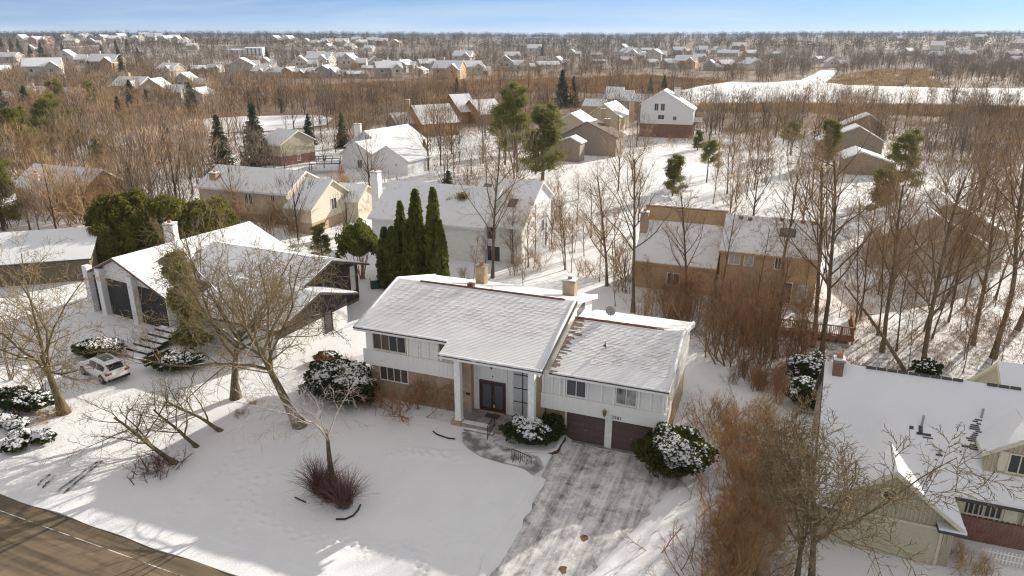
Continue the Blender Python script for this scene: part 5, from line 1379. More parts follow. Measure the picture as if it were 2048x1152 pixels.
def yard(seed, H=11, spread=1.0, lean=(0, 0), forks=6, tl=.34, extra=3, r=.27, up=.05):
    return grow(seed, [((0, 0, 0), (lean[0], lean[1], 1), H * tl, r, 5, .05, .05)],
                [dict(n=forks + 2, t0=.58, a=42 * spread, ratio=1.6, m=9, w=.13, up=up, k=6, rr=.58, shrink=.2),
                 dict(n=9, t0=.12, a=50, ratio=.52, m=6, w=.12, up=.05, k=5, rr=.55),
                 dict(n=6, t0=.15, a=46, ratio=.52, m=4, w=.14, up=.04, k=4, rr=.55, rmin=.012),
                 dict(n=5, t0=.15, a=44, ratio=.52, m=3, w=.15, up=.03, k=3, rr=.55, rmin=.010),
                 dict(n=extra, t0=.2, a=42, ratio=.6, m=2, w=.12, up=.03, k=3, rr=.6, rmin=.0075)])
def tall(seed, H=18, n=13, t0=.35, a=38, ratio=.36, r=.22, dens=4, up=.07):
    return grow(seed, [((0, 0, 0), (0, 0, 1), H * .9, r, 10, .035, .03)],
                [dict(n=n, t0=t0, a=a, ratio=ratio, m=7, w=.09, up=up, k=5, rr=.5, shrink=.55),
                 dict(n=7, t0=.15, a=44, ratio=.46, m=5, w=.12, up=.06, k=4, rr=.55, rmin=.012),
                 dict(n=6, t0=.15, a=44, ratio=.55, m=3, w=.14, up=.04, k=3, rr=.55, rmin=.011),
                 dict(n=dens, t0=.15, a=42, ratio=.6, m=2, w=.12, up=.03, k=3, rr=.6, rmin=.0075)])
def thicket(seed, H=4, stems=14, spread=.35, base=.6, dens=5):
    rng = np.random.default_rng(seed)
    tr = [((rng.normal(0, base), rng.normal(0, base), 0), (rng.normal(0, spread), rng.normal(0, spread), 1), H * rng.uniform(.6, 1.0), rng.uniform(.02, .045), 6, .09, .03) for _ in range(stems)]
    return grow(seed, tr, [dict(n=7, t0=.2, a=35, ratio=.42, m=4, w=.14, up=.06, k=3, rr=.55, rmin=.009),
                           dict(n=dens, t0=.15, a=40, ratio=.5, m=3, w=.15, up=.04, k=3, rr=.6, rmin=.007),
                           dict(n=3, t0=.2, a=40, ratio=.5, m=2, w=.15, up=.03, k=3, rr=.6, rmin=.0055)], split=1, flare=1.0)
M['leaf_snow'] = snow_mat('snow_on_leaves', kind='Object', bs=.1)
YD = [Kind('bare_tree', (*yard(s, 11, sp, forks=f), limb_snow(s)), ('bark_yard', 'twig_yard', 'leaf_snow'), names=('trunk', 'crown', 'branch_snow'), smooth=(True, True, True)) for s, sp, f in ((1, 1.0, 6), (2, 1.25, 7), (3, .85, 5))]
TL = [Kind('bare_tree', tall(s, 18, n, t0, a, .46, .20, 3), ('bark_wood', 'twig_wood')) for s, n, t0, a in ((11, 16, .30, 44), (12, 15, .38, 38), (13, 18, .25, 48), (14, 14, .42, 42))]
SL = [Kind('bare_tree', tall(s, 14, n, t0, a, .40, .085, 4), ('bark_wood', 'twig_wood')) for s, n, t0, a in ((15, 14, .25, 40), (16, 12, .35, 34), (17, 16, .2, 44))]
MD = [Kind('bare_tree', tall(s, 14, n, t0, a, .46, .13, 4), ('bark_wood', 'twig_warm')) for s, n, t0, a in ((21, 14, .18, 36), (22, 16, .22, 30), (23, 12, .15, 42))]
TH = [Kind('bare_shrub', thicket(s, 4, st, sp), (mt, mt), cat='shrub', names=('stems', 'twigs')) for s, st, sp, mt in ((31, 16, .32, 'twig_wood'), (32, 12, .45, 'twig_warm'), (33, 18, .25, 'twig_red'))]
SAP = [Kind('sapling', tall(s, 7, 9, .25, 36, .35, .05, 3), ('bark_wood', 'twig_wood'), cat='sapling') for s in (41, 42)]

# ---- foliage
def leaves(rng, C, size, asp=.45, updir=None, flat=.0):
    """quads at C with random orientation; updir gives the long axis"""
    n = len(C)
    A = _nrm(rng.normal(0, 1, (n, 3)) + (0 if updir is None else updir))
    B = _nrm(np.cross(A, rng.normal(0, 1, (n, 3))))
    s = (size * rng.uniform(.6, 1.3, n))[:, None]
    a, b = A * s, B * s * asp
    V = np.stack([C - a * .5 - b * .3, C - a * .5 + b * .3, C + a * .5 + b * .5, C + a * .5 - b * .5], 1)
    F = np.arange(n * 4).reshape(n, 4)
    return V.reshape(-1, 3), F
def ball(rx, ry, rz, cz, n=14, m=8, jit=.06, seed=0):
    r = np.random.default_rng(seed); V = []; F = []
    for j in range(m + 1):
        ph = math.pi * j / m
        for i in range(n):
            th = 2 * math.pi * i / n; q = 1 + r.uniform(-jit, jit)
            V.append((rx * math.sin(ph) * math.cos(th) * q, ry * math.sin(ph) * math.sin(th) * q, cz + rz * math.cos(ph) * q))
    for j in range(m):
        for i in range(n): F.append((j * n + i, (j + 1) * n + i, (j + 1) * n + (i + 1) % n, j * n + (i + 1) % n))
    return np.array(V), np.array(F)
def leafmat(name, c1, c2, c3, sc=1.2, rand=.15):
    m, nt, b = mat0(name)
    n = noise(nt, coord(nt), sc, 4, .6); n2 = noise(nt, coord(nt), sc * 9, 2)
    col = ramp(nt, n, [(.3, c1), (.5, c2), (.72, c3)])
    col = mixc(nt, .35, col, ramp(nt, n2, [(.3, c1), (.7, c3)]))
    oi = nt.nodes.new('ShaderNodeObjectInfo'); k = ramp(nt, oi.outputs['Random'], [(0, 1 - rand), (1, 1 + rand)])
    col = mixc(nt, 1.0, col, k, 'MULTIPLY')
    nt.links.new(col, b.inputs['Base Color']); b.inputs['Roughness'].default_value = .75; b.inputs['Specular IOR Level'].default_value = .2
    tr = nt.nodes.new('ShaderNodeBsdfTranslucent'); nt.links.new(col, tr.inputs['Color'])
    mx = nt.nodes.new('ShaderNodeMixShader'); mx.inputs[0].default_value = .42
    out = nt.nodes['Material Output']; nt.links.new(b.outputs[0], mx.inputs[1]); nt.links.new(tr.outputs[0], mx.inputs[2]); nt.links.new(mx.outputs[0], out.inputs['Surface'])
    return m
M['arbor'] = leafmat('arborvitae_foliage', (.05, .07, .017), (.125, .15, .033), (.26, .27, .05))
M['yew'] = leafmat('golden_yew_foliage', (.055, .065, .015), (.15, .145, .03), (.31, .26, .05), .8)
M['spruce'] = leafmat('dark_spruce_needles', (.03, .045, .027), (.055, .075, .04), (.10, .115, .052))
M['pine'] = leafmat('olive_pine_needles', (.10, .11, .034), (.19, .19, .055), (.32, .28, .085))
M['bush'] = leafmat('dark_bush_leaves', (.026, .04, .017), (.05, .07, .026), (.10, .125, .035), 2)
M['bush_gold'] = leafmat('yellow_green_bush_leaves', (.03, .04, .01), (.07, .085, .018), (.17, .17, .03), 1.2)
def stem(H, r, m=6, seed=0, w=.02):
    rng = np.random.default_rng(seed); P = poly_grow(rng, np.zeros((1, 3)), np.array([[0, 0, 1.]]), np.array([H]), m, w, .05)
    return tubes(P, r * (1 - .7 * np.linspace(0, 1, m))[None, :], 7)
def arborvitae(seed, H=9, R=.95, n=5200):
    rng = np.random.default_rng(seed); t = rng.random(n) ** .85; th = rng.random(n) * 6.283
    prof = np.minimum(1, (t * 7) ** .6 + .35) * (1 - t) ** .55
    lump = 1 + .16 * np.sin(th * 3 + t * 9 + seed) + .10 * np.sin(th * 7 - t * 23)
    r = R * prof * lump * rng.uniform(.70, 1.2, n)
    C = np.stack([r * np.cos(th), r * np.sin(th), .15 + t * (H - .2)], 1)
    up = np.stack([np.cos(th) * .8, np.sin(th) * .8, np.full(n, 1.9)], 1)
    core = ball(R * .60, R * .60, H * .45, H * .44, 12, 14, .05, seed)
    return stem(H * .6, .14, seed=seed), cat_mesh([leaves(rng, C, .40, .42, up), core])
def yewtree(seed, H=8, R=4.2, n=17000, lobes=26):
    rng = np.random.default_rng(seed); Cs = []; cores = []
    for k in range(lobes):
        a = k * 2.4; q = (k + .5) / lobes; rr = R * .62 * math.sqrt(q); cx, cy = rr * math.cos(a), rr * math.sin(a)
        hz = H * (.60 - .22 * q) * rng.uniform(.85, 1.1); lr = R * rng.uniform(.20, .36); lh = H * rng.uniform(.20, .38)
        d = _nrm(rng.normal(0, 1, (n // lobes, 3))); d[:, 2] = np.abs(d[:, 2]) * 1.0 - .25
        Cs.append(np.array([cx, cy, hz]) + d * np.array([lr, lr, lh]) * rng.uniform(.72, 1.16, (len(d), 1)))
        v, f = ball(lr * .72, lr * .72, lh * .75, 0, 10, 7, .08, k + seed); v = v + np.array([cx, cy, hz - .2]); cores.append((v, f))
    d = _nrm(rng.normal(0, 1, (n // 3, 3))); d[:, 2] = np.abs(d[:, 2]); Cs.append(d * np.array([R * .95, R * .95, H * .55]) * rng.uniform(.8, 1.0, (len(d), 1)))
    C = np.concatenate(Cs); C = C[C[:, 2] > .1]
    return stem(H * .5, .2, seed=seed), cat_mesh([leaves(rng, C, .30, .6, np.array([0, 0, 1.0]))] + cores)
def spruce(seed, H=12, R=3.2, snow=0):
    rng = np.random.default_rng(seed); Cs = []; Us = []; br = []
    z = H * .06
    while z < H * .97:
        f = 1 - z / H; r = R * (f ** .85) * rng.uniform(.8, 1.1) + .12; nb = int(6 + 4 * f)
        for k in range(nb):
            a = rng.random() * 6.283; rl = r * rng.uniform(.75, 1.15); nn = max(3, int(rl / .17))
            tt = np.linspace(.12, 1, nn); drop = -.30 * rl * tt ** 1.2 + .16 * rl * tt ** 3
            base = np.stack([np.cos(a) * rl * tt, np.sin(a) * rl * tt, z + drop], 1)
            br.append(base[[0, nn // 2, -1]])
            for s_ in range(4):
                Cs.append(base + rng.normal(0, .09 + .06 * f, base.shape) + np.array([-math.sin(a), math.cos(a), 0]) * (rng.uniform(-.3, .3) * rl * .5 * tt[:, None])); Us.append(np.tile([math.cos(a) * 1.2, math.sin(a) * 1.2, -.5], (nn, 1)))
        z += .30 + .12 * f
    C = np.concatenate(Cs); U = np.concatenate(Us)
    bt = tubes(np.array(br), np.full((len(br), 3), .025) * np.array([1.2, .8, .4]), 3)
    return cat_mesh([stem(H * .97, .2, 8, seed, .01), bt]), leaves(rng, C, .36, .40, U)
def pine(seed, H=13, n=26, dens=42, t0=.25, spread=.26):
    rng = np.random.default_rng(seed)
    S = np.zeros((1, 3)); P = poly_grow(rng, S, np.array([[0, 0, 1.]]), np.array([H * .95]), 9, .03, .03); R = .2 * (1 - .75 * np.linspace(0, 1, 9))[None, :]
    s, d, l, r = spawn(rng, P, R, np.array([H]), n, t0, 1.0, 68, 12, spread, .55, .4, .02)
    P1 = poly_grow(rng, s, d, l, 5, .12, .06); R1 = r[:, None] * (1 - .7 * np.linspace(0, 1, 5))[None, :]
    s2, d2, l2, r2 = spawn(rng, P1, R1, l, 6, .3, 1.0, 45, 10, .4, .3, .5, .01)
    P2 = poly_grow(rng, s2, d2, l2, 3, .1, .10)
    tips = np.concatenate([P2[:, 1], P2[:, 2], P1[:, -1], P1[:, -2]])
    C = np.repeat(tips, dens, 0); C = C + rng.normal(0, .26, C.shape) * np.array([1.2, 1.2, .75])
    return cat_mesh([tubes(P, R, 7), tubes(P1, R1, 4), tubes(P2, np.full((len(P2), 3), .012), 3)]), leaves(rng, C, .33, .24, np.array([0, 0, .5]))
def juniper(seed, H=6.5, R=2.4):
    rng = np.random.default_rng(seed)
    tr = [((rng.normal(0, .25), rng.normal(0, .25), 0), (rng.normal(0, .22), rng.normal(0, .22), 1), H * rng.uniform(.7, .9), .06, 7, .05, .03) for _ in range(11)]
    a, b = grow(seed, tr, [dict(n=4, t0=.4, a=30, ratio=.3, m=3, k=3)], split=1, flare=1.1)
    n = 7000; d = _nrm(rng.normal(0, 1, (n, 3))); keep = (d[:, 2] > -.35) & ~((d[:, 1] < -.35) & (d[:, 2] < .28)); d = d[keep]
    C = np.array([0, 0, H * .56]) + d * np.array([R, R, H * .44]) * (rng.uniform(.62, 1.04, (len(d), 1))) * (1 + .12 * np.sin(d[:, :1] * 9 + d[:, 2:] * 7))
    v, f = ball(R * .62, R * .55, H * .26, H * .68, 12, 8, .08, seed)
    return cat_mesh([a, b]), cat_mesh([leaves(rng, C, .30, .55, np.array([0, 0, .8])), (v, f)])
AV = [Kind('arborvitae', arborvitae(s), ('bark_wood', 'arbor')) for s in (51, 52, 53)]
YW = [Kind('yew_tree', yewtree(s, H, R), ('bark_wood', 'yew')) for s, H, R in ((61, 8.5, 4.4), (62, 7.0, 4.6))]
SP = [Kind('spruce_tree', spruce(s, H, R), ('bark_wood', 'spruce')) for s, H, R in ((71, 12, 3.2), (72, 11, 2.6))]
PN = [Kind('pine_tree', pine(s, H, n, 36, t0), ('bark_wood', 'pine')) for s, H, n, t0 in ((81, 13, 30, .2), (82, 12, 22, .4), (83, 9, 26, .1))]
JN = Kind('juniper_tree', juniper(91), ('twig_red', 'arbor'))

def bush(name, label, loc, rx, ry, h, mat='bush', snow=.5, seed=1, n=4200, rz=0.0, size=.16, sub=.0):
    rng = np.random.default_rng(seed)
    d = _nrm(rng.normal(0, 1, (n, 3))); d[:, 2] = np.where(d[:, 2] < -.25, -d[:, 2], d[:, 2])
    lump = 1 + .16 * np.sin(d[:, 0] * 5 + seed) * np.sin(d[:, 1] * 6) + .12 * np.sin(d[:, 2] * 7 + d[:, 0] * 4 + seed)
    C = np.array([0, 0, h * .45]) + d * np.array([rx, ry, h * .55]) * (lump * rng.uniform(.84, 1.12, n))[:, None]
    o = thing(name, label, 'bush', loc, rz)
    core = ball(rx * .78, ry * .78, h * .46, h * .44, 16, 9, .05, seed)
    link('foliage', np_mesh('foliage', *cat_mesh([leaves(rng, C, size, .7, d * 1.2 + np.array([0, 0, .5])), core]), M[mat]), o)
    if snow:
        ns = int(n * .11 * snow); d = _nrm(rng.normal(0, 1, (ns * 4, 3))); d = d[d[:, 2] > .10]
        pn = fbm(d[:, 0] * 2.2 + 9, d[:, 1] * 2.2 + seed, 3, 3); d = d[(pn + .45 * d[:, 2] + rng.normal(0, .05, len(d))) > .70][:ns]
        lump = 1 + .16 * np.sin(d[:, 0] * 5 + seed) * np.sin(d[:, 1] * 6) + .12 * np.sin(d[:, 2] * 7 + d[:, 0] * 4 + seed)
        C = np.array([0, 0, h * .45 + .04]) + d * np.array([rx, ry, h * .55]) * (1.02 * lump)[:, None]
        m_ = len(C); r = rng.uniform(.5, 1.5, m_) * size * .74
        V = []; F = []
        oct_ = np.array([(1, 0, 0), (.3, .95, 0), (-.8, .6, 0), (-.8, -.6, 0), (.3, -.95, 0)])
        rot = rng.random(m_) * 6.28; cs, sn = np.cos(rot), np.sin(rot)
        ring = np.stack([oct_[None, :, 0] * cs[:, None] - oct_[None, :, 1] * sn[:, None], oct_[None, :, 0] * sn[:, None] + oct_[None, :, 1] * cs[:, None], np.zeros((m_, 5))], -1) * r[:, None, None]
        ring = ring + C[:, None]; ring[..., 2] -= .02
        top = C + np.array([0, 0, 1.]) * (r * .55)[:, None]
        V = np.concatenate([ring, top[:, None]], 1).reshape(-1, 3); b_ = np.arange(m_)[:, None] * 6
        F = np.concatenate([np.stack([b_[:, 0] + k, b_[:, 0] + (k + 1) % 5, b_[:, 0] + 5], -1) for k in range(5)])
        tag(link('snow', np_mesh('snow', V, F, M['leaf_snow'], smooth=True), o), kind='stuff')
    return o
# ------------------------------------------------------------------ planting the near and middle ground
def gp(u, v): return ground_at(u, v)
R_ = math.radians
CLEAR = []
# yard trees by the black and white house
YD[0].put(gp(128, 826), 'big mossy bare tree forking low beside the white car', 13.8, 2.6, (R_(-2), R_(2)))
YD[1].put(gp(472, 796), 'bare spreading tree in front of the black and white house', 15.5, 4.0, (0, R_(-4)), wide=.85)
lean = Kind('bare_tree', (*yard(5, 11, 1.1, lean=(-.42, .12), forks=6, tl=.40, r=.25), limb_snow(5)), ('bark_yard', 'twig_yard', 'leaf_snow'), names=('trunk', 'crown', 'branch_snow'), smooth=(True, True, True))
lean.put(gp(601, 852), 'bare tree leaning over the snow between the two houses', 14.5, 0.0)
# white barked tree on the lawn, bent and half broken
wa, wb_ = grow(6, [((0, 0, 0), (-.10, 0, 1), 3.6, .17, 6, .05, .0)],
               [dict(n=6, t0=.80, a=46, ratio=1.55, m=8, w=.10, up=.015, k=6, rr=.55, shrink=.1),
                dict(n=8, t0=.2, a=46, ratio=.42, m=6, w=.14, up=-.08, k=4, rr=.5, rmin=.014),
                dict(n=5, t0=.15, a=44, ratio=.5, m=4, w=.15, up=-.10, k=3, rr=.55, rmin=.009),
                dict(n=5, t0=.2, a=40, ratio=.55, m=3, w=.15, up=-.08, k=3, rr=.6, rmin=.007)], split=1)
WB = Kind('birch_tree', (wa, wb_), ('bark_yard', 'bark_pale')); WB.put(gp(667, 966), 'bent pale branched tree rising from the ornamental grass on the lawn', 8.8, .25, wide=1.3)
# arching crab apples
def crab(seed, lean, H=4.2, r=.11):
    return grow(seed, [((0, 0, 0), (lean[0], lean[1], .9), 3.4, r, 8, .07, -.045)],
                [dict(n=9, t0=.25, a=40, ratio=.80, m=7, w=.12, up=-.01, k=5, rr=.5, shrink=.3),
                 dict(n=7, t0=.15, a=42, ratio=.5, m=5, w=.15, up=.04, k=4, rr=.55, rmin=.012),
                 dict(n=5, t0=.15, a=45, ratio=.5, m=3, w=.15, up=.05, k=3, rr=.55, rmin=.008),
                 dict(n=3, t0=.2, a=45, ratio=.5, m=3, w=.15, up=.04, k=3, rr=.6, rmin=.006)])
CR = [Kind('crab_apple_tree', crab(s, l), ('bark_yard', 'twig_yard')) for s, l in ((201, (-.75, .05)), (202, (-.85, .25)), (203, (-.95, .1)))]
CR[0].put(gp(352, 926), 'crab apple tree arching over the tyre tracks by the street', 4.6, 0.0, wide=1.25)
CR[1].put(gp(395, 893), 'thin crab apple tree arching, middle of the arching three', 4.6, 0.0, wide=1.2)
CR[2].put(gp(443, 861), 'low arching crab apple tree nearest the leaning bare tree', 4.2, 0.0, wide=1.3)
MULTI = Kind('bare_tree', thicket(211, 5, 6, .45, .12, 6), ('bark_yard', 'twig_yard')); MULTI.put(gp(86, 784), 'small many stemmed bare tree beside the rounded evergreen bush', 4.4, 1.0)
MULTI.put(gp(20, 760), 'many stemmed bare tree at the picture edge behind the white car', 6.0, 3.0)
# trees in front of the sage house
SG = [Kind('bare_tree', yard(s, 8, .8, forks=4, tl=.3, r=.11, up=.07, extra=2), ('bark_yard', 'twig_yard')) for s in (221, 222)]
SG[0].put(G(1588, 1185), 'slender bare tree in front of the sage house garage, nearer the driveway', 9.6, .4, wide=1.0)
SG[1].put(G(1625, 1195), 'slender bare tree leaning across the sage house garage', 10.2, 2.1, (0, R_(9)))
MULTI.put(G(1500, 1200), 'thin bare tree among the golden shrubs at the bottom edge', 4.6, 2.0)
# tall trees of the wood
for u, v, h, k, lab in [(985, 556, 17.5, 0, 'tall dark trunked tree standing before the white skylight house'), (1266, 624, 18.5, 1, 'tall straight tree behind the garage roof ridge'), (1214, 572, 14, 2, 'medium bare tree behind the satellite dish'),
                        (1641, 722, 20, 0, 'tall thick tree before the deck of the tan house'), (1624, 694, 18, 3, 'tall tree rising through the deck of the tan house'), (1764, 704, 18, 1, 'tall wood tree above the sage house chimney'), (1846, 744, 19, 2, 'tall forked tree directly behind the sage house ridge'),
                        (1986, 716, 20, 3, 'tall thick tree at the far end of the sage house ridge'), (1946, 690, 17, 0, 'tall tree between the two thick trunks behind the sage house'), (1440, 610, 14, 5, 'bare tree before the left wing of the tan house'), (1372, 600, 13, 2, 'twisted bare tree covering the tan house left wing'),
                        (1560, 610, 15, 3, 'twin bare tree standing before the tan house windows'), (1720, 640, 15, 6, 'bare tree between the tan and the greige houses'), (1880, 620, 16, 5, 'bare tree before the greige house gables'), (1990, 600, 17, 4, 'tall bare tree covering the end of the greige house'), (2035, 660, 18, 2, 'tall bare tree at the picture edge behind the sage house'),
                        (1130, 540, 9, 2, 'small bare tree between the two brick chimneys'), (1500, 690, 12, 4, 'bare tree in the thicket beside the garage gable'), (1545, 720, 11, 5, 'vine hung bare tree in the thicket beside the deck')]:
    (TL + SL)[k].put(gp(u, v), lab, h)
ft = thing('fallen_tree', 'bare dead trunk leaning diagonally across the wood behind the sage house', 'tree', gp(1812, 746))
A_ = np.array(gp(1812, 746)); B_ = G(1690, 572, 7.5); mb = MB(); n_ = 9
mb.tube([(B_ - A_) * t + np.array([0, 0, .25 * math.sin(t * 3.1)]) for t in np.linspace(0, 1, n_)], list(np.linspace(.17, .06, n_)), 8); part('trunk', mb, M['bark_wood'], ft, True)
mb = MB()
for k in range(8):
    t = .5 + k * .06; p = (B_ - A_) * t; mb.tube([p, p + np.array([rnd.uniform(-1, 1), rnd.uniform(-1, 1), rnd.uniform(.2, 1.2)])], [.03, .008], 4)
part('branches', mb, M['bark_wood'], ft)
# evergreens
for k, (u, v, h, i, w, lab) in enumerate([(872, 574, 10.0, 0, 1.0, 'tallest arborvitae column, farthest along the row'), (838, 572, 9.8, 1, 1.08, 'broad tall arborvitae column in the middle of the row'), (808, 570, 8.6, 2, .85, 'slim arborvitae column set back in the row'), (822, 580, 7.0, 0, .9, 'medium arborvitae column in front of the tall ones'), (790, 578, 6.4, 1, 1.0, 'short arborvitae column at the start of the row'), (775, 574, 6.2, 2, .95, 'short arborvitae column nearest the black wing'), (884, 582, 7.2, 2, .8, 'slim shorter arborvitae at the end of the row')]):
    AV[i].put(G(u, v), lab, h * 1.1, wide=w * 9 / h)
JN.put(G(722, 558), 'umbrella shaped juniper with bare red stems beside the arborvitae row', 7.0, .2)
PN[2].put(G(645, 515), 'small yellow green cedar behind the black wing roof', 4.6, .5, wide=1.2, name='cedar_tree')
YW[0].put(G(262, 512), 'big rounded golden green yew behind the black and white house', 8.6, .3)
YW[1].put(G(345, 505), 'second rounded yew beside the big one', 7.6, 1.3, wide=1.0)
YW[1].put(G(420, 500), 'rounded yew farthest from the big one of the yew group', 7.0, 2.6, wide=1.0)
YW[0].put(G(215, 530), 'dark lower yew at the near side of the yew group', 5.6, 2.0, wide=.9)
IVY = Kind('evergreen_tree', pine(85, 10, 40, 34, .05, .14), ('bark_yard', 'pine'))
IVY.put(gp(385, 705), 'narrow olive green evergreen standing before the black and white house', 9.5, .4)
for u, v, h, i, lab in [(446, 345, 11.5, 0, 'dark spruce at the pond side of the beige house'), (516, 330, 13, 0, 'tall layered spruce in front of the beige house'), (687, 296, 8.6, 1, 'dark spruce behind the black deck'), (1124, 215, 14.5, 0, 'tall pointed spruce beyond the marsh edge houses'), (1146, 215, 12.0, 1, 'slimmer spruce beside the tall pointed one'), (884, 255, 8.5, 1, 'thin spruce in front of the brown ranch house'), (914, 188, 8.0, 1, 'short dark spruce behind the orange brown house'), (928, 190, 7.5, 0, 'second short spruce behind the orange brown house'),
                        (1300, 186, 8, 1, 'small spruce by the lake end near the tall white house'), (1328, 180, 8, 0, 'small spruce left of the lake shore'), (620, 290, 8, 0, 'spruce half hidden behind the beige house'), (850, 330, 5.5, 1, 'small spruce beside the white gabled house garden'), (900, 470, 9, 0, 'spruce standing behind the arborvitae row')]:
    SP[i].put(G(u, v), lab, h); CLEAR.append((*G(u, v)[:2], 5))
for u, v, h, i, lab in [(1035, 345, 18, 0, 'big loose pine in the garden before the marsh houses'), (1010, 330, 14, 1, 'second loose pine beside the big garden pine'), (1085, 360, 14.5, 2, 'olive pine in front of the taupe house'), (1098, 300, 11.5, 1, 'dark pine behind the taupe house'), (1345, 392, 7.4, 2, 'bushy yellow green pine in the snowy garden'), (1413, 365, 8.2, 1, 'pine with bare lower trunk in the snowy garden'), (1395, 300, 5, 2, 'small pine beside the tall white house'),
                        (110, 330, 15.0, 0, 'tall golden pine above the wooded quarter'), (28, 345, 14, 1, 'dark pine at the picture edge above the thicket'), (75, 350, 10, 2, 'lower pine between the golden and the edge pine'), (8, 462, 11, 2, 'yellow green pine at the picture edge beside the low roof'), (1790, 400, 12, 0, 'dark pine before the taupe wood house'), (1655, 330, 10, 2, 'spreading pine beside the taupe wood house'), (1760, 440, 8, 2, 'low pine between the greige and the taupe wood houses'), (1580, 310, 8, 1, 'pine at the end of the open snow'), (930, 500, 8, 2, 'thin pine before the white skylight house'), (1170, 300, 6, 2, 'low pine below the taupe house roof')]:
    PN[i].put(G(u, v), lab, h, wide=1.15); CLEAR.append((*G(u, v)[:2], 7))
for k, (u, v, h, kd) in enumerate([(42, 318, 12, PN[0]), (152, 300, 10, PN[2]), (245, 262, 10, SP[0]), (300, 240, 10, SP[1]), (62, 250, 12, SP[0]), (182, 226, 12, PN[0]), (16, 270, 13, SP[0]), (335, 312, 9, SP[1]), (208, 345, 8, PN[2]), (268, 228, 12, SP[1]), (118, 232, 13, PN[1]), (385, 226, 11, SP[0])]):
    kd.put(G(u, v), 'evergreen standing among the bare trees between the yews and the wooded quarter', h, group='evergreens among the bare trees', wide=1.1); CLEAR.append((*G(u, v)[:2], 5))
YW[1].put(G(1150, 292), 'dark spreading yew in front of the tan ranch house', 4.4, .8, wide=1.2)
# bushes
def hl(s_, d_): p = HW(s_, d_); return (p[0], p[1], hg(p[0], p[1]) - .05)
bush('boxwood_bush', 'large round snow dusted bush at the corner of the garage', hl(7.15, -1.2), 1.95, 1.75, 2.55, 'bush_gold', .95, 3, 9000, HR, .15)
bush('boxwood_bush', 'low clipped bush under snow in front of the porch', hl(-1.9, -1.95), 1.55, .95, 1.45, 'bush', 1.3, 4, 6000, HR, .13)
bush('boxwood_bush', 'small dark round bush without snow beside the garage door', hl(-.72, -.75), .78, .66, 1.45, 'bush', 0, 5, 3500, HR, .12)
bush('spreading_bush', 'broad snowy bush at the end wall of the white house', hl(-16.6, -1.2), 2.6, 1.8, 2.5, 'bush', .9, 6, 8000, HR, .22)
for k, (u, v, rx, ry, h, sn, lab) in enumerate([(200, 712, 1.9, 1.3, 1.3, 1.2, 'snow covered hedge bush beside the dark entry steps'), (352, 736, 2.1, 1.2, 1.2, .9, 'dark bush with snow right of the entry steps'), (58, 820, 1.7, 1.0, 1.2, .6, 'rounded evergreen bush at the foot of the small bare tree'), (28, 806, 1.1, .9, 1.0, .2, 'dark evergreen bush at the picture edge'),
                                              (30, 902, .62, .55, .75, 1.3, 'nearest clipped snowy bush of the four by the drive'), (88, 884, .66, .6, .75, 1.3, 'clipped snowy bush of the four by the drive, closest to the tree'), (42, 880, .62, .55, .7, 1.3, 'clipped snowy bush in the middle of the four'), (34, 858, .7, .55, .7, 1.2, 'clipped snowy bush farthest back of the four'), (10, 848, .9, .6, .55, 1.0, 'flat dark bush behind the four clipped bushes'),
                                              (655, 720, .9, .6, .6, .2, 'small dark bush by the white block wall'), (1620, 812, 1.6, 1.3, 2.0, .9, 'snowy evergreen bush by the end wall of the sage house'), (1612, 770, 1.4, 1.2, 2.4, 1.0, 'tall snowy juniper bush behind the sage house end wall'), (1850, 752, 1.0, .8, 1.2, .2, 'green bush peeping over the sage house ridge')]):
    bush('evergreen_bush', lab, gp(u, v), rx, ry, h, 'bush', sn, 20 + k, int(1500 + 900 * rx * ry), 0, .15)
# bare shrubs near the house
def shrub(seed, H, stems, spread, base, mat, dens=5): return Kind('bare_shrub', thicket(seed, H, stems, spread, base, dens), (mat, mat), cat='shrub', names=('stems', 'twigs'))
S1 = shrub(301, 2.2, 34, .55, .9, 'twig_red'); S2 = shrub(302, 2.0, 40, .5, .8, 'grass_red', 4); S3 = shrub(303, 3.2, 34, .5, 1.0, 'twig_gold', 5); S4 = shrub(304, 3.2, 28, .55, 1.1, 'twig_red', 5)
S1.put(gp(800, 812), 'red brown bare shrub against the brick wall under the windows', 2.6, .3, wide=1.2); S1.put(gp(730, 806), 'orange brown bare shrub below the end of the white house', 1.7, 2.3)
S2.put(gp(318, 938), 'dense low dark twiggy shrub at the foot of the arching tree', 1.4, .2, wide=1.5)
S1.put(gp(300, 690), 'rust coloured shrub beside the dark entry steps', 1.8, .9); S1.put(gp(100, 830), 'brown leafy shrub at the foot of the big mossy tree', 1.1, .4, wide=1.5); S1.put(gp(640, 735), 'bare shrub along the white block wall', 1.3, 1.9, wide=1.4)
for k, (u, v, s_) in enumerate([(482, 828, .7), (505, 806, .6), (690, 725, .8)]): S1.put(gp(u, v), ['little bare shrub in the sunlit snow, nearest the leaning tree', 'little bare shrub in the sunlit snow beside the spreading tree', 'small shrub before the black wing end wall'][k], s_, k)
# vine on the brick
rng = np.random.default_rng(9); n_ = 420
S_ = np.stack([rng.uniform(-11.2, -7.7, n_), np.full(n_, -.05), rng.uniform(.4, 2.4, n_)], 1); D_v = _nrm(np.stack([rng.normal(0, .7, n_), np.zeros(n_), rng.normal(.5, .5, n_)], 1))
Pv = poly_grow(rng, S_, D_v, rng.uniform(.3, 1.0, n_), 5, .35, .02); Pv[..., 1] = -.04 - .05 * rng.random(Pv.shape[:2]); Pv[..., 2] = np.minimum(Pv[..., 2], 3.1)
vn = thing('bare_vine', 'bare brown vine spread over the brick wall beside the porch column', 'vine', HO, HR); link('stems', np_mesh('stems', *tubes(Pv, np.full(Pv.shape[:2], .013), 3), M['twig_wood']), vn)
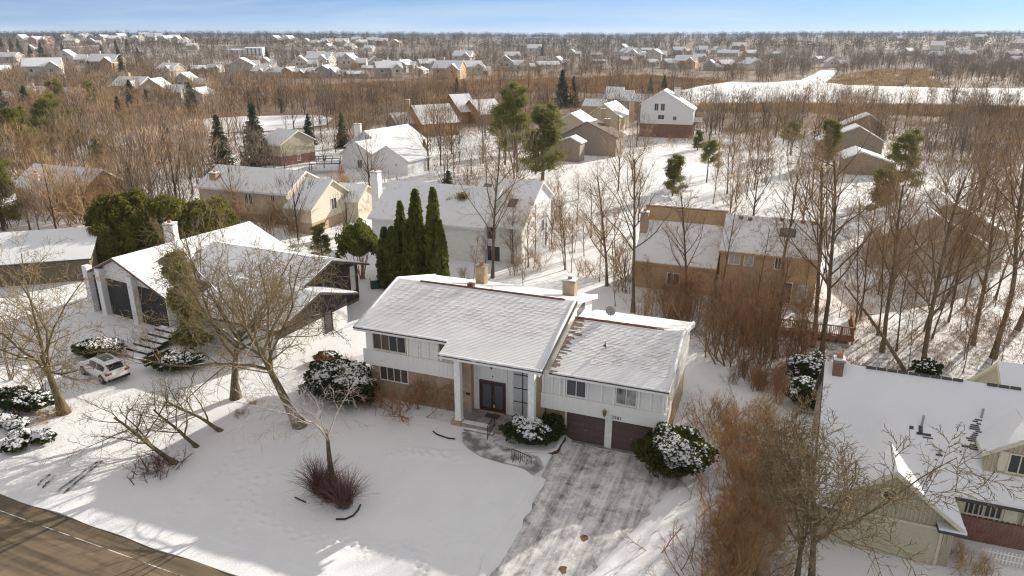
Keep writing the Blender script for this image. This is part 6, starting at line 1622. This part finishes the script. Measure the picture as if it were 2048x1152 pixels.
# ornamental grass
def grass_clump(seed, H, n, mat):
    rng = np.random.default_rng(seed); S = np.stack([rng.normal(0, .16, n), rng.normal(0, .16, n), np.zeros(n)], 1); a = rng.random(n) * 6.28; sp_ = np.abs(rng.normal(.32, .22, n))
    D = _nrm(np.stack([np.cos(a) * sp_, np.sin(a) * sp_, np.ones(n)], 1)); P = poly_grow(rng, S, D, H * rng.uniform(.55, 1.15, n), 6, .08, -.16)
    P[..., 2] = np.maximum(P[..., 2], .02)
    return np_mesh('blades', *tubes(P, np.linspace(.012, .004, 6)[None, :].repeat(n, 0), 3), M[mat])
for k, (u, v, H, lab) in enumerate([(640, 985, 2.3, 'red brown ornamental grass clump left of the pale tree trunk'), (690, 1012, 2.1, 'red brown ornamental grass clump below the pale tree trunk'), (662, 1000, 1.7, 'small ornamental grass clump between the two large ones')]):
    o = thing('ornamental_grass', lab, 'grass', gp(u, v)); tag(link('blades', grass_clump(400 + k, H, 520, 'grass_red'), o), kind='stuff')
# golden rough shrubs between the driveway and the sage house
for k in range(32):
    s_ = rnd.uniform(9.8, 13.6) - (.8 if k > 24 else 0); d_ = -15 + 22 * (k + rnd.random()) / 32; p = HW(s_, d_); (S3, S3, S4)[k % 3].put((p[0], p[1], hg(p[0], p[1])), 'golden brown bare shrub in the hedge between driveway and sage house', rnd.uniform(1.9, 3.0), group='golden shrubs between driveway and sage house', wide=1.1)
for u, v, h in [(1905, 1085, 1.6), (1960, 1120, 1.5)]: S3.put(G(u, v + 30), 'golden bare shrub beside the khaki garage door' if u < 1950 else 'golden bare shrub at the bottom picture edge by the sage house', h)
# picket edging and dark plants by the brick base
pf = thing('picket_fence', 'low white picket fence along the bottom edge before the sage house', 'fence', G(1960, 1118), HR)
for k in range(26):
    mb = MB(); mb.box(-.03, .03, -.015, .015, 0, .75); o = part('picket', mb, M['trim'], pf); o.location = (k * .16, 0, 0)
for z_ in (.2, .55):
    mb = MB(); mb.box(-.1, 4.2, -.03, -.016, z_, z_ + .07); part('rail', mb, M['trim'], pf)
# iron fence behind the sage house
fr = thing('iron_fence', 'thin black iron fence in the wood behind the sage house', 'fence', HW(14.2, 9.2), HR)
for k in range(40):
    mb = MB(); mb.box(-.015, .015, -.015, .015, 0, 1.1); o = part('paling', mb, M['iron'], fr); o.location = (k * .18, 0, 0)
for z_ in (.15, 1.0):
    mb = MB(); mb.box(-.05, 7.1, -.02, .02, z_, z_ + .04); part('rail', mb, M['iron'], fr)

# ---- scatter in ground polygons given by photo pixels
FOOT = []   # keep-outs (x, y, r)
for u, v, r in [(930, 500, 10), (1500, 600, 0)]: pass
for (cx, cy, r) in [(*G(930, 470)[:2], 11), (*G(540, 400)[:2], 12), (*G(590, 310)[:2], 7), (*G(770, 325)[:2], 12), (*G(880, 250)[:2], 12), (*G(940, 240)[:2], 11), (*G(1180, 305)[:2], 11), (*G(1240, 255)[:2], 10), (*G(1325, 262)[:2], 10), (*G(1730, 310)[:2], 11), (*G(1225, 205)[:2], 11), (*G(170, 385)[:2], 10), (*G(1850, 510)[:2], 9), (*G(1900, 480)[:2], 9), (*(PD(4, 0, 0)[:2] + D_.l[:2]), 6.5), (*(PD(-4, 0, 0)[:2] + D_.l[:2]), 6), (*G(1620, 655)[:2], 3.5), (-30, 66, 11), (-22, 62, 10), (*HW(-7, 5)[:2], 11), (*HW(3, 5)[:2], 7), (*HW(20, 1)[:2], 8)]: FOOT.append((cx, cy, r))
def inside(poly, x, y):
    c = False; j = len(poly) - 1
    for i in range(len(poly)):
        if (poly[i][1] > y) != (poly[j][1] > y) and x < (poly[j][0] - poly[i][0]) * (y - poly[i][1]) / (poly[j][1] - poly[i][1]) + poly[i][0]: c = not c
        j = i
    return c
lakep = [tuple(G(u, v)[:2]) for u, v in lake]; pondp = [tuple(G(u, v)[:2]) for u, v in pond]
def scatter(pix, n, kinds, hr, label, group, seed, wide=(.9, 1.2), mind=0.0):
    r = random.Random(seed); P = [tuple(G(u, v)[:2]) for u, v in pix]; xs = [p[0] for p in P]; ys = [p[1] for p in P]; c = 0; tries = 0
    while c < n and tries < n * 60:
        tries += 1; x, y = r.uniform(min(xs), max(xs)), r.uniform(min(ys), max(ys))
        if not inside(P, x, y) or any((x - a) ** 2 + (y - b) ** 2 < q * q for a, b, q in FOOT) or inside(lakep, x, y) or inside(pondp, x, y): continue
        r.choice(kinds).put((x, y, hg(x, y)), label, r.uniform(*hr), r.uniform(0, 6.28), (r.uniform(-.05, .05), r.uniform(-.05, .05)), group, wide=r.uniform(*wide)); c += 1
scatter([(1150, 575), (1290, 520), (1300, 640), (1240, 645), (1160, 610)], 9, SAP + TH[:1], (3, 7), 'thin sapling behind the garage roof', 'saplings behind the garage', 1)
scatter([(1400, 720), (1640, 760), (2060, 760), (2060, 620), (1700, 560), (1560, 640)], 40, SAP + SL, (5, 15), 'thin bare tree in the wood behind the sage house', 'trees in the wood behind the sage house', 2, (.7, 1.0))
scatter([(1400, 650), (1600, 660), (1620, 750), (1420, 730)], 24, [TH[0], TH[2], SAP[1], SAP[0]], (4, 7), 'tall brown shrub in the thicket between the garage gable and the deck', 'shrubs in the thicket beside the garage', 3)
scatter([(1450, 745), (1610, 755), (1610, 850), (1510, 870)], 11, [TH[0], TH[2]], (1.8, 3.0), 'low brown shrub at the near edge of the thicket beside the garage', 'low shrubs at the near edge of the thicket', 33)
scatter([(1290, 660), (1540, 680), (1560, 600), (1290, 600)], 18, [TH[0], TH[2], SAP[1]], (3, 6), 'brown shrub before the tan house wall', 'shrubs before the tan house', 4)
scatter([(890, 575), (1150, 580), (1270, 510), (1120, 430), (1040, 490)], 26, [SAP[0], SAP[1], MD[0], SL[0]], (4, 9), 'young bare tree between the arborvitae row and the tan house', 'young trees behind the main house', 5)
scatter([(890, 575), (1150, 580), (1270, 510), (1120, 430), (1040, 490)], 16, [TH[0], TH[1]], (1.6, 3.2), 'low bare shrub between the arborvitae row and the tan house', 'low shrubs behind the main house', 35)
scatter([(0, 470), (200, 440), (420, 395), (420, 300), (0, 300)], 34, MD + TH[:2], (5, 13), 'thin bare tree in the thicket above the yews', 'trees in the thicket above the yews', 6)
scatter([(430, 470), (620, 480), (620, 430), (430, 420)], 12, [TH[1], MD[1], TH[0]], (3.5, 7), 'brown bare tree between the yews and the cream house', 'trees before the cream house', 7)
scatter([(0, 310), (420, 300), (420, 268), (330, 268), (0, 225)], 34, MD, (9, 15), 'bare tree in the wood before the pond', 'trees before the pond', 8)
scatter([(560, 232), (900, 215), (1110, 205), (1110, 175), (560, 180)], 40, MD + SL[:1], (9, 16), 'bare tree on the marsh edge behind the brown houses', 'trees on the marsh edge', 9)
scatter([(0, 222), (340, 240), (560, 228), (560, 185), (0, 190)], 44, MD, (8, 14), 'bare tree between the pond and the wooded quarter', 'trees beyond the pond', 10)
scatter([(1390, 262), (1700, 268), (2060, 300), (2060, 222), (1700, 214), (1400, 216)], 56, MD + SL[:2], (8, 14), 'bare tree on the near lake shore', 'trees on the near lake shore', 11)
scatter([(1420, 420), (1640, 410), (1660, 300), (1420, 330)], 18, [SL[2], MD[0], SAP[1]], (6, 12), 'bare tree in the open snow behind the tan house', 'trees in the open snow', 12)
scatter([(1800, 470), (2060, 560), (2060, 290), (1820, 330)], 6, SL, (10, 16), 'bare tree in the wood around the greige house', 'trees around the greige house', 13)
scatter([(860, 340), (1110, 400), (1200, 360), (1000, 290)], 10, [SAP[0], MD[2], SL[1]], (3, 8), 'bare tree in the gardens before the taupe house', 'trees before the taupe house', 14)
scatter([(640, 400), (760, 430), (760, 360), (660, 350)], 8, [TH[2], TH[1]], (2.5, 4.5), 'pinkish brown shrub behind the cream house', 'shrubs behind the cream house', 15)
# ------------------------------------------------------------------ far woods, brush and reeds
def blades(rng, C, D, Ln, W):
    """thin triangles from C along D"""
    n = len(C); S = _nrm(np.cross(D, rng.normal(0, 1, (n, 3)))) * (W * .5)[:, None]
    V = np.stack([C - S, C + S, C + D * Ln[:, None]], 1).reshape(-1, 3)
    return V, np.arange(n * 3).reshape(n, 3)
def far_tree(seed, n, H=13, R=3.6, w=.13, cz=.58):
    rng = np.random.default_rng(seed); out = []
    # trunk and limbs as three sided blades, then twigs through the crown volume
    k = 10; a = rng.random(k) * 6.28; z0 = H * rng.uniform(.05, .5, k)
    S = np.stack([np.zeros(k), np.zeros(k), z0], 1); D = _nrm(np.stack([np.cos(a) * .5, np.sin(a) * .5, np.ones(k)], 1))
    out.append(blades(rng, S, D, H * rng.uniform(.35, .6, k), np.full(k, .16)))
    out.append(blades(rng, np.zeros((3, 3)), np.array([[0, 0, 1.]] * 3), np.full(3, H * .95), np.full(3, .34)))
    d = _nrm(rng.normal(0, 1, (n, 3))) * (rng.random((n, 1)) ** .45)
    C = np.array([0, 0, H * cz]) + d * np.array([R, R, H * .42]); C = C * (1 + .08 * np.sin(C[:, 2:3] + seed))
    D = _nrm(C - np.array([0, 0, H * .25]) + rng.normal(0, 1.2, (n, 3)) + np.array([0, 0, 1.0]))
    out.append(blades(rng, C, D, rng.uniform(.8, 2.2, n), np.full(n, w) * rng.uniform(.6, 1.3, n)))
    V, F = cat_mesh(out); tone = np.ones(len(V)); tone[:13 * 3] = .55; tone[13 * 3:] = np.repeat(rng.uniform(.6, 1.35, n), 3)
    return V, F, tone
def far_conifer(seed, n, H=12, R=2.6):
    rng = np.random.default_rng(seed); t = rng.random(n) ** .8; a = rng.random(n) * 6.28; r = R * (1 - t) ** .9 * rng.uniform(.5, 1.0, n)
    C = np.stack([r * np.cos(a), r * np.sin(a), .4 + t * H * .96], 1); D = _nrm(np.stack([np.cos(a), np.sin(a), np.full(n, -.15)], 1))
    return cat_mesh([blades(rng, C, D, np.full(n, 1.0) * (1.1 - .6 * t), np.full(n, .7) * (1.1 - .6 * t)), blades(rng, np.zeros((3, 3)), np.array([[0, 0, 1.]] * 3), np.full(3, H), np.full(3, .6))])
def plant_many(name, protos, pts, hs_, mat, label=None, cat=None, wide=(.9, 1.25), seed=1):
    rng = np.random.default_rng(seed); Vs, Fs, o = [], [], 0
    pts = np.asarray(pts); z = hgt(pts[:, 0], pts[:, 1]); pid = rng.integers(0, len(protos), len(pts)); rot = rng.random(len(pts)) * 6.28
    wd = rng.uniform(*wide, len(pts))
    tn = rng.uniform(.55, 1.35, len(pts)); Ts = []
    for k, pr in enumerate(protos):
        V, F = pr[0], pr[1]; tb = pr[2] if len(pr) > 2 else np.ones(len(V))
        q = np.nonzero(pid == k)[0]
        if not len(q): continue
        h = V[:, 2].max(); s = (hs_[q] / h)
        c, sn = np.cos(rot[q])[:, None], np.sin(rot[q])[:, None]
        X_ = (V[None, :, 0] * c - V[None, :, 1] * sn) * (s * wd[q])[:, None] + pts[q, 0:1]; Y_ = (V[None, :, 0] * sn + V[None, :, 1] * c) * (s * wd[q])[:, None] + pts[q, 1:2]
        Z_ = V[None, :, 2] * s[:, None] + z[q][:, None] - .1
        W = np.stack([X_, Y_, Z_], -1).reshape(-1, 3); FF = (F[None] + (np.arange(len(q)) * len(V))[:, None, None]).reshape(-1, 3)
        Vs.append(W); Fs.append(FF + o); o += len(W); Ts.append((tn[q][:, None] * tb[None, :]).ravel())
    me = np_mesh(name, np.concatenate(Vs), np.concatenate(Fs), M[mat])
    at_ = me.attributes.new('tone', 'FLOAT', 'POINT'); at_.data.foreach_set('value', np.concatenate(Ts).astype(np.float32))
    return tag(link(name, me), label, cat, kind='stuff')
def farmat(name, c1, c2, c3, sc=.02):
    m, nt, b = mat0(name); v = coord(nt, (1, 1, 1), 'World'); n = noise(nt, v, sc, 3); n2 = noise(nt, v, .35, 3)
    col = mixc(nt, .5, ramp(nt, n, [(.35, c1), (.5, c2), (.65, c3)]), ramp(nt, n2, [(.3, c1), (.7, c3)]))
    ta = node(nt, 'ShaderNodeAttribute', attribute_name='tone'); sc_ = nt.nodes.new('ShaderNodeVectorMath'); sc_.operation = 'SCALE'
    nt.links.new(col, sc_.inputs[0]); nt.links.new(ta.outputs['Fac'], sc_.inputs['Scale']); col = sc_.outputs[0]
    nt.links.new(col, b.inputs['Base Color']); b.inputs['Roughness'].default_value = .95; b.inputs['Specular IOR Level'].default_value = .1
    return m
M['far_twig'] = farmat('far_brown_twigs', (.24, .165, .10), (.34, .235, .14), (.46, .325, .20))
M['far_twig2'] = farmat('far_grey_twigs', (.18, .145, .115), (.25, .20, .16), (.34, .275, .215))
M['ridge_twig'] = farmat('far_ridge_twigs', (.055, .052, .052), (.08, .073, .070), (.12, .104, .095))
M['brush'] = farmat('brown_brush_twigs', (.24, .155, .09), (.35, .235, .14), (.47, .33, .20), .05)
M['reed'] = farmat('tan_reeds', (.28, .165, .085), (.40, .25, .13), (.52, .36, .20), .03)
M['reed_gold'] = farmat('straw_reeds', (.40, .28, .14), (.52, .38, .20), (.62, .48, .28), .03)
M['far_needles'] = farmat('far_conifer_needles', (.025, .035, .02), (.045, .055, .03), (.08, .085, .04))
rng = np.random.default_rng(77)
FARA = np.array(FARPOS)
for u, v, w in [(540, 400, 18), (590, 310, 9), (770, 325, 16), (880, 250, 15), (940, 240, 15), (1180, 305, 14), (1240, 255, 12), (1325, 262, 13), (1730, 310, 14), (1225, 205, 14), (170, 385, 10), (1860, 510, 14), (500, 250, 26), (600, 248, 20), (1400, 195, 30), (1500, 192, 40), (1600, 190, 45), (1720, 195, 50), (1840, 197, 50), (1960, 200, 45)]: CLEAR.append((*G(u, v)[:2], w))
CLR = np.array(CLEAR)
reedpx = [[(600, 204), (900, 190), (1110, 184), (1290, 190), (1400, 173), (1470, 164), (1290, 152), (1000, 162), (700, 167), (560, 180)]]
reedw = [[tuple(G(u, v)[:2]) for u, v in p] for p in reedpx]
goldpx = [[(1655, 166), (1684, 150), (1760, 140), (1850, 139), (1872, 150), (1850, 158), (1900, 172), (1900, 178), (1720, 173)], [(1400, 221), (2080, 236), (2080, 220), (1900, 215), (1700, 212), (1560, 210), (1400, 213)]]
goldw = [[tuple(G(u, v)[:2]) for u, v in p] for p in goldpx]
def ok_pt(x, y, clear=.8, reeds=True):
    if inside(lakep, x, y) or inside(pondp, x, y): return False
    if reeds and (any(inside(p, x, y) for p in reedw) or inside(goldw[0], x, y)) and rng.random() < .93: return False
    dx = np.abs(FARA[:, 0] - x * FARA[:, 1] / y); dy = FARA[:, 1] - y
    near = (np.hypot(FARA[:, 0] - x, FARA[:, 1] - y) < FARA[:, 2] * .75).any()
    if near: return False
    front = ((dx < FARA[:, 2] * .6) & (dy > 0) & (dy < .16 * FARA[:, 1])).any()
    if front and rng.random() < clear: return False
    dx = np.abs(CLR[:, 0] - x * CLR[:, 1] / y); dy = CLR[:, 1] - y
    if ((dx < CLR[:, 2] * .6) & (dy > -3) & (dy < .36 * CLR[:, 1])).any() and rng.random() < .72: return False
    if any((x - a) ** 2 + (y - b) ** 2 < q * q for a, b, q in FOOT): return False
    return True
def field(n, y0, y1, pw=1.0, clear=.8, reeds=True, xl=-.80, xr=.80, dens=None):
    out = []
    while len(out) < n:
        y = (y0 ** (2 * pw) + rng.random() * (y1 ** (2 * pw) - y0 ** (2 * pw))) ** (1 / (2 * pw)); x = rng.uniform(xl, xr) * y
        if dens is not None and rng.random() > dens(x, y): continue
        if ok_pt(x, y, clear, reeds): out.append((x, y))
    return np.array(out)
fa = [far_tree(s, 150, 13, 3.6, .13) for s in (1, 2, 3, 4)]; fb = [far_tree(s, 62, 14, 4.8, .36, .46) for s in (5, 6, 7)]; fr_ = [far_tree(s, 54, 15, 6.0, .62, .44) for s in (8, 9, 10)]
clump = lambda x, y: .25 + .75 * float(vnoise(x / 45 + 5, y / 60, 4) > .42)
fm = [far_tree(s, 320, 13, 3.4, .066) for s in (11, 12, 13)]
def md_(x, y):
    if 6 < x < 62 and 82 < y < 165: return .10
    if y < 125 and x > -42: return .3
    if x > .42 * y and y < 150: return .08
    if x < -.36 * y: return 1.0
    return .3 + .7 * float(vnoise(x / 18 + 2, y / 26, 24) > .38)
p0 = field(760, 88, 262, .6, .5, dens=md_)
hp = rng.uniform(6, 14, len(p0)); hv = len(p0) // 2
plant_many('woodland', fm, p0[:hv], hp[:hv], 'far_twig', seed=21); plant_many('woodland', fm, p0[hv:], hp[hv:], 'far_twig2', seed=22)
p1 = field(1650, 250, 640, .6, .85, dens=clump)
hv = len(p1) // 2; hp = rng.uniform(7, 14, len(p1))
plant_many('woodland', fa, p1[:hv], hp[:hv], 'far_twig', seed=2); plant_many('woodland', fa, p1[hv:], hp[hv:], 'far_twig2', seed=23)
p2 = field(3100, 600, 1250, .5, .85)
plant_many('woodland', fb, p2, rng.uniform(8, 15, len(p2)), 'far_twig2', seed=3)
p3 = field(4300, 1150, 2900, .45, .7)
plant_many('ridge_wood', fr_, p3, rng.uniform(12, 20, len(p3)), 'ridge_twig', wide=(1.2, 1.9), seed=4)
# extra wood on the far side of the lake
far_side = [tuple(G(u, v)[:2]) for u, v in [(1680, 140), (1880, 146), (1905, 172), (2300, 176), (2300, 112), (1700, 112)]]
q = []
while len(q) < 650:
    y = rng.uniform(330, 1000); x = y * rng.uniform(.40, .82)
    if inside(far_side, x, y) and not inside(lakep, x, y) and not inside(goldw[0], x, y): q.append((x, y))
plant_many('woodland', fa, np.array(q), rng.uniform(8, 15, len(q)), 'far_twig2', seed=6)
# dark conifers: a belt behind the row of houses and scattered ones
fc = [far_conifer(s, 170) for s in (1, 2, 3)]
cp, ch = [], []
for u0, u1, v, n in ((770, 905, 127, 34), (585, 770, 124, 44), (905, 960, 118, 10), (1270, 1500, 96, 16), (1540, 1600, 92, 6), (1050, 1100, 92, 10)):
    for k in range(n):
        p = hit(rng.uniform(u0, u1), v + rng.uniform(-3, 2)); cp.append(p[:2]); ch.append(rng.uniform(7, 12))
for p in field(70, 900, 2600, .5, .5): cp.append(p); ch.append(rng.uniform(12, 19))
plant_many('conifer_belt', fc, np.array(cp), np.array(ch), 'far_needles', seed=7)
for k, (X_, Y_, hpx) in enumerate([(30, 255, 26), (115, 260, 34), (180, 260, 32), (290, 345, 34), (385, 330, 42), (430, 395, 28), (560, 240, 18), (915, 300, 26), (1040, 230, 22), (1080, 415, 44), (1140, 240, 24), (1240, 335, 28), (860, 320, 12), (470, 380, 24), (800, 430, 24), (1230, 425, 22)]):
    p = hit(X_ * .2246, 50 + Y_ * .2246); SP[k % 2].put(p, 'dark spruce standing in the wooded quarter beyond the pond', max(8, min(20, hpx * p[1] / FPX)), group='spruces in the wooded quarter')
for u, v, hpx in [(535, 127, 30), (1310, 102, 8), (1085, 112, 22), (870, 132, 16)]:
    p = hit(u, v); SP[1].put(p, 'dark spruce among the far rows of houses', max(9, hpx * p[1] / FPX), group='spruces among the far houses')
# brush: knee to head high brown shrubs that read as one mass
bt = []
for s in (1, 2, 3):
    r = np.random.default_rng(s + 50); n = 36; a = r.random(n) * 6.28; C = np.stack([r.normal(0, .9, n), r.normal(0, .9, n), np.abs(r.normal(.5, .7, n))], 1)
    D = _nrm(np.stack([r.normal(0, .45, n), r.normal(0, .45, n), np.ones(n)], 1)); bt.append(blades(r, C, D, r.uniform(.9, 2.2, n), np.full(n, .085)))
def bd(x, y):
    c = .25 + .75 * float(vnoise(x / 22 + 2, y / 30, 14) > .4)
    if 8 < x < 75 and 85 < y < 168: c *= .10            # open snow
    if y < 118 and x > -40: c *= .25
    if x > .42 * y and y < 150: c *= .3
    return c
p4 = field(3600, 92, 330, .62, .6, dens=bd)
plant_many('brush', bt, p4, rng.uniform(1.4, 3.6, len(p4)), 'brush', seed=8, wide=(1.0, 1.8))
p5 = field(1800, 320, 700, .6, .6)
plant_many('brush', bt, p5, rng.uniform(2.0, 4.2, len(p5)), 'brush', seed=9, wide=(1.5, 2.8))
wp = [tuple(G(u, v)[:2]) for u, v in [(1250, 640), (1420, 690), (1640, 740), (2060, 745), (2060, 570), (1680, 560), (1300, 530)]]; q = []
while len(q) < 420:
    x, y = rng.uniform(8, 60), rng.uniform(44, 92)
    if inside(wp, x, y) and not any((x - a) ** 2 + (y - b) ** 2 < (r_ * .8) ** 2 for a, b, r_ in FOOT): q.append((x, y))
plant_many('undergrowth', bt, np.array(q), rng.uniform(.5, 1.7, len(q)), 'brush', seed=31, wide=(.9, 1.6))
# reeds
rt = []
for s in (1, 2):
    r = np.random.default_rng(s + 60); n = 22; C = np.stack([r.normal(0, .8, n), r.normal(0, .8, n), np.zeros(n)], 1); D = _nrm(np.stack([r.normal(0, .1, n), r.normal(0, .1, n), np.ones(n)], 1))
    rt.append(blades(r, C, D, r.uniform(1.5, 2.4, n), np.full(n, .14)))
def fill(polys, n):
    out = []; bb = [(min(p[0] for p in P), max(p[0] for p in P), min(p[1] for p in P), max(p[1] for p in P)) for P in polys]
    while len(out) < n:
        k = rng.integers(0, len(polys)); b = bb[k]; x, y = rng.uniform(b[0], b[1]), rng.uniform(b[2], b[3])
        if inside(polys[k], x, y) and not inside(lakep, x, y): out.append((x, y))
    return np.array(out)
p6 = fill(reedw, 5000); plant_many('reed_bed', rt, p6, rng.uniform(1.3, 2.4, len(p6)), 'reed', seed=10, wide=(1.0, 1.6))
p7 = fill(goldw, 3600); plant_many('reed_bed', rt, p7, rng.uniform(1.4, 2.6, len(p7)), 'reed_gold', seed=11, wide=(1.0, 1.6))
# ------------------------------------------------------------------ white car on the next drive
M['car_paint'], _nt, _b = mat0('white_car_paint'); _b.inputs['Base Color'].default_value = (.78, .78, .77, 1); _b.inputs['Roughness'].default_value = .25; _b.inputs['Coat Weight'].default_value = .5
M['car_glass'], _nt, _b = mat0('dark_car_glass'); _b.inputs['Base Color'].default_value = (.015, .017, .02, 1); _b.inputs['Roughness'].default_value = .08
M['tyre'] = plain('black_tyre', (.02, .02, .02), .85); M['rim'] = plain('grey_rim', (.28, .28, .29), .35, .7); M['lamp_red'] = plain('red_tail_lamp', (.35, .02, .02), .25); M['lamp_clear'] = plain('clear_head_lamp', (.6, .62, .65), .15)
p0 = ground_at(214, 762)
fd = ground_at(165, 742) - ground_at(211, 765); cang = math.atan2(fd[1], fd[0])
car = thing('parked_car', 'white crossover car with black glass roof parked on the snowy drive', 'car', ground_at(210, 750) , cang)
#        x     halfw  belt  roof  roofw
ST = [(-2.30, .70, .98, .99, .50), (-2.22, .82, 1.02, 1.06, .60), (-2.02, .90, 1.05, 1.30, .62), (-1.60, .93, 1.05, 1.58, .62), (-1.0, .94, 1.03, 1.66, .63), (-.3, .94, 1.01, 1.68, .63), (.35, .94, 1.0, 1.62, .62), (.80, .94, 1.0, 1.38, .64), (1.15, .94, .99, 1.07, .66), (1.65, .92, .94, .98, .60), (2.05, .86, .86, .88, .55), (2.28, .72, .70, .72, .45), (2.36, .60, .55, .56, .40)]
mb = MB(); rings = []
for x, w, zb, zr, rw_ in ST:
    lo = .30 if abs(x) < 2.1 else .42
    h = [(w * .93, lo), (w * 1.0, .55), (w * .985, .80), (w * .93, zb), (rw_ + (w * .93 - rw_) * .12, zr - .05), (rw_ * .55, zr), (0, zr + .015)]
    ring = [(x, -y, z) for y, z in h] + [(x, y, z) for y, z in h[-2::-1]]
    i = len(mb.v); mb.v += ring; rings.append((i, len(ring)))
for (a, n_), (b_, _) in zip(rings, rings[1:]):
    for k in range(n_ - 1): mb.f.append((a + k, a + k + 1, b_ + k + 1, b_ + k)); mb.m.append(0)
    mb.f.append((a + n_ - 1, a, b_, b_ + n_ - 1)); mb.m.append(0)
mb.f.append(tuple(rings[0][0] + k for k in range(rings[0][1]))[::-1]); mb.m.append(0); mb.f.append(tuple(rings[-1][0] + k for k in range(rings[-1][1]))); mb.m.append(0)
body = part('body', mb, M['car_paint'], car, True)
def lerp_st(x):
    xs = [s_[0] for s_ in ST]; return [np.interp(x, xs, [s_[k] for s_ in ST]) for k in range(1, 5)]
def glass(name, xs, f0, f1, off=.012):
    for sg in (-1, 1):
        mb = MB(); prev = None
        for x in xs:
            w, zb, zr, rw_ = lerp_st(x); y0, z0 = w * .93, zb; y1, z1 = rw_ + (w * .93 - rw_) * .12, zr - .05
            a = (x, sg * (y0 + (y1 - y0) * f0 + off), z0 + (z1 - z0) * f0); b = (x, sg * (y0 + (y1 - y0) * f1 + off), z0 + (z1 - z0) * f1)
            if prev: mb.poly([prev[0], a, b, prev[1]])
            prev = (a, b)
        part(name, mb, M['car_glass'], car)
glass('side_window', [-1.75, -1.5, -1.1, -.75], .10, .84); glass('side_window', [-.68, -.3, .05, .3], .10, .88); glass('quarter_window', [.36, .6, .78], .12, .80)
mb = MB(); r_ = [(x, lerp_st(x)) for x in (.42, .62, .85, 1.1)]
for (xa, A_), (xb, B_) in zip(r_, r_[1:]): mb.poly([(xa + .02, -A_[3] * .92, A_[2] - .0 + .012), (xb + .02, -B_[3] * .95, B_[2] + .012), (xb + .02, B_[3] * .95, B_[2] + .012), (xa + .02, A_[3] * .92, A_[2] + .012)])
part('windscreen', mb, M['car_glass'], car)
mb = MB(); r_ = [(x, lerp_st(x)) for x in (-1.66, -1.85, -2.03, -2.16)]
for (xa, A_), (xb, B_) in zip(r_, r_[1:]): mb.poly([(xa - .01, -A_[3] * .85, A_[2] + .014), (xa - .01, A_[3] * .85, A_[2] + .014), (xb - .01, B_[3] * .95, B_[2] + .014), (xb - .01, -B_[3] * .95, B_[2] + .014)])
part('rear_window', mb, M['car_glass'], car)
mb = MB(); r_ = [(x, lerp_st(x)) for x in (-1.25, -.8, -.3, .25)]
for (xa, A_), (xb, B_) in zip(r_, r_[1:]): mb.poly([(xa, -A_[3] * .62, A_[2] + .022), (xb, -B_[3] * .62, B_[2] + .022), (xb, B_[3] * .62, B_[2] + .022), (xa, A_[3] * .62, A_[2] + .022)])
part('glass_roof', mb, M['car_glass'], car)
mb = MB(); mb.box(-1.98, -1.55, -.58, .58, 1.60, 1.645); part('spoiler', mb, M['car_paint'], car)
for sg in (-1, 1):
    mb = MB(); mb.box(-2.3, -2.02, min(sg * .50, sg * .90), max(sg * .50, sg * .90), .86, 1.0); part('tail_light', mb, M['lamp_red'], car)
    mb = MB(); mb.box(1.98, 2.24, min(sg * .52, sg * .86), max(sg * .52, sg * .86), .66, .80); part('headlight', mb, M['lamp_clear'], car)
    mb = MB(); mb.box(.62, .80, min(sg * .92, sg * 1.10), max(sg * .92, sg * 1.10), 1.0, 1.16); part('mirror', mb, M['car_paint'], car)
    for x in (-1.40, 1.42):
        mb = MB(); mb.tube([(x, sg * .74, .35), (x, sg * .955, .35)], .35, 18); wh = part('wheel', mb, M['tyre'], car)
        mb = MB(); mb.tube([(x, sg * .955, .35), (x, sg * .965, .35)], .23, 14); part('rim', mb, M['rim'], wh)
        mb = MB(); mb.tube([(x, sg * .90, .37), (x, sg * .945, .37)], .41, 18); part('wheel_arch', mb, M['tyre'], car)
mb = MB(); mb.box(-2.34, -2.2, -.26, .26, .70, .82); part('number_plate', mb, M['trim'], car)
mb = MB(); mb.box(-2.36, -2.1, -.82, .82, .34, .50); part('bumper', mb, M['tyre'], car)
mb = MB(); mb.box(-1.4, 1.2, -.55, .55, 1.02, 1.03); part('cabin_floor', mb, M['tyre'], car)
# ------------------------------------------------------------------ thin winter haze over the whole place
hzx = float(max(abs(gx.min()), gx.max())) + 20; hzy0, hzy1 = float(gy.min()) - 20, float(gy.max()) + 20
mb = MB(); mb.box(-hzx, hzx, hzy0, hzy1, -1.6, 105)
m = bpy.data.materials.new('haze'); m.use_nodes = True; nt = m.node_tree; nt.nodes.clear()
o_ = nt.nodes.new('ShaderNodeOutputMaterial'); v_ = nt.nodes.new('ShaderNodeVolumePrincipled')
v_.inputs['Color'].default_value = (.80, .88, 1.0, 1); v_.inputs['Density'].default_value = 0.00008; v_.inputs['Anisotropy'].default_value = 0.2
nt.links.new(v_.outputs[0], o_.inputs['Volume'])
tag(part('haze', mb, m), kind='stuff')
